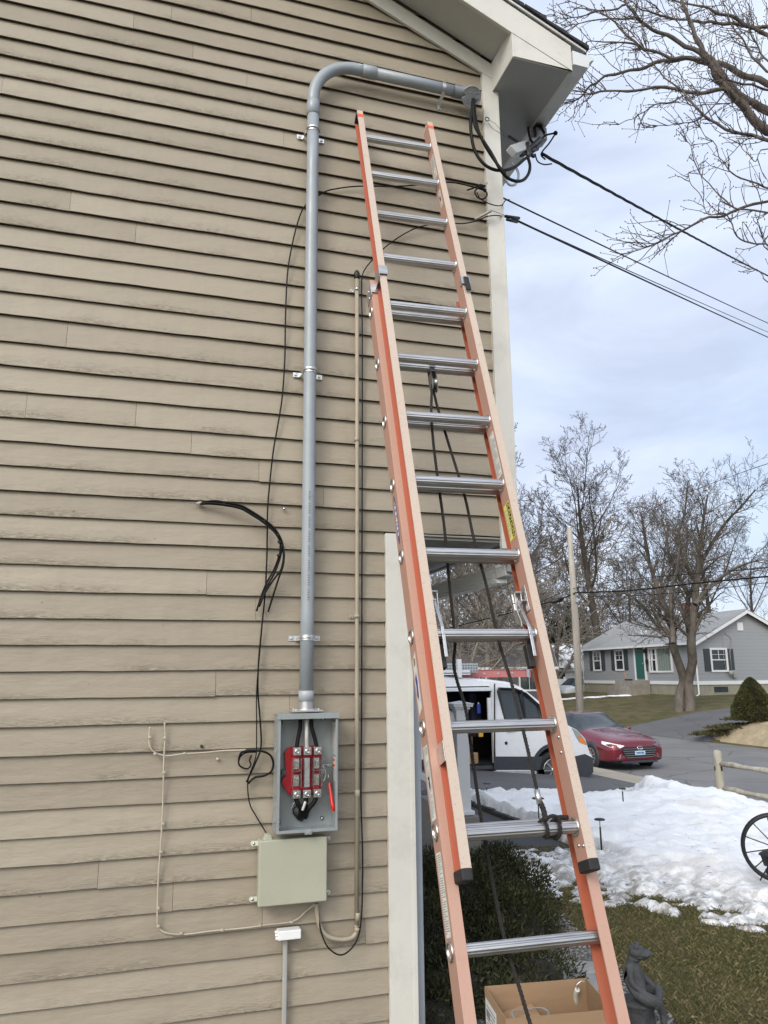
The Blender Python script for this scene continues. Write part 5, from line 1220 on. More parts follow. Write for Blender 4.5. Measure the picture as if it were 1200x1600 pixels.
m.tube([wq(2*PI*a/k_, wr*.97) for a in range(k_+1)], .015, 8); m.tube([wq(2*PI*a/k_, wr*.97)+Vector((.02, .028, 0)) for a in range(k_+1)], .015, 8); m.build('rim', [ring], wh)
for a in range(12):
    m = MB(); m.tube([wq(2*PI*a/12+.2, .03), wq(2*PI*a/12+.2, wr*.95)], .0045, 6); m.build('spoke', [ring], wh)
m = MB(); m.cyl((-.03, -.045, 0), (.03, .045, 0), .032, .032, 14); m.build('hub', [ring], wh)
lt0 = aD(1200, 1346, 6.6); lt = thing('iron_lantern', 'small black iron lantern on a tripod in front of the wagon wheel', 'lantern', lt0)
m = MB(); m.lathe((0, 0, 0), (0, 0, 1), [(.03, -.03), (.045, .03), (.05, .045)], 6, 0, None, False); m.lathe((0, 0, .045), (0, 0, 1), [(.062, 0), (.05, .012), (.02, .03), (.0001, .033)], 12); m.build('lamp_body', [ring], lt)
m = MB(); 
for a in (0, 2.1, 4.2): m.tube([(0, 0, -.03), (.07*math.cos(a), .07*math.sin(a), -.14)], .005, 6)
m.ball((.0, 0, -.07), .028, 8, 6); m.build('stand', [ring], lt)
oldw = mat('weathered_fence_wood', (.40, .37, .30), .8, 0, .25, 4, .5, 50, (1, 1, .15), dirt=.7)
fx, fy = 9.15, aX(1128, 1255, 9.15).y; zb = aX(1128, 1258, 9.15).z; ztp = aX(1128, 1173, 9.15).z
fn = thing('split_rail_fence', 'weathered split rail fence with two rails beside the street at the right', 'fence', (fx, fy, zb))
def fpost(dy):
    m = MB(); n = 12; w = .075; plv = []
    h = ztp-zb
    m.lathe((0, dy, -.35), (0, 0, 1), [(w*.98, 0), (w, h*.5), (w*.96, h+.28), (w*.8, h+.335), (w*.35, h+.35), (.0001, h+.352)], 12)
    for i, v in enumerate(m.v): m.v[i] = (v[0]*(1+.04*noise.noise(Vector((v[0]*30, 1, v[2]*2)))), v[1], v[2])
    o = m.build('post', [oldw], fn)
    m = MB()
    for z in (h*.66, h*.17): m.box(-.014, .014, dy-w-.001, dy-w+.01, z-.03, z+.04); m.box(-w-.001, -w+.01, dy-.01, dy+.012, z-.025, z+.04)
    m.build('mortise', [mat('dark_hole', (.01, .01, .01), .9)], o)
fpost(0); fpost(-2.4)
zr1 = aX(1136, 1193, 9.15).z-zb; zr2 = aX(1138, 1232, 9.15).z-zb
for z, hh in ((zr1-.02, .075), (zr2-.02, .075)):
    m = MB(); P = [Vector((0.02*math.sin(k), -.05-2.35*k/10, z+.006*math.sin(k*2.1))) for k in range(11)]; m.tube(P, [.035+.008*math.sin(k*1.7) for k in range(11)], 6, prof=lambda a: 1+.25*math.sin(a*2)); m.build('rail', [oldw], fn)
    m = MB(); P = [Vector((0.02*math.sin(k), .05-2.35*k/10-2.45, z+.006*math.sin(k*2.1))) for k in range(11)]; m.tube(P, [.035+.008*math.sin(k*1.7) for k in range(11)], 6, prof=lambda a: 1+.25*math.sin(a*2)); m.build('rail', [oldw], fn)
# ================================================================ VEHICLES
YV = 13.5
def V(px, py): p = aY(px, py, YV); return (p.x, p.z)
vw = mat('white_van_paint', (.70, .72, .76), .3, 0, .03, 2, coat=.5, dirt=.08)
dk = mat('dark_cladding', (.035, .04, .05), .55, 0, .15, 10)
chrome = mat('chrome', (.7, .7, .72), .12, 1, .03)
rimm = mat('wheel_rim', (.42, .43, .44), .3, .8, .1, 20)
tyre = mat('tyre_rubber', (.02, .02, .021), .75, 0, .2, 20, .2, 60)
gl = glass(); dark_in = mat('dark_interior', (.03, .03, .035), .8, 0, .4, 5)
gz_v = gz(8, 14)
van = thing('white_van', 'white work van with open sliding door and ladder rack on the driveway behind the ladder', 'van', (V(867, 1204)[0], YV, gz_v)); VO = Vector(van.location)
def vv(u, w, v): return Vector((u-VO.x, w-VO.y, v-VO.z))
wx, wz = V(867, 1204); sill = V(775, 1211)[1]; nose = V(926, 1195)[0]
top = [V(695, 1060), V(770, 1065), V(802, 1069), V(820, 1076), V(840, 1092), V(862, 1113), V(885, 1132), V(902, 1141), V(914, 1154), V(921, 1176), V(926, 1184), V(927, 1205), V(917, 1219), V(900, 1221)]
rear = nose-5.5; zr_ = top[0][1]
arch = [(wx+.43*math.cos(a), wz+.44*math.sin(a)) for a in [RAD(-12)+RAD(204)*k/16 for k in range(17)]]
rwx = wx-3.3; arch2 = [(rwx+.43*math.cos(a), wz+.44*math.sin(a)) for a in [RAD(-12)+RAD(204)*k/16 for k in range(17)]]
outline = [(rear, sill), (rear, zr_-.25), (rear+.12, zr_+.0)]+top+arch+[(wx-.46, sill)]+arch2[:]
outline = [(rear, sill), (rear-.0, zr_-.25), (rear+.12, zr_-.01)]+top+[(wx+.44, V(900,1221)[1])]+arch[1:-1]+[(wx-.46, sill)]+[(rwx+.46, sill)]+arch2[1:-1]+[(rwx-.46, sill)]
def rnd_rect(a, b, r=.06, n=4):
    (x0, z1), (x1, z0) = a, b; out = []
    for cx_, cz_, s in ((x1-r, z1-r, 0), (x0+r, z1-r, 1), (x0+r, z0+r, 2), (x1-r, z0+r, 3)):
        for k in range(n+1): t = PI/2*(s+k/n); out.append((cx_+r*math.cos(t), cz_+r*math.sin(t)))
    return out
do0 = V(771, 1072); do1 = V(771, 1209); dox = do0[0]-1.28
door = rnd_rect((dox, do0[1]), (do0[0], do1[1]), .07)
win = [V(781, 1080), V(783, 1076), V(806, 1077), V(822, 1084), V(842, 1102), V(846, 1121), V(790, 1124)]
zmin = sill; H = zr_-sill
def side(w0):
    def f(u, v, w):
        tilt = .13*max(0, (v-sill-.85))/1.0 if v > sill+.85 else 0
        return vv(u, w0+w+tilt if w0 < YV+1 else w0+w-tilt, v)
    return f
m = plate(outline, [door, win], side(YV+.02), .04); m.build('side_panel', [vw], van, bevel=.01)
m = plate(outline, [win], side(YV+2.02), .04); m.build('side_panel', [vw], van)
# skin strip over roof, windscreen, bonnet and nose
WV = 2.04
prof_ = [(rear, sill), (rear, zr_-.25), (rear+.12, zr_-.01)]+top
m = MB(); vs = []
for i, (u, v) in enumerate(prof_):
    tl = .13*max(0, (v-sill-.85)); vs += [vv(u, YV+tl+.003, v), vv(u+.0, YV+.10+tl, v+(.035 if v > sill+1.2 else 0)), vv(u+(.10 if u > wx+.3 else 0), YV+.35, v+(.05 if v > sill+.8 else .01)), vv(u+(.12 if u > wx+.3 else 0), YV+WV-.35, v+(.05 if v > sill+.8 else .01)), vv(u, YV+WV-.10-tl, v+(.035 if v > sill+1.2 else 0)), vv(u, YV+WV-tl-.003, v)]
for i in range(len(prof_)-1):
    for j in range(5):
        g = 1 if (6 <= i <= 7 and 0 < j < 4) else (2 if i >= 13 else 0)
        m.add([vs[i*6+j], vs[(i+1)*6+j], vs[(i+1)*6+j+1], vs[i*6+j+1]], [(0, 1, 2, 3)], g, True)
bs = m.build('roof_and_bonnet', [vw, gl, dk], van)
m = MB()
def trim(mb, pts, w0, w1, mi=0): mb.prism(pts, w0, w1, lambda u, v, w: vv(u, w, v), mi)
for wa in (YV-.006,):
    trim(m, [V(772, 1182), V(848, 1182), V(843, 1203), V(772, 1203)], wa, wa+.02); m.build('door_cladding', [dk], van, bevel=.004); m = MB(); trim(m, [(rwx+.46, V(772, 1182)[1]), (dox-.01, V(772, 1182)[1]), (dox-.01, V(772, 1203)[1]), (rwx+.46, V(772, 1203)[1])], wa, wa+.02)
m.build('rear_cladding', [dk], van, bevel=.004); m = MB()
# wheel arch lip and bumper
al = [(wx+.50*math.cos(a), wz+.50*math.sin(a)) for a in [RAD(-5)+RAD(190)*k/16 for k in range(17)]]; ai = [(wx+.43*math.cos(a), wz+.43*math.sin(a)) for a in [RAD(-5)+RAD(190)*k/16 for k in range(17)]]
for k in range(16): trim(m, [al[k], al[k+1], ai[k+1], ai[k]], YV-.012, YV+.02)
trim(m, [V(892, 1183), V(914, 1178), V(926, 1184), V(927, 1206), V(917, 1220), (wx+.47, V(900, 1221)[1])], YV-.010, YV+.30)
m.build('cladding', [dk], van, bevel=.004)
m = MB(); trim(m, [V(772, 1204.5), V(838, 1204.5), V(838, 1212), V(772, 1212)], YV-.012, YV+.02); trim(m, [V(700, 1206), V(771, 1209), V(771, 1213), V(700, 1211)], YV-.012, YV+.1); m.build('sill_panel', [mat('dirty_white_paint', (.36, .37, .38), .5, 0, .15, 6)], van)
# cab side window, pillars, seams
m = plate([(u, v) for u, v in win], [], side(YV+.032), .008); g = m.build('side_window', [gl], van)
m = MB(); a = V(816, 1078); b = V(822, 1122); trim(m, [(a[0]-.02, a[1]), (a[0]+.02, a[1]), (b[0]+.02, b[1]), (b[0]-.02, b[1])], YV+.03, YV+.04); m.build('window_divider', [black_plastic], van)
m = MB(); fr = [V(*q) for q in ((779, 1080), (782, 1074), (806, 1075), (823, 1082), (844, 1101), (848, 1123), (789, 1126))]
for a, b, c, d in zip(fr, fr[1:]+fr[:1], win[0:1]+win[1:], win[1:]+win[:1]): trim(m, [a, b, d, c], YV+.015+.03*0+.0, YV+.10)
m.build('window_rubber', [black_plastic], van)
m = MB(); a, b = V(773, 1068), V(773, 1208); trim(m, [(a[0], a[1]), (a[0]+.012, a[1]), (b[0]+.012, b[1]), (b[0], b[1])], YV-.003, YV+.04); m.box(0, .01, 0, .01, 0, .01, 0, Matrix.Translation(vv(*[V(768, 1128)[0], YV-.02, V(768, 1128)[1]])))
c = V(791, 1161); m.lathe(vv(c[0], YV-.001, c[1]), (0, -1, 0), [(.03, 0), (.028, .006), (.0001, .006)], 14); c = V(797, 1142); trim(m, [(c[0]-.09, c[1]), (c[0]+.09, c[1]), (c[0]+.09, c[1]+.03), (c[0]-.09, c[1]+.03)], YV-.03, YV); m.build('door_handle', [black_plastic], van, bevel=.004)
m = MB(); q = [V(893, 1137), V(903, 1142), V(914, 1156), V(917, 1164), V(905, 1160), V(899, 1150)]; trim(m, q, YV-.010, YV+.25); hl = m.build('headlight', [mat('headlight_glass', (.35, .38, .40), .1, .3, .1, 10)], van, bevel=.01)
m = MB(); q = [V(903, 1150), V(911, 1154), V(915, 1163), V(906, 1160)]; trim(m, q, YV-.014, YV+.02); m.build('indicator', [mat('amber_lens', (.75, .22, .03), .2)], hl)
def wheel(parent, c, r, wd, side_=-1, spokes=8, ax=(0, 1, 0), rr=.62):
    m = MB(); A = Vector(ax)*side_; w = wd
    m.lathe(Vector(c)-A*w, A, [(.0001, 0), (r*.9, 0), (r, .03), (r, w-.03), (r*.95, w), (r*rr, w+.0), (r*rr, w-.03), (.0001, w-.03)], 32); o = m.build('wheel', [tyre], parent)
    m = MB(); m.lathe(Vector(c)-A*.03, A, [(r*rr, 0), (r*rr, .03), (r*(rr-.05), .03), (r*(rr-.08), .012), (.0001, .012)], 32); e1 = Vector((0, 0, 1)); e2 = A.cross(e1)
    for k in range(spokes):
        a = 2*PI*k/spokes; d = e1*math.cos(a)+e2*math.sin(a); m.bar(Vector(c)+d*r*.08-A*.008, Vector(c)+d*r*(rr-.05)-A*.008, r*.085, .02, tuple(A))
    m.lathe(Vector(c)-A*.01, A, [(r*.15, 0), (r*.13, .02), (.0001, .022)], 16); m.build('rim', [rimm], o)
for x in (wx, rwx):
    wheel(van, vv(x, YV+.05, wz), .345, .22, -1); wheel(van, vv(x, YV+WV-.05, wz), .345, .22, 1)
# interior
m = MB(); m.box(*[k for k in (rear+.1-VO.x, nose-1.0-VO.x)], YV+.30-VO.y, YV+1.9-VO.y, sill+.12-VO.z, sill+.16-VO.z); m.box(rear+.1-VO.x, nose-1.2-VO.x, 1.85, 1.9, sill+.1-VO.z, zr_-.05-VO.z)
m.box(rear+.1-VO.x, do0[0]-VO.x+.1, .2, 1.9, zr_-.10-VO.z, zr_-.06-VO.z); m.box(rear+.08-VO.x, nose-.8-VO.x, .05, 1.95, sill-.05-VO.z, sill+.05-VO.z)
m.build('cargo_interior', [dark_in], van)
m = MB(); s = do0[0]-VO.x; m.box(s-.02, s+.0, .05, .14, sill-VO.z+.2, do0[1]-VO.z-.04); m.box(s-1.28, s-.02, .03, .10, do0[1]-.09-VO.z, do0[1]-.02-VO.z); m.box(s-.10, s-.02, .06, .12, .9, 1.5); m.build('door_frame', [vw], van, bevel=.01)
m = MB(); m.box(s-1.26, s-.03, .05, .35, sill+.10-VO.z, sill+.16-VO.z); m.box(s-1.26, s-.03, -.005, .04, sill+.05-VO.z, sill+.07-VO.z); m.build('door_step', [mat('black_step', (.05, .055, .065), .35, 0, .1, 8)], van, bevel=.004)
seat = mat('navy_seat_fabric', (.012, .014, .035), .9)
m = MB(); m.box(s-.28, s-.05, .45, .95, .75, 1.35); m.box(s-.26, s-.10, .55, .82, 1.38, 1.60); m.build('cab_seat', [seat], van, bevel=.05, seg=3)
redb = mat('red_tool_case', (.45, .02, .03), .4, 0, .1, 6)
def vthing(name, label, cat, x0, x1, y0, y1, za, zb, mt, extra=None, group=None):
    t = thing(name, label, cat, vv(VO.x+(x0+x1)/2, YV+y0, VO.z+za)+VO, group=group); w = (x1-x0)/2; m = MB(); m.box(-w, w, 0, y1-y0, 0, zb-za); m.build('case', [mt], t, bevel=.012)
    if extra: extra(t, w, zb-za)
    return t
def case_x(t, w, h):
    m = MB(); m.box(-w*.9, w*.9, -.006, -.001, h*.58, h*.62); m.box(-w*.15, w*.15, -.02, -.001, h*.64, h*.76); m.box(-w*.7, -w*.55, -.012, -.001, h*.5, h*.7); m.box(w*.55, w*.7, -.012, -.001, h*.5, h*.7); m.build('latch', [black_plastic], t)
fz_ = sill+.165-VO.z
vthing('tool_case', 'red tool case at the bottom of the stack in the open van door', 'tool case', s-1.10, s-.50, .35, .8, fz_+.02, fz_+.30, redb, case_x, 'red tool cases stacked in the van')
vthing('tool_case', 'red tool case in the middle of the stack in the open van door', 'tool case', s-1.09, s-.52, .36, .8, fz_+.305, fz_+.56, redb, case_x, 'red tool cases stacked in the van')
vthing('tool_case', 'red tool case on top of the stack in the open van door', 'tool case', s-1.06, s-.53, .37, .8, fz_+.565, fz_+.80, redb, case_x, 'red tool cases stacked in the van')
def tape_x(t, w, h):
    m = MB(); m.box(-w*.12, w*.12, -.003, -.0005, .01, h-.01); m.build('tape', [mat('packing_tape', (.45, .33, .2), .4)], t)
vthing('carton', 'taller brown carton standing beside the red tool cases in the van', 'box', s-.49, s-.31, .35, .6, fz_+.02, fz_+.50, card, tape_x)
vthing('carton', 'small brown carton in front of the taller one in the van', 'box', s-.48, s-.26, .22, .34, fz_+.02, fz_+.22, card, tape_x)
vthing('level_case', 'yellow tool hanging inside the open van door near the cab seat', 'tool', s-.24, s-.15, .20, .24, fz_+.50, fz_+.74, mat('yellow_plastic', (.75, .42, .03), .4), case_x)
vthing('blue_bottle', 'blue plastic bottle stowed behind the cab seat of the van', 'bottle', s-.22, s-.15, .28, .34, fz_+.92, fz_+1.10, mat('blue_plastic', (.03, .06, .35), .35), lambda t, w, h: MB().lathe((0, .03, h), (0, 0, 1), [(w*.5, 0), (w*.4, .03), (.0001, .032)], 10).build('cap', [_mats['white_plastic']], t))
m = MB()
for z in (.75, 1.05, 1.32): m.box(s-1.26, s-.42, 1.35, 1.75, z, z+.025)
for x in (s-1.25, s-.85, s-.44): m.box(x, x+.02, 1.35, 1.37, .3, 1.5)
m.build('shelving', [mat('grey_shelf_metal', (.20, .20, .21), .5, .3)], van)
m = MB(); rs = random.Random(4); cols_ = [mat('bin_blue', (.02, .05, .2), .5), mat('bin_grey', (.2, .2, .2), .5), redb, card]
for z in (.775, 1.075, 1.345):
    x = s-1.22
    while x < s-.55: w = rs.uniform(.08, .18); m.box(x, x+w, 1.28, 1.6, z, z+rs.uniform(.09, .2), rs.randrange(4)); x += w+.02
m.build('shelf_bins', cols_, van)
# roof rack, conduit tube box, ladder on roof
rz0 = zr_-VO.z+.05
m = MB()
for x in (s-1.9, s-.62, s+.30):
    if x > s: continue
    m.box(x-.03, x+.03, .14, 1.9, rz0+.03, rz0+.08); m.box(x-.04, x+.04, .12, .20, rz0-.04, rz0+.30)
m.box(s-2.6, s-.40, .16, .21, rz0+.05, rz0+.10); m.box(s-2.6, s-.40, .14, .16, rz0+.01, rz0+.035)
m.build('roof_rack', [vw], van, bevel=.006)
tubem = NT('checker_plate'); w_ = tubem.n.new('ShaderNodeTexChecker'); w_.inputs['Scale'].default_value = 26; tubem.link(tubem.map((1, 1, 1)), w_.inputs['Vector']); w_.inputs[1].default_value = (.50, .52, .53, 1); w_.inputs[2].default_value = (.25, .27, .28, 1)
mp = tubem.map((1, 1, 1)); rt = [n for n in tubem.n if n.type == 'MAPPING'][-1]; rt.inputs['Rotation'].default_value = (0, RAD(45), 0); tubem.link(mp, w_.inputs['Vector'])
tubem.set(color=w_.outputs[0], rough=.35, metal=.7)
za_ = aY(720, 1051, YV+.3).z; zb2 = aY(720, 1037, YV+.3).z; xb = aY(747, 1044, YV+.3).x
t = thing('rack_toolbox', 'long diamond plate metal box on the van roof rack', 'toolbox', (xb-1.5, YV+.3, za_)); m = MB(); m.box(-1.5, 1.5, 0, .35, 0, zb2-za_); m.build('box_body', [tubem.m], t, bevel=.005)
m = MB(); m.box(-1.5, 1.503, -.006, -.001, (zb2-za_)-.02, zb2-za_+.004); m.build('lid_edge', [galv], t)
pinkl = frp('faded_red_fibreglass', (.46, .10, .10), (.52, .25, .24), .6)
za_ = aY(800, 1058, YV+.55).z; zb2 = aY(800, 1046, YV+.55).z; xe = aY(829, 1050, YV+.55).x
rl = thing('roof_ladder', 'faded red fibreglass ladder lying flat on the van roof rack', 'ladder', (xe-1.7, YV+.55, za_))
for yo in (0, .42):
    m = MB(); h = zb2-za_; m.box(-1.9, 1.7, yo, yo+.006, 0, h); m.box(-1.9, 1.7, yo-.02, yo, h-.006, h); m.box(-1.9, 1.7, yo-.02, yo, 0, .006); m.build('rail', [pinkl], rl)
for k in range(11):
    m = MB(); m.cyl((-1.75+k*.3048, -.012, h*.5), (-1.75+k*.3048, .43, h*.5), .019, None, 10); m.lathe((-1.75+k*.3048, -.003, h*.5), (0, -1, 0), [(.026, 0), (.026, .008), (.017, .010), (.015, -.002), (.0001, -.002)], 14); m.build('rung', [alu], rl)
m = MB(); m.box(1.60, 1.66, -.026, -.021, -.004, h+.004); m.build('end_bracket', [galv], rl)

# ---- car loft helper (nose at -y, local x = across)
def car(name, label, loc, rotz, st, paint, glassm, wheels, wr_, trimf=None, group=None):
    t = thing(name, label, 'car' if 'van' not in name else 'van', loc, rotz, group); m = MB(); n = len(st[0][1]); vs = []
    for s, pr in st:
        for (w, z) in pr: vs.append((w, s, z))
        for (w, z) in reversed(pr[:-1]): vs.append((-w, s, z))
    N = 2*n-1; fs = []; ms = []
    for i in range(len(st)-1):
        for j in range(N-1):
            k = j if j < n-1 else N-2-j; fs.append((i*N+j, (i+1)*N+j, (i+1)*N+j+1, i*N+j+1)); ms.append(glassm(i, k))
        fs.append((i*N+N-1, (i+1)*N+N-1, (i+1)*N, i*N)); ms.append(2)
    fs.append(tuple(range(N))); ms.append(0); fs.append(tuple(reversed(range((len(st)-1)*N, len(st)*N)))); ms.append(0)
    o_ = len(m.v); m.v += vs; m.f += fs; m.m += ms; m.s += [True]*len(fs)
    b = m.build('body', [paint, gl, dk], t)
    sub = b.modifiers.new('s', 'SUBSURF'); sub.levels = 2; sub.render_levels = 2
    cr = b.data.attributes.new('crease_edge', 'FLOAT', 'EDGE')
    em = {}
    for p in b.data.polygons:
        for ek in p.edge_keys: em.setdefault(ek, set()).add(p.material_index)
    for e in b.data.edges:
        cr.data[e.index].value = .85 if len(em.get(tuple(sorted(e.vertices)), ())) > 1 else 0
    for y in wheels:
        for sx in (-1, 1): wheel(t, (sx*(st[4][1][1][0]+.022), y, wr_), wr_, .2, 1, 10, (sx, 0, 0), .66)
    return t, b
redp = mat('dark_red_car_paint', (.165, .008, .02), .22, .35, .05, 3, coat=1.0)
est = [ # s, [bottom, low side, mid, belt, upper/bonnet edge, inner, centre]
 (-2.28, [(.55,.24),(.62,.30),(.66,.42),(.66,.55),(.60,.66),(.40,.70),(0,.72)]),
 (-2.18, [(.70,.20),(.82,.26),(.86,.40),(.86,.56),(.78,.70),(.50,.76),(0,.78)]),
 (-1.90, [(.78,.18),(.89,.24),(.90,.42),(.90,.62),(.83,.78),(.55,.86),(0,.87)]),
 (-1.35, [(.80,.18),(.90,.24),(.90,.45),(.905,.70),(.84,.86),(.58,.95),(0,.96)]),
 (-.85, [(.80,.18),(.89,.24),(.90,.45),(.90,.76),(.85,.92),(.66,1.0),(0,1.02)]),
 (-.10, [(.80,.18),(.89,.24),(.90,.45),(.90,.82),(.83,.96),(.60,1.36),(0,1.39)]),
 (.25, [(.80,.18),(.89,.24),(.90,.45),(.90,.84),(.82,.98),(.58,1.40),(0,1.44)]),
 (.95, [(.80,.18),(.89,.24),(.90,.45),(.90,.86),(.82,1.0),(.57,1.38),(0,1.42)]),
 (1.55, [(.80,.18),(.89,.24),(.90,.45),(.90,.88),(.80,1.02),(.57,1.22),(0,1.27)]),
 (2.0, [(.78,.20),(.88,.26),(.89,.48),(.88,.88),(.76,1.0),(.5,1.06),(0,1.07)]),
 (2.32, [(.60,.30),(.74,.36),(.76,.55),(.74,.88),(.66,.96),(.4,.99),(0,1.0)])]
def eg(i, k):
    if k == 0: return 2
    if i == 4 and k in (4, 5): return 1
    if 5 <= i <= 7 and k == 4: return 1
    if i == 4 and k == 4: return 1
    if i == 8 and k in (4, 5): return 1
    return 0
cpos = aD(981, 1190, 20.3)
red, rb_ = car('red_car', 'dark red sedan parked on the street just beyond the white van', (11.95, 19.6, -.822), RAD(2), est, redp, eg, (-1.35, 1.35), .325)
red.scale = (.95, .95, .96)
# details at the nose (local -y)
def ry_(m, x0, x1, z0, z1, y, th=.02, mi=0): m.box(x0, x1, y-th, y, z0, z1, mi)
m = MB(); m.prism([(-.46, .60), (.46, .60), (.56, .52), (.40, .30), (-.40, .30), (-.56, .52)], -2.285, -2.20, lambda u, v, w: (u, w, v)); gr = m.build('grille', [mat('grille_black', (.015, .015, .017), .4)], red, bevel=.01)
m = MB()
for k in range(5): z = .33+k*.055; w = .40+(z-.30)*.6 if z < .52 else .50; m.box(-w, w, -2.297, -2.286, z, z+.014)
m.build('grille_bar', [chrome], gr)
m = MB(); m.box(-.16, .16, -2.31, -2.299, .40, .50); pm = m.build('licence_plate', [mat('pale_blue_plate', (.42, .58, .70), .4)], red, bevel=.003)
m = MB()
for k in range(6): m.box(-.12+k*.042, -.092+k*.042, -2.3125, -2.311, .43, .475)
m.build('plate_characters', [mat('navy_ink', (.02, .05, .18), .5)], pm)
m = MB(); m.tube([(.085*math.cos(2*PI*k/24), -2.305, .57+.05*math.sin(2*PI*k/24)) for k in range(25)], .008, 6); m.bar((-.045, -2.306, .535), (-.02, -2.306, .605), .014, .012, (0, 1, 0)); m.bar((.02, -2.306, .535), (.045, -2.306, .605), .014, .012, (0, 1, 0)); m.bar((-.035, -2.306, .565), (.035, -2.306, .578), .014, .012, (0, 1, 0)); m.build('badge', [chrome], red)
for sx in (-1, 1):
    m = MB(); P = [(sx*.44, -2.285, .64), (sx*.62, -2.24, .675), (sx*.80, -2.12, .72), (sx*.885, -1.86, .755), (sx*.915, -1.90, .675), (sx*.83, -2.16, .60), (sx*.58, -2.285, .585)]
    m.add([Vector(p) for p in P]+[Vector(p)+Vector((-sx*.02, .05, 0)) for p in P], [tuple(range(7)), tuple(reversed(range(7, 14)))]+[(i, (i+1) % 7, 7+(i+1) % 7, 7+i) for i in range(7)]); m.build('headlight', [mat('car_headlight', (.20, .21, .22), .2, .2, .3, 14)], red, bevel=.006)
    m = MB(); P = [(sx*.56, -2.27, .42), (sx*.80, -2.16, .42), (sx*.80, -2.16, .30), (sx*.62, -2.26, .30)]; m.add([Vector(p) for p in P]+[Vector(p)+Vector((0, .06, 0)) for p in P], [(0,1,2,3), (7,6,5,4), (0,4,5,1), (1,5,6,2), (2,6,7,3), (3,7,4,0)]); fg = m.build('fog_light', [mat('fog_recess', (.20, .20, .21), .4)], red, bevel=.005)
    m = MB(); m.ball((sx*.955, -.58, .96), .075, 10, 7, 0, (1, .7, .7)); m.build('wing_mirror', [redp], red)
    m = MB(); m.lathe((sx*.885, -1.35, .325), (sx, 0, 0), [(.0001, 0), (.375, 0), (.375, .014), (.0001, .014)], 28); m.build('wheel_arch', [dk], red)
m = MB(); m.box(-.55, .55, -2.30, -2.15, .20, .255); m.build('front_lip', [dk], red, bevel=.01)

# ================================================================ HOUSES ACROSS THE STREET
def lapmat(name, c, pitch=.11):
    t = NT(name); w = t.n.new('ShaderNodeTexWave'); w.wave_type = 'BANDS'; w.bands_direction = 'Z'; w.wave_profile = 'SAW'; w.inputs['Scale'].default_value = 1.6; w.inputs['Distortion'].default_value = 0
    t.link(t.co, w.inputs['Vector']); col = t.mix(t.ramp(w.outputs['Fac'], [(.0, (.7,)*3), (.12, (0,)*3)]), c, _sc(c, .45)); col = t.mix(t.ramp(t.noise(1.3), [(.3, (0,)*3), (.8, (.25,)*3)]), col, _sc(c, 1.2))
    return t.set(color=col, rough=.6, normal=t.bump(w.outputs['Fac'], .5, .02))
greysid = lapmat('grey_vinyl_siding', (.29, .305, .325)); darksid = lapmat('dark_grey_siding', (.09, .095, .105))
wht = mat('white_house_trim', (.68, .69, .70), .5, 0, .04, 2); founda = mat('foundation_concrete', (.27, .26, .20), .85, 0, .12, 2, .2, 20, dirt=.3)
def roofmat(name, c, snow=0):
    t = NT(name); n = t.noise(14, t.map((1, 1, 1)), 5, .7); b = t.noise(1.1, None, 4, .6); col = t.ramp(n, [(.3, _sc(c, .75)), (.7, _sc(c, 1.2))]); col = t.mix(t.ramp(b, [(.4, (0,)*3), (.7, (.35,)*3)]), col, _sc(c, 1.4))
    if snow: col = t.mix(t.ramp(t.noise(.9, t.map((1, 1, 1), loc=(3, 3, 0)), 6, .65), [(.62-snow*.3, (0,)*3), (.70-snow*.3, (1,)*3)]), col, (.8, .82, .85))
    return t.set(color=col, rough=.9, normal=t.bump(n, .5, .02))
gshing = roofmat('grey_asphalt_shingle', (.27, .28, .285)); snowroof = roofmat('snowy_brown_roof', (.14, .12, .10), .75); dshing = roofmat('dark_roof_shingle', (.09, .085, .085), .0)
shut = mat('dark_shutter', (.035, .045, .05), .5); curtain = mat('curtain', (.50, .50, .47), .8, 0, .1, 3)
CX, CY = 29.4, 36.55; GB = gz(29.4)-.03; HL, HDp = 11.9, 7.0
gh = thing('grey_ranch_house', 'single storey grey house with green front door, white trim and dark shutters across the street', 'house', (CX, CY, GB))
fz0, fz1, ev = .62, .82, 3.02    # foundation top, white band top, eaves
def gb(name, m, mats, parent=None, **k): return m.build(name, mats, parent or gh, **k)
m = MB(); m.box(.03, HDp-.03, .03, HL-.03, -.5, fz0); gb('foundation', m, [founda])
m = MB(); m.box(-.03, HDp+.03, -.03, HL+.03, fz0, fz1); gb('water_table', m, [wht])
rid = 1.72
m = MB(); m.box(0, HDp, 0, HL, fz1, ev); m.prism([(0, ev), (HDp, ev), (HDp/2, ev+rid)], .0, HL, lambda u, v, w: (u, w, v)); gb('wall', m, [greysid])
ov = .38; k_ = rid/(HDp/2)
m = MB()
for sgn in (0, 1):
    f = (lambda u, v, w: (u, w, v)) if not sgn else (lambda u, v, w: (HDp-u, w, v))
    m.prism([(-ov, ev-ov*k_+.04), (HDp/2, ev+rid+.04), (HDp/2, ev+rid+.14), (-ov, ev-ov*k_+.13)], -.30, HL+.30, f)
rf = gb('roof', m, [gshing])
m = MB()
for sgn in (0, 1):
    f = (lambda u, v, w: (u, w, v)) if not sgn else (lambda u, v, w: (HDp-u, w, v))
    m.prism([(-ov, ev-ov*k_-.12), (HDp/2, ev+rid-.12), (HDp/2, ev+rid+.05), (-ov, ev-ov*k_+.05)], -.34, -.302, f)
gb('rake_board', m, [wht])
m = MB(); m.box(-ov-.10, -ov, -.30, HL+.30, ev-ov*k_-.0, ev-ov*k_+.12); m.box(-ov, .0, -.3, HL+.3, ev-ov*k_+.02, ev-ov*k_+.05); gb('gutter', m, [wht])
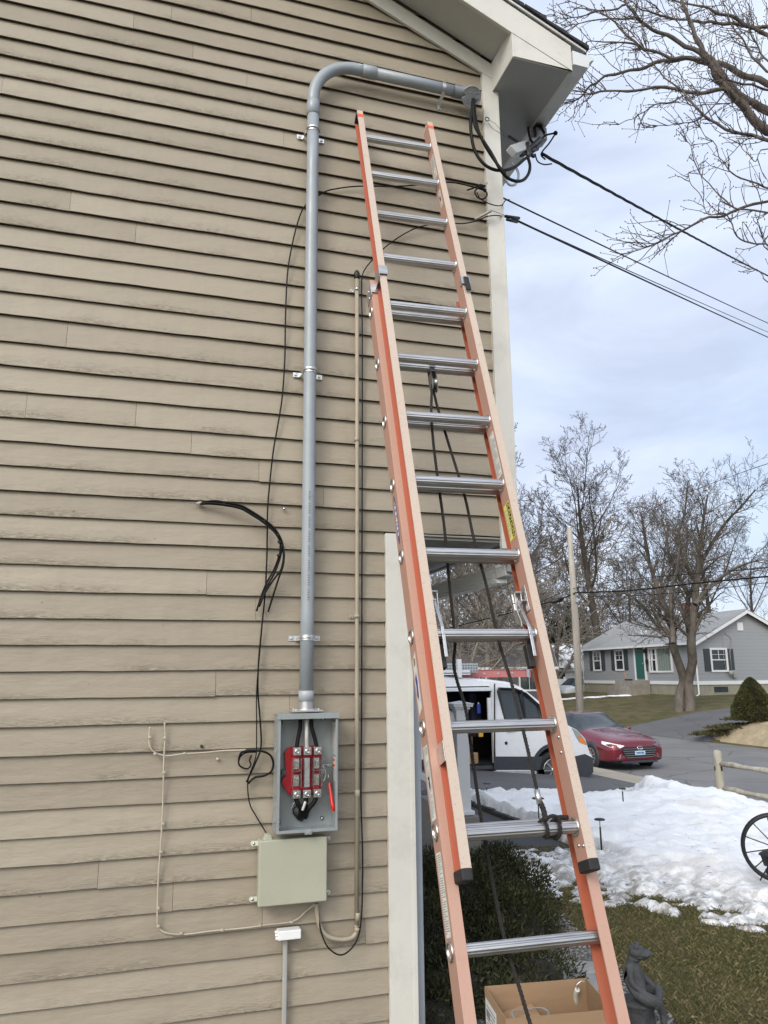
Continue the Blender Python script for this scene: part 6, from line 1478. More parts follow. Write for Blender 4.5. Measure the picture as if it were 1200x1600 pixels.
m = MB(); m.box(3.1, 3.75, 4.3, 4.95, ev+1.2, ev+rid+.85); ch = m.build('chimney', [mat('red_brick', (.30, .10, .06), .85, 0, .3, 12)], rf)
m = MB(); m.box(3.04, 3.81, 4.24, 5.01, ev+rid+.85, ev+rid+.92); m.build('chimney_cap', [founda], ch)
m = MB()
for y in (6.4, 6.9): m.cyl((1.4, y, ev+.5), (1.4, y, ev+1.02), .06, None, 8)
m.build('vent_pipe', [mat('vent_grey', (.5, .5, .5), .5)], rf)
m = MB(); m.tube([(-ov-.05, .05, ev-.25), (-.05, .03, ev-.55), (-.05, .03, .1), (-.25, .03, 0)], .05, 8); gb('downspout', m, [wht])
m = MB(); m.tube([(-ov-.05, HL-.05, ev-.2), (-.05, HL+.04, ev-.45), (-.05, HL+.04, .1)], .05, 8); gb('downspout', m, [wht])
def window(parent, o, ux, w, h, split=True, shutters=True, cols=2, curt=False, deep=.05):
    """o: centre of sill; ux: horizontal direction along the wall (right seen from outside)"""
    o = Vector(o); u = Vector(ux); n = u.cross(Vector((0, 0, 1))); up = Vector((0, 0, 1))
    M = Matrix((u, n, up)).transposed().to_4x4(); M.translation = o
    m = MB(); f = .11
    for a, b, c, d in ((-w/2-f, -w/2, -f, h+f), (w/2, w/2+f, -f, h+f), (-w/2, w/2, h, h+f), (-w/2, w/2, -f, 0)): m.box(a, b, -.01, .06, c, d, 0, M)
    if split: m.box(-w/2, w/2, -.01, .05, h*.48, h*.53, 0, M)
    for c in range(1, cols): m.box(-w/2+w*c/cols-.015, -w/2+w*c/cols+.015, 0, .035, h*.53 if split else 0, h, 0, M)
    if split: m.box(-w/2, w/2, 0, .034, h*.76, h*.78, 0, M)
    fo_ = m.build('window', [wht], parent)
    m = MB(); m.box(-w/2+.001, w/2-.001, .002, .012, .001, h-.001, 0, M); m.build('pane', [gl], fo_)
    if curt: 
        m = MB()
        for k in range(8): x = -w/2+w*(k+.5)/8; m.box(x-w/18, x+w/18, .013, .02, .02, h-.02, 0, M)
        m.build('curtain', [mat('green_grey_curtain', (.20, .24, .22), .8)], fo_)
    if shutters:
        m = MB()
        for s_ in (-1, 1): a, b = sorted((s_*(w/2+f+.02), s_*(w/2+f+.42))); m.box(a, b, 0, .05, -.06, h+.06, 0, M)
        m.build('shutter', [shut], parent)
    return fo_
def fy_(px): # local y on the front wall from image column
    return aX(px, 1040, CX).y-CY
fw = (0, -1, 0)      # right seen from outside (viewer at -x looking +x): -y
for px, w, curt in ((934, .78, 0), (969, .78, 0)): window(gh, (0, fy_(px), 1.55), fw, w, 1.15)
window(gh, (0, fy_(1035), 1.42), fw, 1.75, 1.28, False, False, 1, True); window(gh, (-.02, fy_(1025)+.2, 1.42), fw, .55, 1.28, True, False, 2)
m = MB(); y = fy_(1010); m.box(-.05, 0, y-.14, y+.2, 1.40, 2.75); gb('shutter', m, [shut])
yd = fy_(1001); m = MB(); m.box(-.04, -.0, yd-.44, yd+.44, .95, 2.88); dr = gb('front_door', m, [mat('green_door_paint', (.03, .115, .10), .4)])
m = MB(); m.box(-.06, 0, yd-.60, yd-.44, .86, 3.0); m.box(-.06, 0, yd+.44, yd+.60, .86, 3.0); m.box(-.06, 0, yd-.44, yd+.44, 2.88, 3.0); m.build('door_frame', [wht], dr)
m = MB(); m.ball((-.09, yd-.34, 1.85), .04, 8, 6); m.build('handle', [chrome], dr)
m = MB(); m.box(-.20, -.05, yd-.78, yd-.64, 2.5, 2.75); gb('porch_lamp', m, [black_plastic]); m = MB(); m.box(-.14, 0, yd-.95, yd-.70, 1.85, 2.1); gb('mailbox', m, [black_plastic])
m = MB(); m.box(-1.35, -.03, yd-.85, yd+.85, -.3, .84); st_ = gb('stoop', m, [mat('grey_brown_stone', (.24, .22, .19), .85, 0, .2, 3)])
m = MB()
for k in range(3): m.box(-1.3, -.1, yd+.851+k*.35, yd+.85+(k+1)*.35, -.3, .62-k*.21)
m.build('steps', [_mats['grey_brown_stone']], st_)
window(gh, (aY(1123, 1030, CY).x-CX, 0, 1.42), (1, 0, 0), .95, 1.12)
m = MB(); x = aY(1155.5, 978, CY).x-CX; m.box(x-.2, x+.2, -.05, 0, ev+.62, ev+1.08); gb('gable_vent', m, [wht])
m = MB(); x = aY(1127, 1078, CY).x-CX; m.box(x-.45, x+.45, -.02, .05, .22, .5); gb('basement_window', m, [gl])
x = aY(1146, 1060, CY).x-CX; m = MB(); m.box(x-.12, x+.12, -.18, 0, 1.0, 1.4); m.lathe((x-.3, -.2, 1.25), (0, -1, 0), [(.14, 0), (.14, .1), (.0001, .12)], 14); m.tube([(x-.1, -.04, 1.4), (x-.1, -.04, 2.4), (x+.1, -.04, 3.2), (x-.3, -.04, 3.5)], .025, 6); m.tube([(x-.5, -.04, 1.2), (x-.55, -.04, 2.2), (x-.45, -.04, 3.4)], .015, 6); gb('electric_meter', m, [mat('grey_meter', (.3, .3, .31), .5)])
for i, (dy, cc, l) in enumerate(((1.6, (.55, .2, .05), 'orange handled shovel lying on the steps of the grey house'),)):
    o_ = Vector((CX-.7, CY+yd+.5, GB+.84)); t = thing('snow_shovel', l, 'shovel', o_); m = MB(); m.tube([(0, 0, 0), (.1, .45, .55)], .02, 6); m.build('handle', [mat('shovel_handle', cc, .5)], t); m = MB(); m.box(-.2, .2, -.3, .0, 0, .09); m.build('blade', [black_plastic], t, bevel=.02)

# generic small neighbour house
def nhouse(label, loc, rotz, L, D_, h, rise, wallm, roofm, wins, name='neighbour_house'):
    t = thing(name, label, 'house', loc, rotz); m = MB(); m.box(-L/2, L/2, 0, D_, -1, h); m.prism([(0, h), (D_, h), (D_/2, h+rise)], -L/2, L/2, lambda u, v, w: (w, u, v)); m.build('wall', [wallm], t)
    m = MB(); k = rise/(D_/2)
    for sg in (0, 1):
        f = (lambda u, v, w: (w, u, v)) if not sg else (lambda u, v, w: (w, D_-u, v)); m.prism([(-.4, h-.4*k+.04), (D_/2, h+rise+.04), (D_/2, h+rise+.16), (-.4, h-.4*k+.14)], -L/2-.3, L/2+.3, f)
    m.build('roof', [roofm], t)
    m = MB()
    for sg in (0, 1):
        f = (lambda u, v, w: (w, u, v)) if not sg else (lambda u, v, w: (w, D_-u, v))
        for e in (-L/2-.34, L/2+.302): m.prism([(-.4, h-.4*k-.1), (D_/2, h+rise-.1), (D_/2, h+rise+.06), (-.4, h-.4*k+.06)], e, e+.035, f)
    m.box(-L/2-.3, L/2+.3, -.5, -.4, h-.4*k-.02, h-.4*k+.14); m.build('trim', [wht], t)
    for x, z, w, hh, c in wins: window(t, (x, 0, z), (1, 0, 0), w, hh, False, False, c)
    return t
# dark house behind the van, gabled snow-roofed house beyond, red-brown mass
p = aD(770, 1075, 50); nhouse('low dark grey house with small white windows just above the van roof', (p.x, p.y, gz(p.x)-.2), RAD(-24), 7.6, 7, 2.7, 1.3, darksid, dshing, [(-1.0, 1.5, 1.1, .8, 3), (2.3, 1.3, 1.1, 1.2, 2)])
p = aD(893, 1085, 78); t1 = nhouse('small white house with a snow dusted brown roof left of the utility pole', (p.x, p.y, -.9), RAD(-34), 9, 6, 3.0, 2.3, wht, snowroof, [(-1.0, 1.3, 1.0, 1.5, 2), (1.2, 1.3, 1.2, 1.4, 3)])
m = MB(); m.prism([(-3.6, 3.0), (0.4, 3.0), (-1.6, 4.9)], -1.2, 1.5, lambda u, v, w: (u, w, v)); m.build('gable', [snowroof], t1)
p = aD(890, 1070, 96); nhouse('far snow dusted gable roof rising behind the small white house', (p.x, p.y, 0), RAD(60), 9, 7, 3.6, 4.3, mat('brown_siding', (.16, .14, .12), .8), roofmat('dusted_dark_roof', (.10, .095, .095), .55), [])
p = aD(862, 1080, 60); t = thing('white_fence_panel', 'white vinyl fence panels beside the dark grey house', 'fence', (p.x, p.y, gz(p.x)-.8)); m = MB(); d = Vector((.8, -.6, 0))
for k in range(4): a = d*(k*.8-1); m.box(a.x-.35, a.x+.35, a.y-.02, a.y+.02, 0, 1.7)
m.build('panel', [wht], t); m = MB()
for k in range(5): a = d*(k*.8-1.4); m.box(a.x-.06, a.x+.06, a.y-.06, a.y+.06, 0, 1.85)
m.build('post', [wht], t)
# small white van far behind the pole
fst = [(-2.2, [(.6,.3),(.75,.35),(.8,.55),(.8,.8),(.7,.95),(.4,1.0),(0,1.02)]), (-1.7, [(.75,.25),(.88,.3),(.9,.55),(.9,.95),(.82,1.1),(.5,1.18),(0,1.2)]), (-1.2, [(.75,.25),(.9,.3),(.92,.6),(.92,1.05),(.84,1.2),(.6,1.3),(0,1.32)]), (-.5, [(.75,.25),(.9,.3),(.92,.6),(.92,1.1),(.85,1.3),(.7,1.8),(0,1.85)]), (.3, [(.75,.25),(.9,.3),(.92,.6),(.92,1.1),(.87,1.35),(.78,1.82),(0,1.88)]), (2.0, [(.75,.25),(.9,.3),(.92,.6),(.92,1.1),(.87,1.35),(.78,1.82),(0,1.88)]), (2.3, [(.7,.3),(.86,.35),(.88,.6),(.88,1.1),(.84,1.35),(.72,1.75),(0,1.8)])]
p = aD(893, 1092, 58); car('white_delivery_van', 'small white delivery van parked far off behind the utility pole', (p.x+.6, p.y, p.z-.35), RAD(-75), fst, vw, lambda i, k: 2 if k == 0 else (1 if (i == 2 and k in (4, 5)) or (i == 3 and k == 4) else 0), (-1.4, 1.5), .32)

# utility pole, cross wires
polem = mat('weathered_pole_wood', (.34, .31, .27), .9, 0, .22, 3, .5, 30, (1, 1, .1), dirt=.5)
pb = aD(907, 1117, 33); pt = aD(889.5, 824, 33)
up_ = thing('utility_pole', 'bare weathered wooden utility pole standing on the far lawn', 'utility pole', (pb.x, pb.y, pb.z-.3)); m = MB(); o = Vector(up_.location); m.tube([Vector((0, 0, 0)), (pt-o)*.5+Vector((.03, 0, 0)), pt-o], [.165, .145, .105], 14); m.build('pole', [polem], up_)
m = MB(); m.lathe(pt-o, (0, 0, 1), [(.11, 0), (.1, .05), (.0001, .07)], 12); m.box(-.05+aD(898, 938, 33).x-o.x, .05+aD(898, 938, 33).x-o.x, -.2+aD(898, 938, 33).y-o.y, aD(898, 938, 33).y-o.y, aD(898, 938, 33).z-o.z-.1, aD(898, 938, 33).z-o.z+.1); m.build('pole_hardware', [galv], up_)
def line(label, pts, r=.018, name='utility_line', cat='cable'):
    P = spline([aD(*q) for q in pts], 6); o = P[0].copy(); m = MB(); m.tube([p-o for p in P], r, 5); ob = m.build(name, [cable_black]); ob.location = o; tag(ob, label, cat, 'wires strung between the utility poles'); return ob
line('upper thin wire from the utility pole to the right picture edge', [(898,919,32.8),(980,906,31),(1100,895,29),(1240,884,26)], .012)
line('thick wire from the utility pole to the right picture edge', [(899,926,32.8),(980,923,31),(1100,910,29),(1240,897,26)], .028)
line('lowest thin wire from the utility pole crossing the maple crown', [(899,933,32.8),(1000,930,31),(1100,922,29),(1240,905,26)], .012)
line('thick wire from the utility pole down to the left behind the ladder', [(898,927,32.8),(870,938,34),(830,948,36),(780,962,38),(700,982,42),(640,1000,46)], .03)
line('thin wire from the pole top falling to the left behind the ladder', [(893,862,32.9),(870,876,34),(830,898,36),(760,925,40)], .014)
line('thin wire from the utility pole running left just above the thick one', [(898,919,32.8),(870,929,34),(840,942,36),(780,958,38)], .012)
line('single wire high in the sky from the right edge into the far trees', [(1240,712,30),(1180,731,33),(1110,756,38),(1060,776,42),(1020,795,46)], .014)
cb2 = thing('splice_case', 'black splice case hanging on the wires left of the utility pole', 'connector', aD(871, 938, 33.9)); m = MB(); m.lathe((-.3, .1, -.08), (.62, -.2, .17), [(.0001, 0), (.05, .02), (.10, .1), (.11, .35), (.09, .5), (.04, .6), (.0001, .61)], 12); m.build('case', [black_plastic], cb2)
# ================================================================ TREES
def bark_mat(name, a, b, sc=6):
    t = NT(name); n = t.noise(sc, t.map((1, 1, .3)), 6, .7); n2 = t.noise(1.2, None, 3)
    c = t.ramp(n, [(.3, a), (.7, b)]); c = t.mix(t.ramp(n2, [(.4, (0,)*3), (.75, (.4,)*3)]), c, _sc(b, 1.3)); return t.set(color=c, rough=.9, spec=.2, normal=t.bump(n, .7, .03))
bark = bark_mat('grey_bark', (.06, .05, .042), (.15, .132, .112)); bark_d = bark_mat('brown_grey_bark', (.03, .025, .02), (.08, .067, .055)); bark_l = bark_mat('pale_bark', (.13, .115, .095), (.28, .25, .215))
def grow(out, r, p, d, L, rad, lv, mx, cfg):
    n = max(3, min(9, int(L/cfg['seg'])+2)); pts = [p]; rr = [rad]; q = p; dd = d.normalized(); tip = rad*(.14 if lv == 0 else .3)
    for k in range(n):
        dd = (dd+Vector((r.gauss(0, 1), r.gauss(0, 1), r.gauss(0, 1)))*cfg['wob']*((1+.3*lv) if lv else .35)+Vector((0, 0, cfg['up']*(1 if lv else .5)))).normalized()
        q = q+dd*(L/n); pts.append(q); rr.append(max(cfg['min'], rad+(tip-rad)*(k+1)/n))
    out.append((pts, rr, lv))
    if lv >= mx: return
    nc = cfg['n'][lv]; a0 = r.random()*6.28; s0 = cfg['start'][lv] if lv < len(cfg['start']) else .2
    for c in range(nc):
        t = s0+(1-s0)*((c+r.random()*.8)/nc); t = min(.99, t); i = min(n-1, int(t*n)); f = t*n-i; bp = pts[i].lerp(pts[i+1], f); bd = (pts[i+1]-pts[i]).normalized()
        a = a0+c*2.4+r.gauss(0, .4); x = bd.cross(Vector((.3, .5, .8))).normalized(); y = bd.cross(x); an = RAD(r.uniform(*cfg['ang']))*(1 if t < .9 else .6)
        nd = bd*math.cos(an)+(x*math.cos(a)+y*math.sin(a))*math.sin(an)
        grow(out, r, bp, nd, L*cfg['len'][lv]*r.uniform(.65, 1.1)*(1.15-.55*t if lv else 1.1-.35*t), max(cfg['min']*(.8 if lv > 2 else 1), (rr[i])*r.uniform(.34, .52)), lv+1, mx, cfg)
def mesh_tree(name, label, lines, loc, trunk_m, twig_m, o=(0, 0, 0), group=None, split=1, cat='tree'):
    t = thing(name, label, cat, loc, group=group); O = Vector(o)
    for nm, cond, mt in (('trunk', lambda l: l <= split, trunk_m), ('crown', lambda l: l > split, twig_m)):
        m = MB()
        for pts, rr, lv in lines:
            if cond(lv): m.tube([p-O for p in pts], rr, 10 if lv == 0 else (7 if lv == 1 else (4 if lv == 2 else 3)), 0, False)
        if m.v: m.build(nm, [mt], t, fix=False)
    return t
cfgA = dict(seg=1.2, wob=.075, up=.045, min=.011, n=[9, 7, 6, 5, 3], start=[.32, .2, .15, .1], ang=(24, 50), len=[.52, .55, .55, .55, .5])
def place(px, py, D, dz=0): p = aD(px, py, D); return (p.x, p.y, p.z+dz)
def T(seed, H, rad, cfg, mx=5, lean=(0, 0)):
    out = []; r = random.Random(seed); grow(out, r, Vector((0, 0, 0)), Vector((lean[0], lean[1], 1)), H, rad, 0, mx, cfg); return out
def scaled(t, label, loc, s, rot, group=None):
    c = copy_tree(t); c.location = loc; c.scale = s if isinstance(s, tuple) else (s, s, s); c.rotation_euler = (0, 0, rot); c['label'] = label
    if group: c['group'] = group
    return c
D1 = 58
ta = mesh_tree('bare_tree', 'tallest bare tree, its straight trunk behind the left end of the grey house roof', T(12, 18.5, .40, cfgA), (aD(944, 1062, D1).x, aD(944, 1062, D1).y, 0.2), bark_d, bark_d, group='bare trees beyond the street'); ta.scale = (.95, .95, .84)
cfgB = dict(seg=1.0, wob=.08, up=.05, min=.010, n=[10, 7, 6, 5, 4], start=[.25, .15, .1, .1], ang=(25, 52), len=[.60, .58, .55, .55, .5])
tb2 = mesh_tree('bare_tree', 'bare tree seen between the ladder rails above the van', T(33, 11.5, .26, cfgB), (aD(778, 1050, 42).x, aD(778, 1050, 42).y, -.2), bark, bark, group='bare trees beyond the street')
# street maple with two stems
out = []; r = random.Random(8); cfgM = dict(seg=.8, wob=.07, up=.045, min=.010, n=[8, 8, 6, 6, 4], start=[.22, .2, .1, .1], ang=(28, 58), len=[.78, .62, .55, .5, .5])
mb0 = aD(1070, 1109, 38)
def rp_(px, py, D=38): p = aD(px, py, D); return p-mb0
stems = [([(1061,1125),(1062,1085),(1068,1062),(1060,1035),(1052,1010),(1051,985),(1042,955),(1030,925),(1018,890),(1010,858),(1006,828),(1001,800)], [.25,.20,.19,.18,.17,.15,.13,.11,.09,.075,.06,.03]), ([(1079,1125),(1077,1085),(1076,1062),(1082,1035),(1080,1005),(1082,975),(1086,940),(1090,900),(1092,865),(1096,835),(1101,800),(1106,772)], [.27,.22,.215,.21,.20,.18,.15,.13,.11,.08,.06,.03])]
sub = [([(1052,1000),(1040,985),(1022,972),(1008,950),(985,930),(965,925)], [.13,.10,.08,.06,.045,.03], 37), ([(1080,1010),(1073,960),(1075,930),(1060,900),(1045,865),(1040,830)], [.15,.14,.11,.09,.07,.04], 39), ([(1086,945),(1105,920),(1130,900),(1155,885),(1185,875)], [.13,.09,.07,.05,.03], 37), ([(1052,1005),(1050,960),(1048,925),(1058,890),(1062,850)], [.12,.1,.08,.06,.04], 36.5), ([(1092,885),(1112,850),(1135,815),(1160,790),(1180,765)], [.11,.085,.065,.045,.03], 38.5), ([(1090,915),(1070,880),(1060,840),(1070,800),(1075,750)], [.11,.08,.06,.045,.03], 39.5)]
def stem_lines(px, rr, D, lv): return ([rp_(q[0], q[1], D+.5*math.sin(i)) for i, q in enumerate(px)], rr, lv)
L_ = [stem_lines(s[0], s[1], 38, 0) for s in stems]+[stem_lines(s[0], s[1], s[2], 1) for s in sub]
for pts, rr, lv in list(L_):
    out.append((spline(pts, 3), [rr[min(len(rr)-1, int(i/3))]*(1-(i % 3)/3)+rr[min(len(rr)-1, int(i/3)+1)]*((i % 3)/3) for i in range(len(pts)*3-2)], lv))
    s = 5 if lv == 0 else 1
    for i in range(s, len(pts)):
        for k in range(4 if lv == 0 else 4):
            a = r.random()*6.28; bd = (pts[i]-pts[i-1]).normalized(); x = bd.cross(Vector((.3, .5, .8))).normalized(); y = bd.cross(x); an = RAD(r.uniform(25, 62)); nd = bd*math.cos(an)+(x*math.cos(a)+y*math.sin(a))*math.sin(an)+Vector((0, 0, .1))
            grow(out, r, pts[i].lerp(pts[i-1], r.random()), nd, r.uniform(1.1, 2.3), rr[i]*.5, 2, 5, dict(cfgM, min=.0075, n=[0, 0, 5, 4, 3], len=[.6, .6, .6, .55, .5]))
tm = mesh_tree('maple_tree', 'bare maple tree with two grey stems on the lawn in front of the grey house', out, mb0, bark_l if False else bark, bark, split=1)
# more trees by copying
G = 'bare trees beyond the street'
def gp_(px, D, z=0.1): p = aD(px, 1060, D); return (p.x, p.y, z)
scaled(tb2, 'bare tree right behind the chimney of the grey house', gp_(1030, 74, 1), 1.1, 2.0, G)
scaled(ta, 'bare tree behind the right part of the grey house roof', gp_(1120, 84, 1), .85, 1.2, G)
scaled(tb2, 'slender bare tree at the corner board edge left of the tallest tree', gp_(845, 66), 1.0, 4.1, G)
scaled(ta, 'bare tree showing at the white corner board behind the upper right ladder rail', gp_(812, 78), .80, 2.7, G)
scaled(tb2, 'bare tree between the tallest tree and the maple', gp_(985, 70, 1), .80, .7, G)
scaled(tb2, 'low bare tree behind the ladder left of the one above the van', gp_(715, 60), 1.0, 3.3, G)
scaled(ta, 'bare tree far behind the right gable of the grey house', gp_(1190, 95, 1), .72, 5.0, G)
# understory thicket
cfgS = dict(seg=.7, wob=.16, up=.03, min=.014, n=[9, 7, 6, 4], start=[.05, .1, .1], ang=(28, 62), len=[.8, .6, .55, .5])
ts = mesh_tree('bare_shrub', 'pale tangled bare shrub between the ladder rails above the roof ladder of the van', T(77, 5.2, .13, cfgS, 4), (aD(730, 1060, 40).x, aD(730, 1060, 40).y, -.4), bark_l, bark_l, group='bare shrubs beyond the street', cat='shrub')
for i, (px, D, s, rot, l) in enumerate(((690, 52, 1.6, 1, 'bare shrub at the left rail of the ladder above the van'), (765, 50, 1.5, 2.2, 'bare shrub behind the rung locks of the ladder'), (800, 55, 1.6, 3.0, 'bare shrub just left of the right ladder rail over the van cab'), (845, 66, 2.0, 4.2, 'bare shrub right of the ladder above the red car'), (868, 70, 2.1, .4, 'bare shrub behind the utility pole'), (890, 90, 2.4, 5.2, 'bare shrub rising over the snow dusted gable'))):
    scaled(ts, l, gp_(px, D, -.3), s, rot, 'bare shrubs beyond the street')
woods = foliage('far_brush', (.035, .028, .022), (.085, .070, .055))
# tree line reading as one mass
r = random.Random(21); m = MB()
for _ in range(9000):
    a = RAD(r.uniform(14, 52)); D = r.uniform(95, 170); x, y = D*math.sin(a), D*math.cos(a); h = r.uniform(2, 9)*(1.2+.6*noise.noise(Vector((a*9, 0, 0)))); l = r.uniform(-1.2, 1.2); w = .05
    m.add([(x-w, y, 0), (x+w, y, 0), (x+l, y+l*.5, h)], [(0, 1, 2)])
    for k in range(3):
        z = h*r.uniform(.3, .9); xx = x+l*z/h; e = r.uniform(-1.6, 1.6); m.add([(xx, y, z), (xx, y, z+.09), (xx+e, y, z+r.uniform(.6, 1.8))], [(0, 1, 2)])
o = m.build('distant_woods', [bark_d], fix=False); tag(o, 'distant grey brown winter woods along the horizon', 'woods', kind='stuff')
ever = foliage('dark_evergreen', (.010, .018, .010), (.028, .040, .020))
def evergreen(name, label, c, s, n, size, mt, seed, cat='tree', group=None, blobs=None, trunk=True):
    t = thing(name, label, cat, (c[0], c[1], c[2]), group=group); r = random.Random(seed)
    bl = blobs or [((0, 0, s[2]*(.15+.75*k/6)), (s[0]*(1-.12*k)*.8, s[1]*(1-.12*k)*.8, s[2]*.22)) for k in range(7)]
    leafy('crown', bl, n, size, mt, seed, t)
    if trunk: m = MB(); m.tube([(0, 0, -.2), (0.02, 0, s[2]*.5), (0, .02, s[2]*.9)], [s[0]*.06, s[0]*.045, .01], 8); m.build('trunk', [bark_d], t)
    return t
for i, (px, D, w, h, l) in enumerate(((884, 84, 4.2, 8.2, 'dark evergreen tree behind the utility pole left of the grey house'), (905, 88, 3.8, 9.0, 'dark evergreen tree touching the left roof end of the grey house'), (862, 92, 4.5, 6.0, 'low dark evergreen tree right of the ladder above the far roofs'))):
    p = aD(px, 1060, D); evergreen('evergreen_tree', l, (p.x, p.y, -.2), (w, w, h), 9000, .35, ever, 40+i, group='evergreen trees in the distance')
# clipped conical evergreen and its mound
cone = foliage('clipped_yew_green', (.026, .032, .010), (.09, .092, .034))
pm0 = aD(1180, 1137, 30.6); ch_ = 1.45; cr_ = .75
t = thing('cone_shrub', 'rounded conical evergreen shrub on the mulch mound at the right edge', 'shrub', (pm0.x, pm0.y, pm0.z-.05))
r = random.Random(6); vs = []; fs = []
for _ in range(26000):
    z = ch_*(1-r.random()**1.35); k = z/ch_; R_c = cr_*(1-k**1.45)**.72*(.86+.14*min(1, k*5+.3)); a = r.random()*6.28; n_ = 1+.12*noise.noise(Vector((math.cos(a)*2, math.sin(a)*2, z*3.5)))+.07*noise.noise(Vector((math.cos(a)*6, math.sin(a)*6, z*8))); rr = R_c*n_*(1-.16*r.random()**2)
    p = Vector((rr*math.cos(a), rr*math.sin(a), z+.05)); d = (Vector((math.cos(a), math.sin(a), .5))+Vector((r.gauss(0, .5), r.gauss(0, .5), r.gauss(0, .4)))).normalized(); sd = d.cross(Vector((r.gauss(0, 1), r.gauss(0, 1), 1))).normalized(); l = r.uniform(.03, .075); w = l*.3; o = len(vs)
    vs += [p-sd*w, p+sd*w, p+d*l]; fs.append((o, o+1, o+2))
me = bpy.data.meshes.new('crown'); me.from_pydata([tuple(v) for v in vs], [], fs); me.materials.append(cone); o = bpy.data.objects.new('crown', me); COL.objects.link(o); o.parent = t
m = MB(); m.lathe((0, 0, .05), (0, 0, 1), [(cr_*.6, 0), (cr_*.78, .1), (cr_*.70, .5), (cr_*.55, .95), (cr_*.3, 1.3), (.0001, 1.42)], 16); m.cyl((0, 0, -.2), (0, 0, .3), .09, .07, 8); m.build('stems', [_mats['dark_bark']], t)
# mound of tan mulch with creeping juniper
def mulch():
    t = NT('straw_mulch'); n = t.noise(3, None, 6, .7); n2 = t.noise(20, None, 5, .7); c = t.ramp(n, [(.35, (.30, .235, .14)), (.65, (.46, .38, .25))]); c = t.mix(t.ramp(n2, [(.5, (0,)*3), (.7, (.6,)*3)]), c, (.2, .15, .09)); return t.set(color=c, rough=.95, normal=t.bump(n2, .8, .05))
MX, MY = aZ(1150, 1150, -.35).x+1.3, aZ(1180, 1150, -.35).y
m = MB(); nx = 60; ny = 60; vs = []
for i in range(nx):
    for j in range(ny):
        u, v = i/(nx-1)*2-1, j/(ny-1)*2-1; x = 22.6+3.6*u; y = 20.4+3.9*v; d = 1-(abs(u)**5+abs(v)**5)**(1/5); p = Vector((x, y, 0)); h = .50*sstep(-.02, .34, d)*(1+.25*noise.noise(p*.8))+.07*noise.noise(p*2.4)*sstep(0, .2, d)
        vs.append((x, y, gz(x)+(h if d > 0 else -.1)))
m.add(vs, [(i*ny+j, (i+1)*ny+j, (i+1)*ny+j+1, i*ny+j+1) for i in range(nx-1) for j in range(ny-1)], 0, True); o = m.build('mulch_mound', [mulch()], fix=False); o['kind'] = 'structure'
def mound_z(x, y):
    u, v = (x-22.6)/3.6, (y-20.4)/3.9; d = 1-(abs(u)**5+abs(v)**5)**(1/5); return gz(x)+(.50*sstep(-.02, .34, d) if d > 0 else 0)
for i, (px, py, s, l) in enumerate(((1128, 1151, (1.15, .7, .16), 'creeping juniper patch at the left tip of the mulch mound'), (1150, 1160, (1.0, .6, .14), 'creeping juniper patch on the mound in front of the conical shrub'), (1180, 1152, (1.1, .5, .12), 'narrow creeping juniper strip right across the mulch mound'))):
    p = aX(px, py, (19.7, 20.0, 20.6)[i]); t = thing('creeping_juniper', l, 'shrub', (p.x, p.y, mound_z(p.x, p.y)-.03), group='creeping junipers on the mound')
    leafy('foliage', [((0, 0, .0), s), ((.5, .3, .02), tuple(q*.8 for q in s)), ((-.5, .1, 0), tuple(q*.7 for q in s))], 5000, .07, foliage('creeping_green%d' % i, (.03, .035, .012), (.10, .09, .045)), 60+i, t)
t_ = SC.objects['cone_shrub']; t_.location.z = mound_z(t_.location.x, t_.location.y)-.08
# thin old snow strips by the neighbour's walk
m = MB(); r = random.Random(2)
for k in range(9):
    p = aD(878+k*12+r.uniform(-4, 4), 1087 if k < 3 else 1084, 50); L = r.uniform(.4, .9)
    m.ball((p.x, p.y, gz(p.x)+.02), 1, 10, 5, 0, (L, L*.7, .07), .3)
o = m.build('snow_remnant', [clean_snow], fix=False); tag(o, 'thin leftover snow strip at the top of the far lawn', 'snow', kind='stuff')

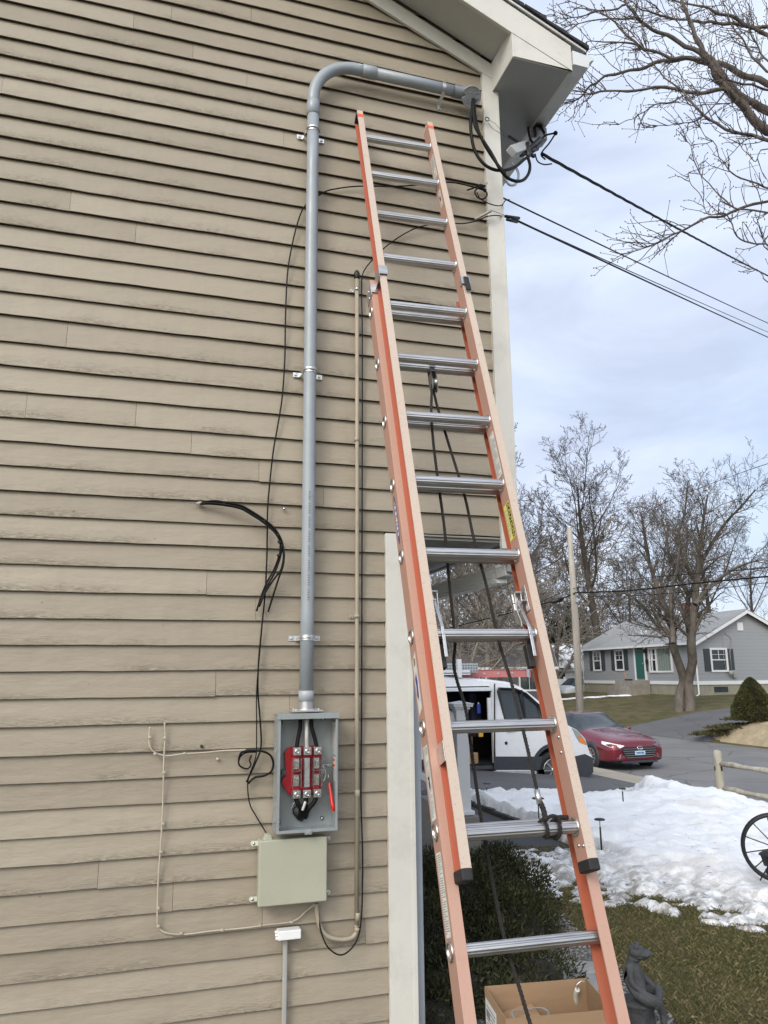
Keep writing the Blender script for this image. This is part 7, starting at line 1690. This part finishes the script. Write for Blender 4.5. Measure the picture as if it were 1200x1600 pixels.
# ---------------------------------------------------------------- near tree, top right
nb_m = bark_mat('cherry_bark', (.05, .04, .035), (.15, .13, .115), 14)
nt = thing('cherry_tree', 'bare budding tree whose branches hang into the top right of the picture', 'tree', (0, 0, 0)); tp_ = aD(1475, 900, 8.6); nt.location = (tp_.x, tp_.y, gz(tp_.x)-.05); NO = Vector(nt.location)
def C3(x, y, D): return aD(800+x/3, y/3, D)
limbs = [
 ([(1200,600,7.4),(1100,520,7.3),(1000,400,7.2),(920,290,7.1),(870,190,7.0),(820,80,7.0),(780,-40,7.0),(740,-200,7)], .048),
 ([(1200,520,7.8),(1130,480,7.7),(1050,430,7.6),(985,350,7.5),(930,270,7.5),(780,200,7.4),(680,140,7.3),(600,90,7.2),(540,20,7.2),(500,-60,7.2)], .042),
 ([(1200,400,8.2),(1080,350,8.1),(1000,305,8.0),(900,290,7.9),(820,275,7.8),(740,285,7.8),(620,310,7.7),(520,335,7.6),(420,370,7.5),(350,430,7.4),(300,470,7.4),(245,482,7.4)], .034),
 ([(1100,520,7.3),(1000,430,7.1),(880,437,7.0),(720,408,6.9),(540,430,6.8),(420,425,6.8),(360,440,6.7),(310,405,6.7)], .020),
 ([(930,270,7.5),(840,275,7.3),(740,265,7.2),(640,235,7.1),(560,200,7.0),(440,200,7.0),(345,200,7.0)], .020),
 ([(1260,900,7.2),(1200,945,7.1),(1080,982,7.0),(960,1012,6.9),(840,1060,6.8),(740,1105,6.8),(660,1150,6.7),(600,1175,6.7),(520,1190,6.7),(458,1178,6.7)], .016),
 ([(1230,200,7.6),(1200,170,7.6),(1050,95,7.5),(960,60,7.4),(860,25,7.3),(740,-10,7.3),(600,-60,7.3)], .026),
 ([(1260,130,8.2),(1140,118,8.2),(1000,108,8.1),(860,100,8.0),(740,80,8.0),(640,50,8.0),(540,5,7.9),(400,-60,7.9)], .024),
 ([(1240,680,6.8),(1140,640,6.8),(1050,625,6.7),(960,590,6.7),(880,520,6.6),(830,470,6.6),(790,420,6.6),(700,350,6.6),(640,270,6.6),(600,210,6.6),(560,120,6.6)], .017),
 ([(1200,1000,7),(1050,980,6.8),(1000,930,6.8),(920,860,6.8),(870,780,6.8),(830,690,6.8),(800,640,6.8)], .010),
 ([(1230,900,7),(1130,850,7),(1040,815,6.9),(1000,780,6.9),(950,690,6.9),(890,620,6.9),(860,590,6.9)], .010),
 ([(1230,1180,7),(1130,1130,7),(1060,1100,6.9),(1030,1040,6.9),(1000,1000,6.9),(930,1000,6.9),(890,930,6.9),(850,860,6.9),(835,805,6.9)], .009),
 ([(1220,1180,7.3),(1180,1120,7.3),(1150,1060,7.3),(1130,1020,7.3)], .008),
 ([(780,455,6.8),(700,490,6.7),(600,530,6.7),(545,560,6.6),(492,585,6.6)], .007), ([(1000,430,7.1),(900,545,6.9),(800,575,6.8),(700,592,6.8),(606,596,6.8)], .007),
 ([(640,235,7.1),(560,180,7),(520,140,7),(420,60,7),(300,20,7),(215,-10,7)], .012), ([(540,20,7.2),(440,50,7.1),(340,75,7.1),(240,85,7.1),(165,70,7.1)], .010), ([(600,90,7.2),(480,95,7),(360,100,7),(260,120,7),(190,100,7)], .010),
 ([(1200,330,7.4),(1120,240,7.4),(1060,170,7.3),(1020,100,7.3),(990,10,7.3),(975,-60,7.3)], .014), ([(1220,300,8.3),(1150,200,8.3),(1110,100,8.2),(1120,0,8.2)], .014), ([(1180,420,7.4),(1040,380,7.0),(960,330,6.9),(860,180,6.9),(740,90,6.8),(660,20,6.8),(640,-40,6.8)], .012),
 ([(1230,1330,6.9),(1180,1290,6.9),(1130,1262,6.9),(1060,1270,6.9)], .006), ([(1210,700,7.2),(1150,760,7.1),(1100,720,7.1),(1060,660,7.1)], .008)]
lines = []; r = random.Random(14); buds = MB()
hubP = aD(1440, 420, 8.4)
for k, (pl, rad) in enumerate(limbs):
    pts = [C3(*q) for q in pl]
    if pl[0][0] >= 1180:
        a = aD(1330, pl[0][1]/3+60+(pl[0][1]-500)*.02, (pl[0][2]+8.2)/2); pts = [hubP+Vector((0, 0, .25*math.sin(k*2.1))), a]+pts; rd = [rad*1.5, rad*1.3]
    else: rd = []
    P = spline(pts, 4); n = len(P); rr = [max(.0035, rad*(1.15-1.0*i/(n-1))*(1+.22*noise.noise(Vector((i*.9, k*3.1, 0))))) for i in range(n)]
    P = [p+Vector((noise.noise(p*6+Vector((k, 0, 0))), noise.noise(p*6+Vector((0, k, 9))), noise.noise(p*6+Vector((5, 0, k)))))*.035*(1 if 0 < i < n-1 else 0) for i, p in enumerate(P)]
    lines.append((P, rr, 0 if rad > .03 else 1))
    i0 = 8 if rd else 1; Ltot = sum((P[i+1]-P[i]).length for i in range(i0, n-1)); ns = int(Ltot*(16.0 if rad > .009 else 14)); leftv = -RIGHT
    for s in range(ns):
        i = r.randrange(i0, n-1); bd = (P[i+1]-P[i]).normalized(); v = Vector((r.gauss(0, 1), r.gauss(0, 1), r.gauss(0, 1))); v = (v-bd*v.dot(bd)).normalized(); nd = (bd*r.uniform(.5, 1.1)+v*.8+Vector((0, 0, .22))).normalized()
        L = r.uniform(.08, .46)*(1.25 if rad > .012 else .6); nseg = max(3, int(L/.06)); q = P[i]; tw = [q]; d = nd
        for j in range(nseg):
            d = (d+Vector((r.gauss(0, .16), r.gauss(0, .16), r.gauss(0, .16)+.05))).normalized(); q = q+d*(L/nseg); tw.append(q)
            if r.random() < .75:
                sv = (d+Vector((r.gauss(0, 1), r.gauss(0, 1), r.gauss(0, 1)))*.9).normalized(); l2 = r.uniform(.02, .05) if r.random() < .72 else r.uniform(.07, .22); e = q+sv*l2; lines.append(([q, q+sv*l2*.5+Vector((0, 0, .003)), e], [.0026, .0024, .0022], 3)); buds.ball(e, .0062, 4, 3, 0, (1, 1, 1.3))
        lines.append((tw, [max(.0024, .0052*(1-.6*j/len(tw))) for j in range(len(tw))], 2)); buds.ball(q, .006, 4, 3)
trk = [(tp_.x, tp_.y, gz(tp_.x)-.1), (tp_.x+.02, tp_.y, 1.2), ((tp_.x+hubP.x)/2, (tp_.y+hubP.y)/2, 2.3), tuple(hubP), tuple(hubP+Vector((-.1, .1, .9)))]
lines.append(([Vector(p) for p in trk], [.17, .14, .13, .11, .07], 0))
for nm, cond in (('trunk', lambda l: l <= 1), ('twigs', lambda l: l > 1)):
    m = MB()
    for pts, rr, lv in lines:
        if cond(lv): m.tube([Vector(p)-NO for p in pts], rr, 9 if lv == 0 else (7 if lv == 1 else 3), 0, False)
    m.build(nm, [nb_m], nt, fix=False)
buds.v = [(v[0]-NO.x, v[1]-NO.y, v[2]-NO.z) for v in buds.v]; b = buds.build('buds', [mat('red_brown_bud', (.11, .06, .045), .7, 0, .3, 30)], nt, fix=False); b['kind'] = 'stuff'

# ================================================================ LIGHT, SKY, CAMERA
SUNV = Vector((-.60, -.60, .60)).normalized()
w = bpy.data.worlds.new('World'); SC.world = w; w.use_nodes = True; nt_ = w.node_tree; N = nt_.nodes
bg = N['Background']; sky = N.new('ShaderNodeTexSky'); sky.sky_type = 'NISHITA'; sky.sun_disc = False; sky.sun_elevation = math.asin(SUNV.z); sky.sun_rotation = math.atan2(SUNV.x, SUNV.y); sky.air_density = 1.0; sky.dust_density = 1.5; sky.ozone_density = 1.5
nt_.links.new(sky.outputs[0], bg.inputs[0]); bg.inputs[1].default_value = .13
tc_ = N.new('ShaderNodeTexCoord'); mp = N.new('ShaderNodeMapping'); mp.inputs['Scale'].default_value = (1, 1, 2.6); nt_.links.new(tc_.outputs['Generated'], mp.inputs[0])
def wn(sc, det, rough, dist=0, loc=None):
    n = N.new('ShaderNodeTexNoise'); n.inputs['Scale'].default_value = sc; n.inputs['Detail'].default_value = det; n.inputs['Roughness'].default_value = rough; n.inputs['Distortion'].default_value = dist
    if loc:
        m2 = N.new('ShaderNodeMapping'); m2.inputs['Location'].default_value = loc; m2.inputs['Scale'].default_value = (1, 1, 2.6); nt_.links.new(tc_.outputs['Generated'], m2.inputs[0]); nt_.links.new(m2.outputs[0], n.inputs['Vector'])
    else: nt_.links.new(mp.outputs[0], n.inputs['Vector'])
    return n.outputs['Fac']
def wr_amp(f, st):
    q = N.new('ShaderNodeValToRGB'); e = q.color_ramp.elements
    while len(e) < len(st): e.new(.5)
    for i, (p, c) in enumerate(st): e[i].position = p; e[i].color = _hex(c)
    nt_.links.new(f, q.inputs[0]); return q.outputs[0]
mask = wr_amp(wn(1.9, 7, .55, .3, (1.3, .2, .6)), [(.34, (.5,)*3), (.62, (.96,)*3)])
shade = wr_amp(wn(2.6, 6, .55, .4, (3.1, 5.2, 1.7)), [(.33, (.54, .61, .77)), (.48, (.64, .725, .90)), (.66, (.78, .85, .96))])
bg2 = N.new('ShaderNodeBackground'); 
dp = N.new('ShaderNodeVectorMath'); dp.operation = 'DOT_PRODUCT'; nt_.links.new(tc_.outputs['Generated'], dp.inputs[0]); dp.inputs[1].default_value = Vector((-.47, -.70, .50)).normalized()
def mth(op, a, b):
    q = N.new('ShaderNodeMath'); q.operation = op
    for i, v in enumerate((a, b)):
        if hasattr(v, 'is_output'): nt_.links.new(v, q.inputs[i])
        else: q.inputs[i].default_value = v
    return q.outputs[0]
glow = mth('ADD', mth('MULTIPLY', mth('POWER', mth('MAXIMUM', dp.outputs['Value'], 0), 8.0), 3.2), 1.0)   # cloud cover brighter round the veiled sun
nt_.links.new(glow, bg2.inputs[1])
wm = N.new('ShaderNodeMix'); wm.data_type = 'RGBA'; nt_.links.new(mth('MINIMUM', mth('MULTIPLY', mth('SUBTRACT', glow, 1.0), 1.2), 1.0), wm.inputs[0]); nt_.links.new(shade, wm.inputs[6]); wm.inputs[7].default_value = (1, .965, .90, 1); nt_.links.new(wm.outputs[2], bg2.inputs[0])
mxs = N.new('ShaderNodeMixShader'); nt_.links.new(mask, mxs.inputs[0]); nt_.links.new(bg.outputs[0], mxs.inputs[1]); nt_.links.new(bg2.outputs[0], mxs.inputs[2]); nt_.links.new(mxs.outputs[0], N['World Output'].inputs['Surface'])
sl = bpy.data.lights.new('sun', 'SUN'); sl.energy = 1.1; sl.angle = RAD(20); sl.color = (1, .96, .90); so = bpy.data.objects.new('sun', sl); COL.objects.link(so); so.rotation_euler = (-SUNV).to_track_quat('-Z', 'Y').to_euler(); so.location = (-5, -5, 12)
cd = bpy.data.cameras.new('camera'); co_ = bpy.data.objects.new('camera', cd); COL.objects.link(co_); SC.camera = co_
Mc = Matrix((RIGHT, -DOWN, -FWD)).transposed().to_4x4(); Mc.translation = CAM; co_.matrix_world = Mc
cd.sensor_fit = 'VERTICAL'; cd.sensor_height = 24; cd.lens = 24*FPX/1600; cd.clip_end = 2000; cd.clip_start = .05
SC.view_settings.view_transform = 'Standard'; SC.view_settings.look = 'None'; SC.view_settings.gamma = 1; SC.view_settings.exposure = 0.30
SC.cycles.max_bounces = 6
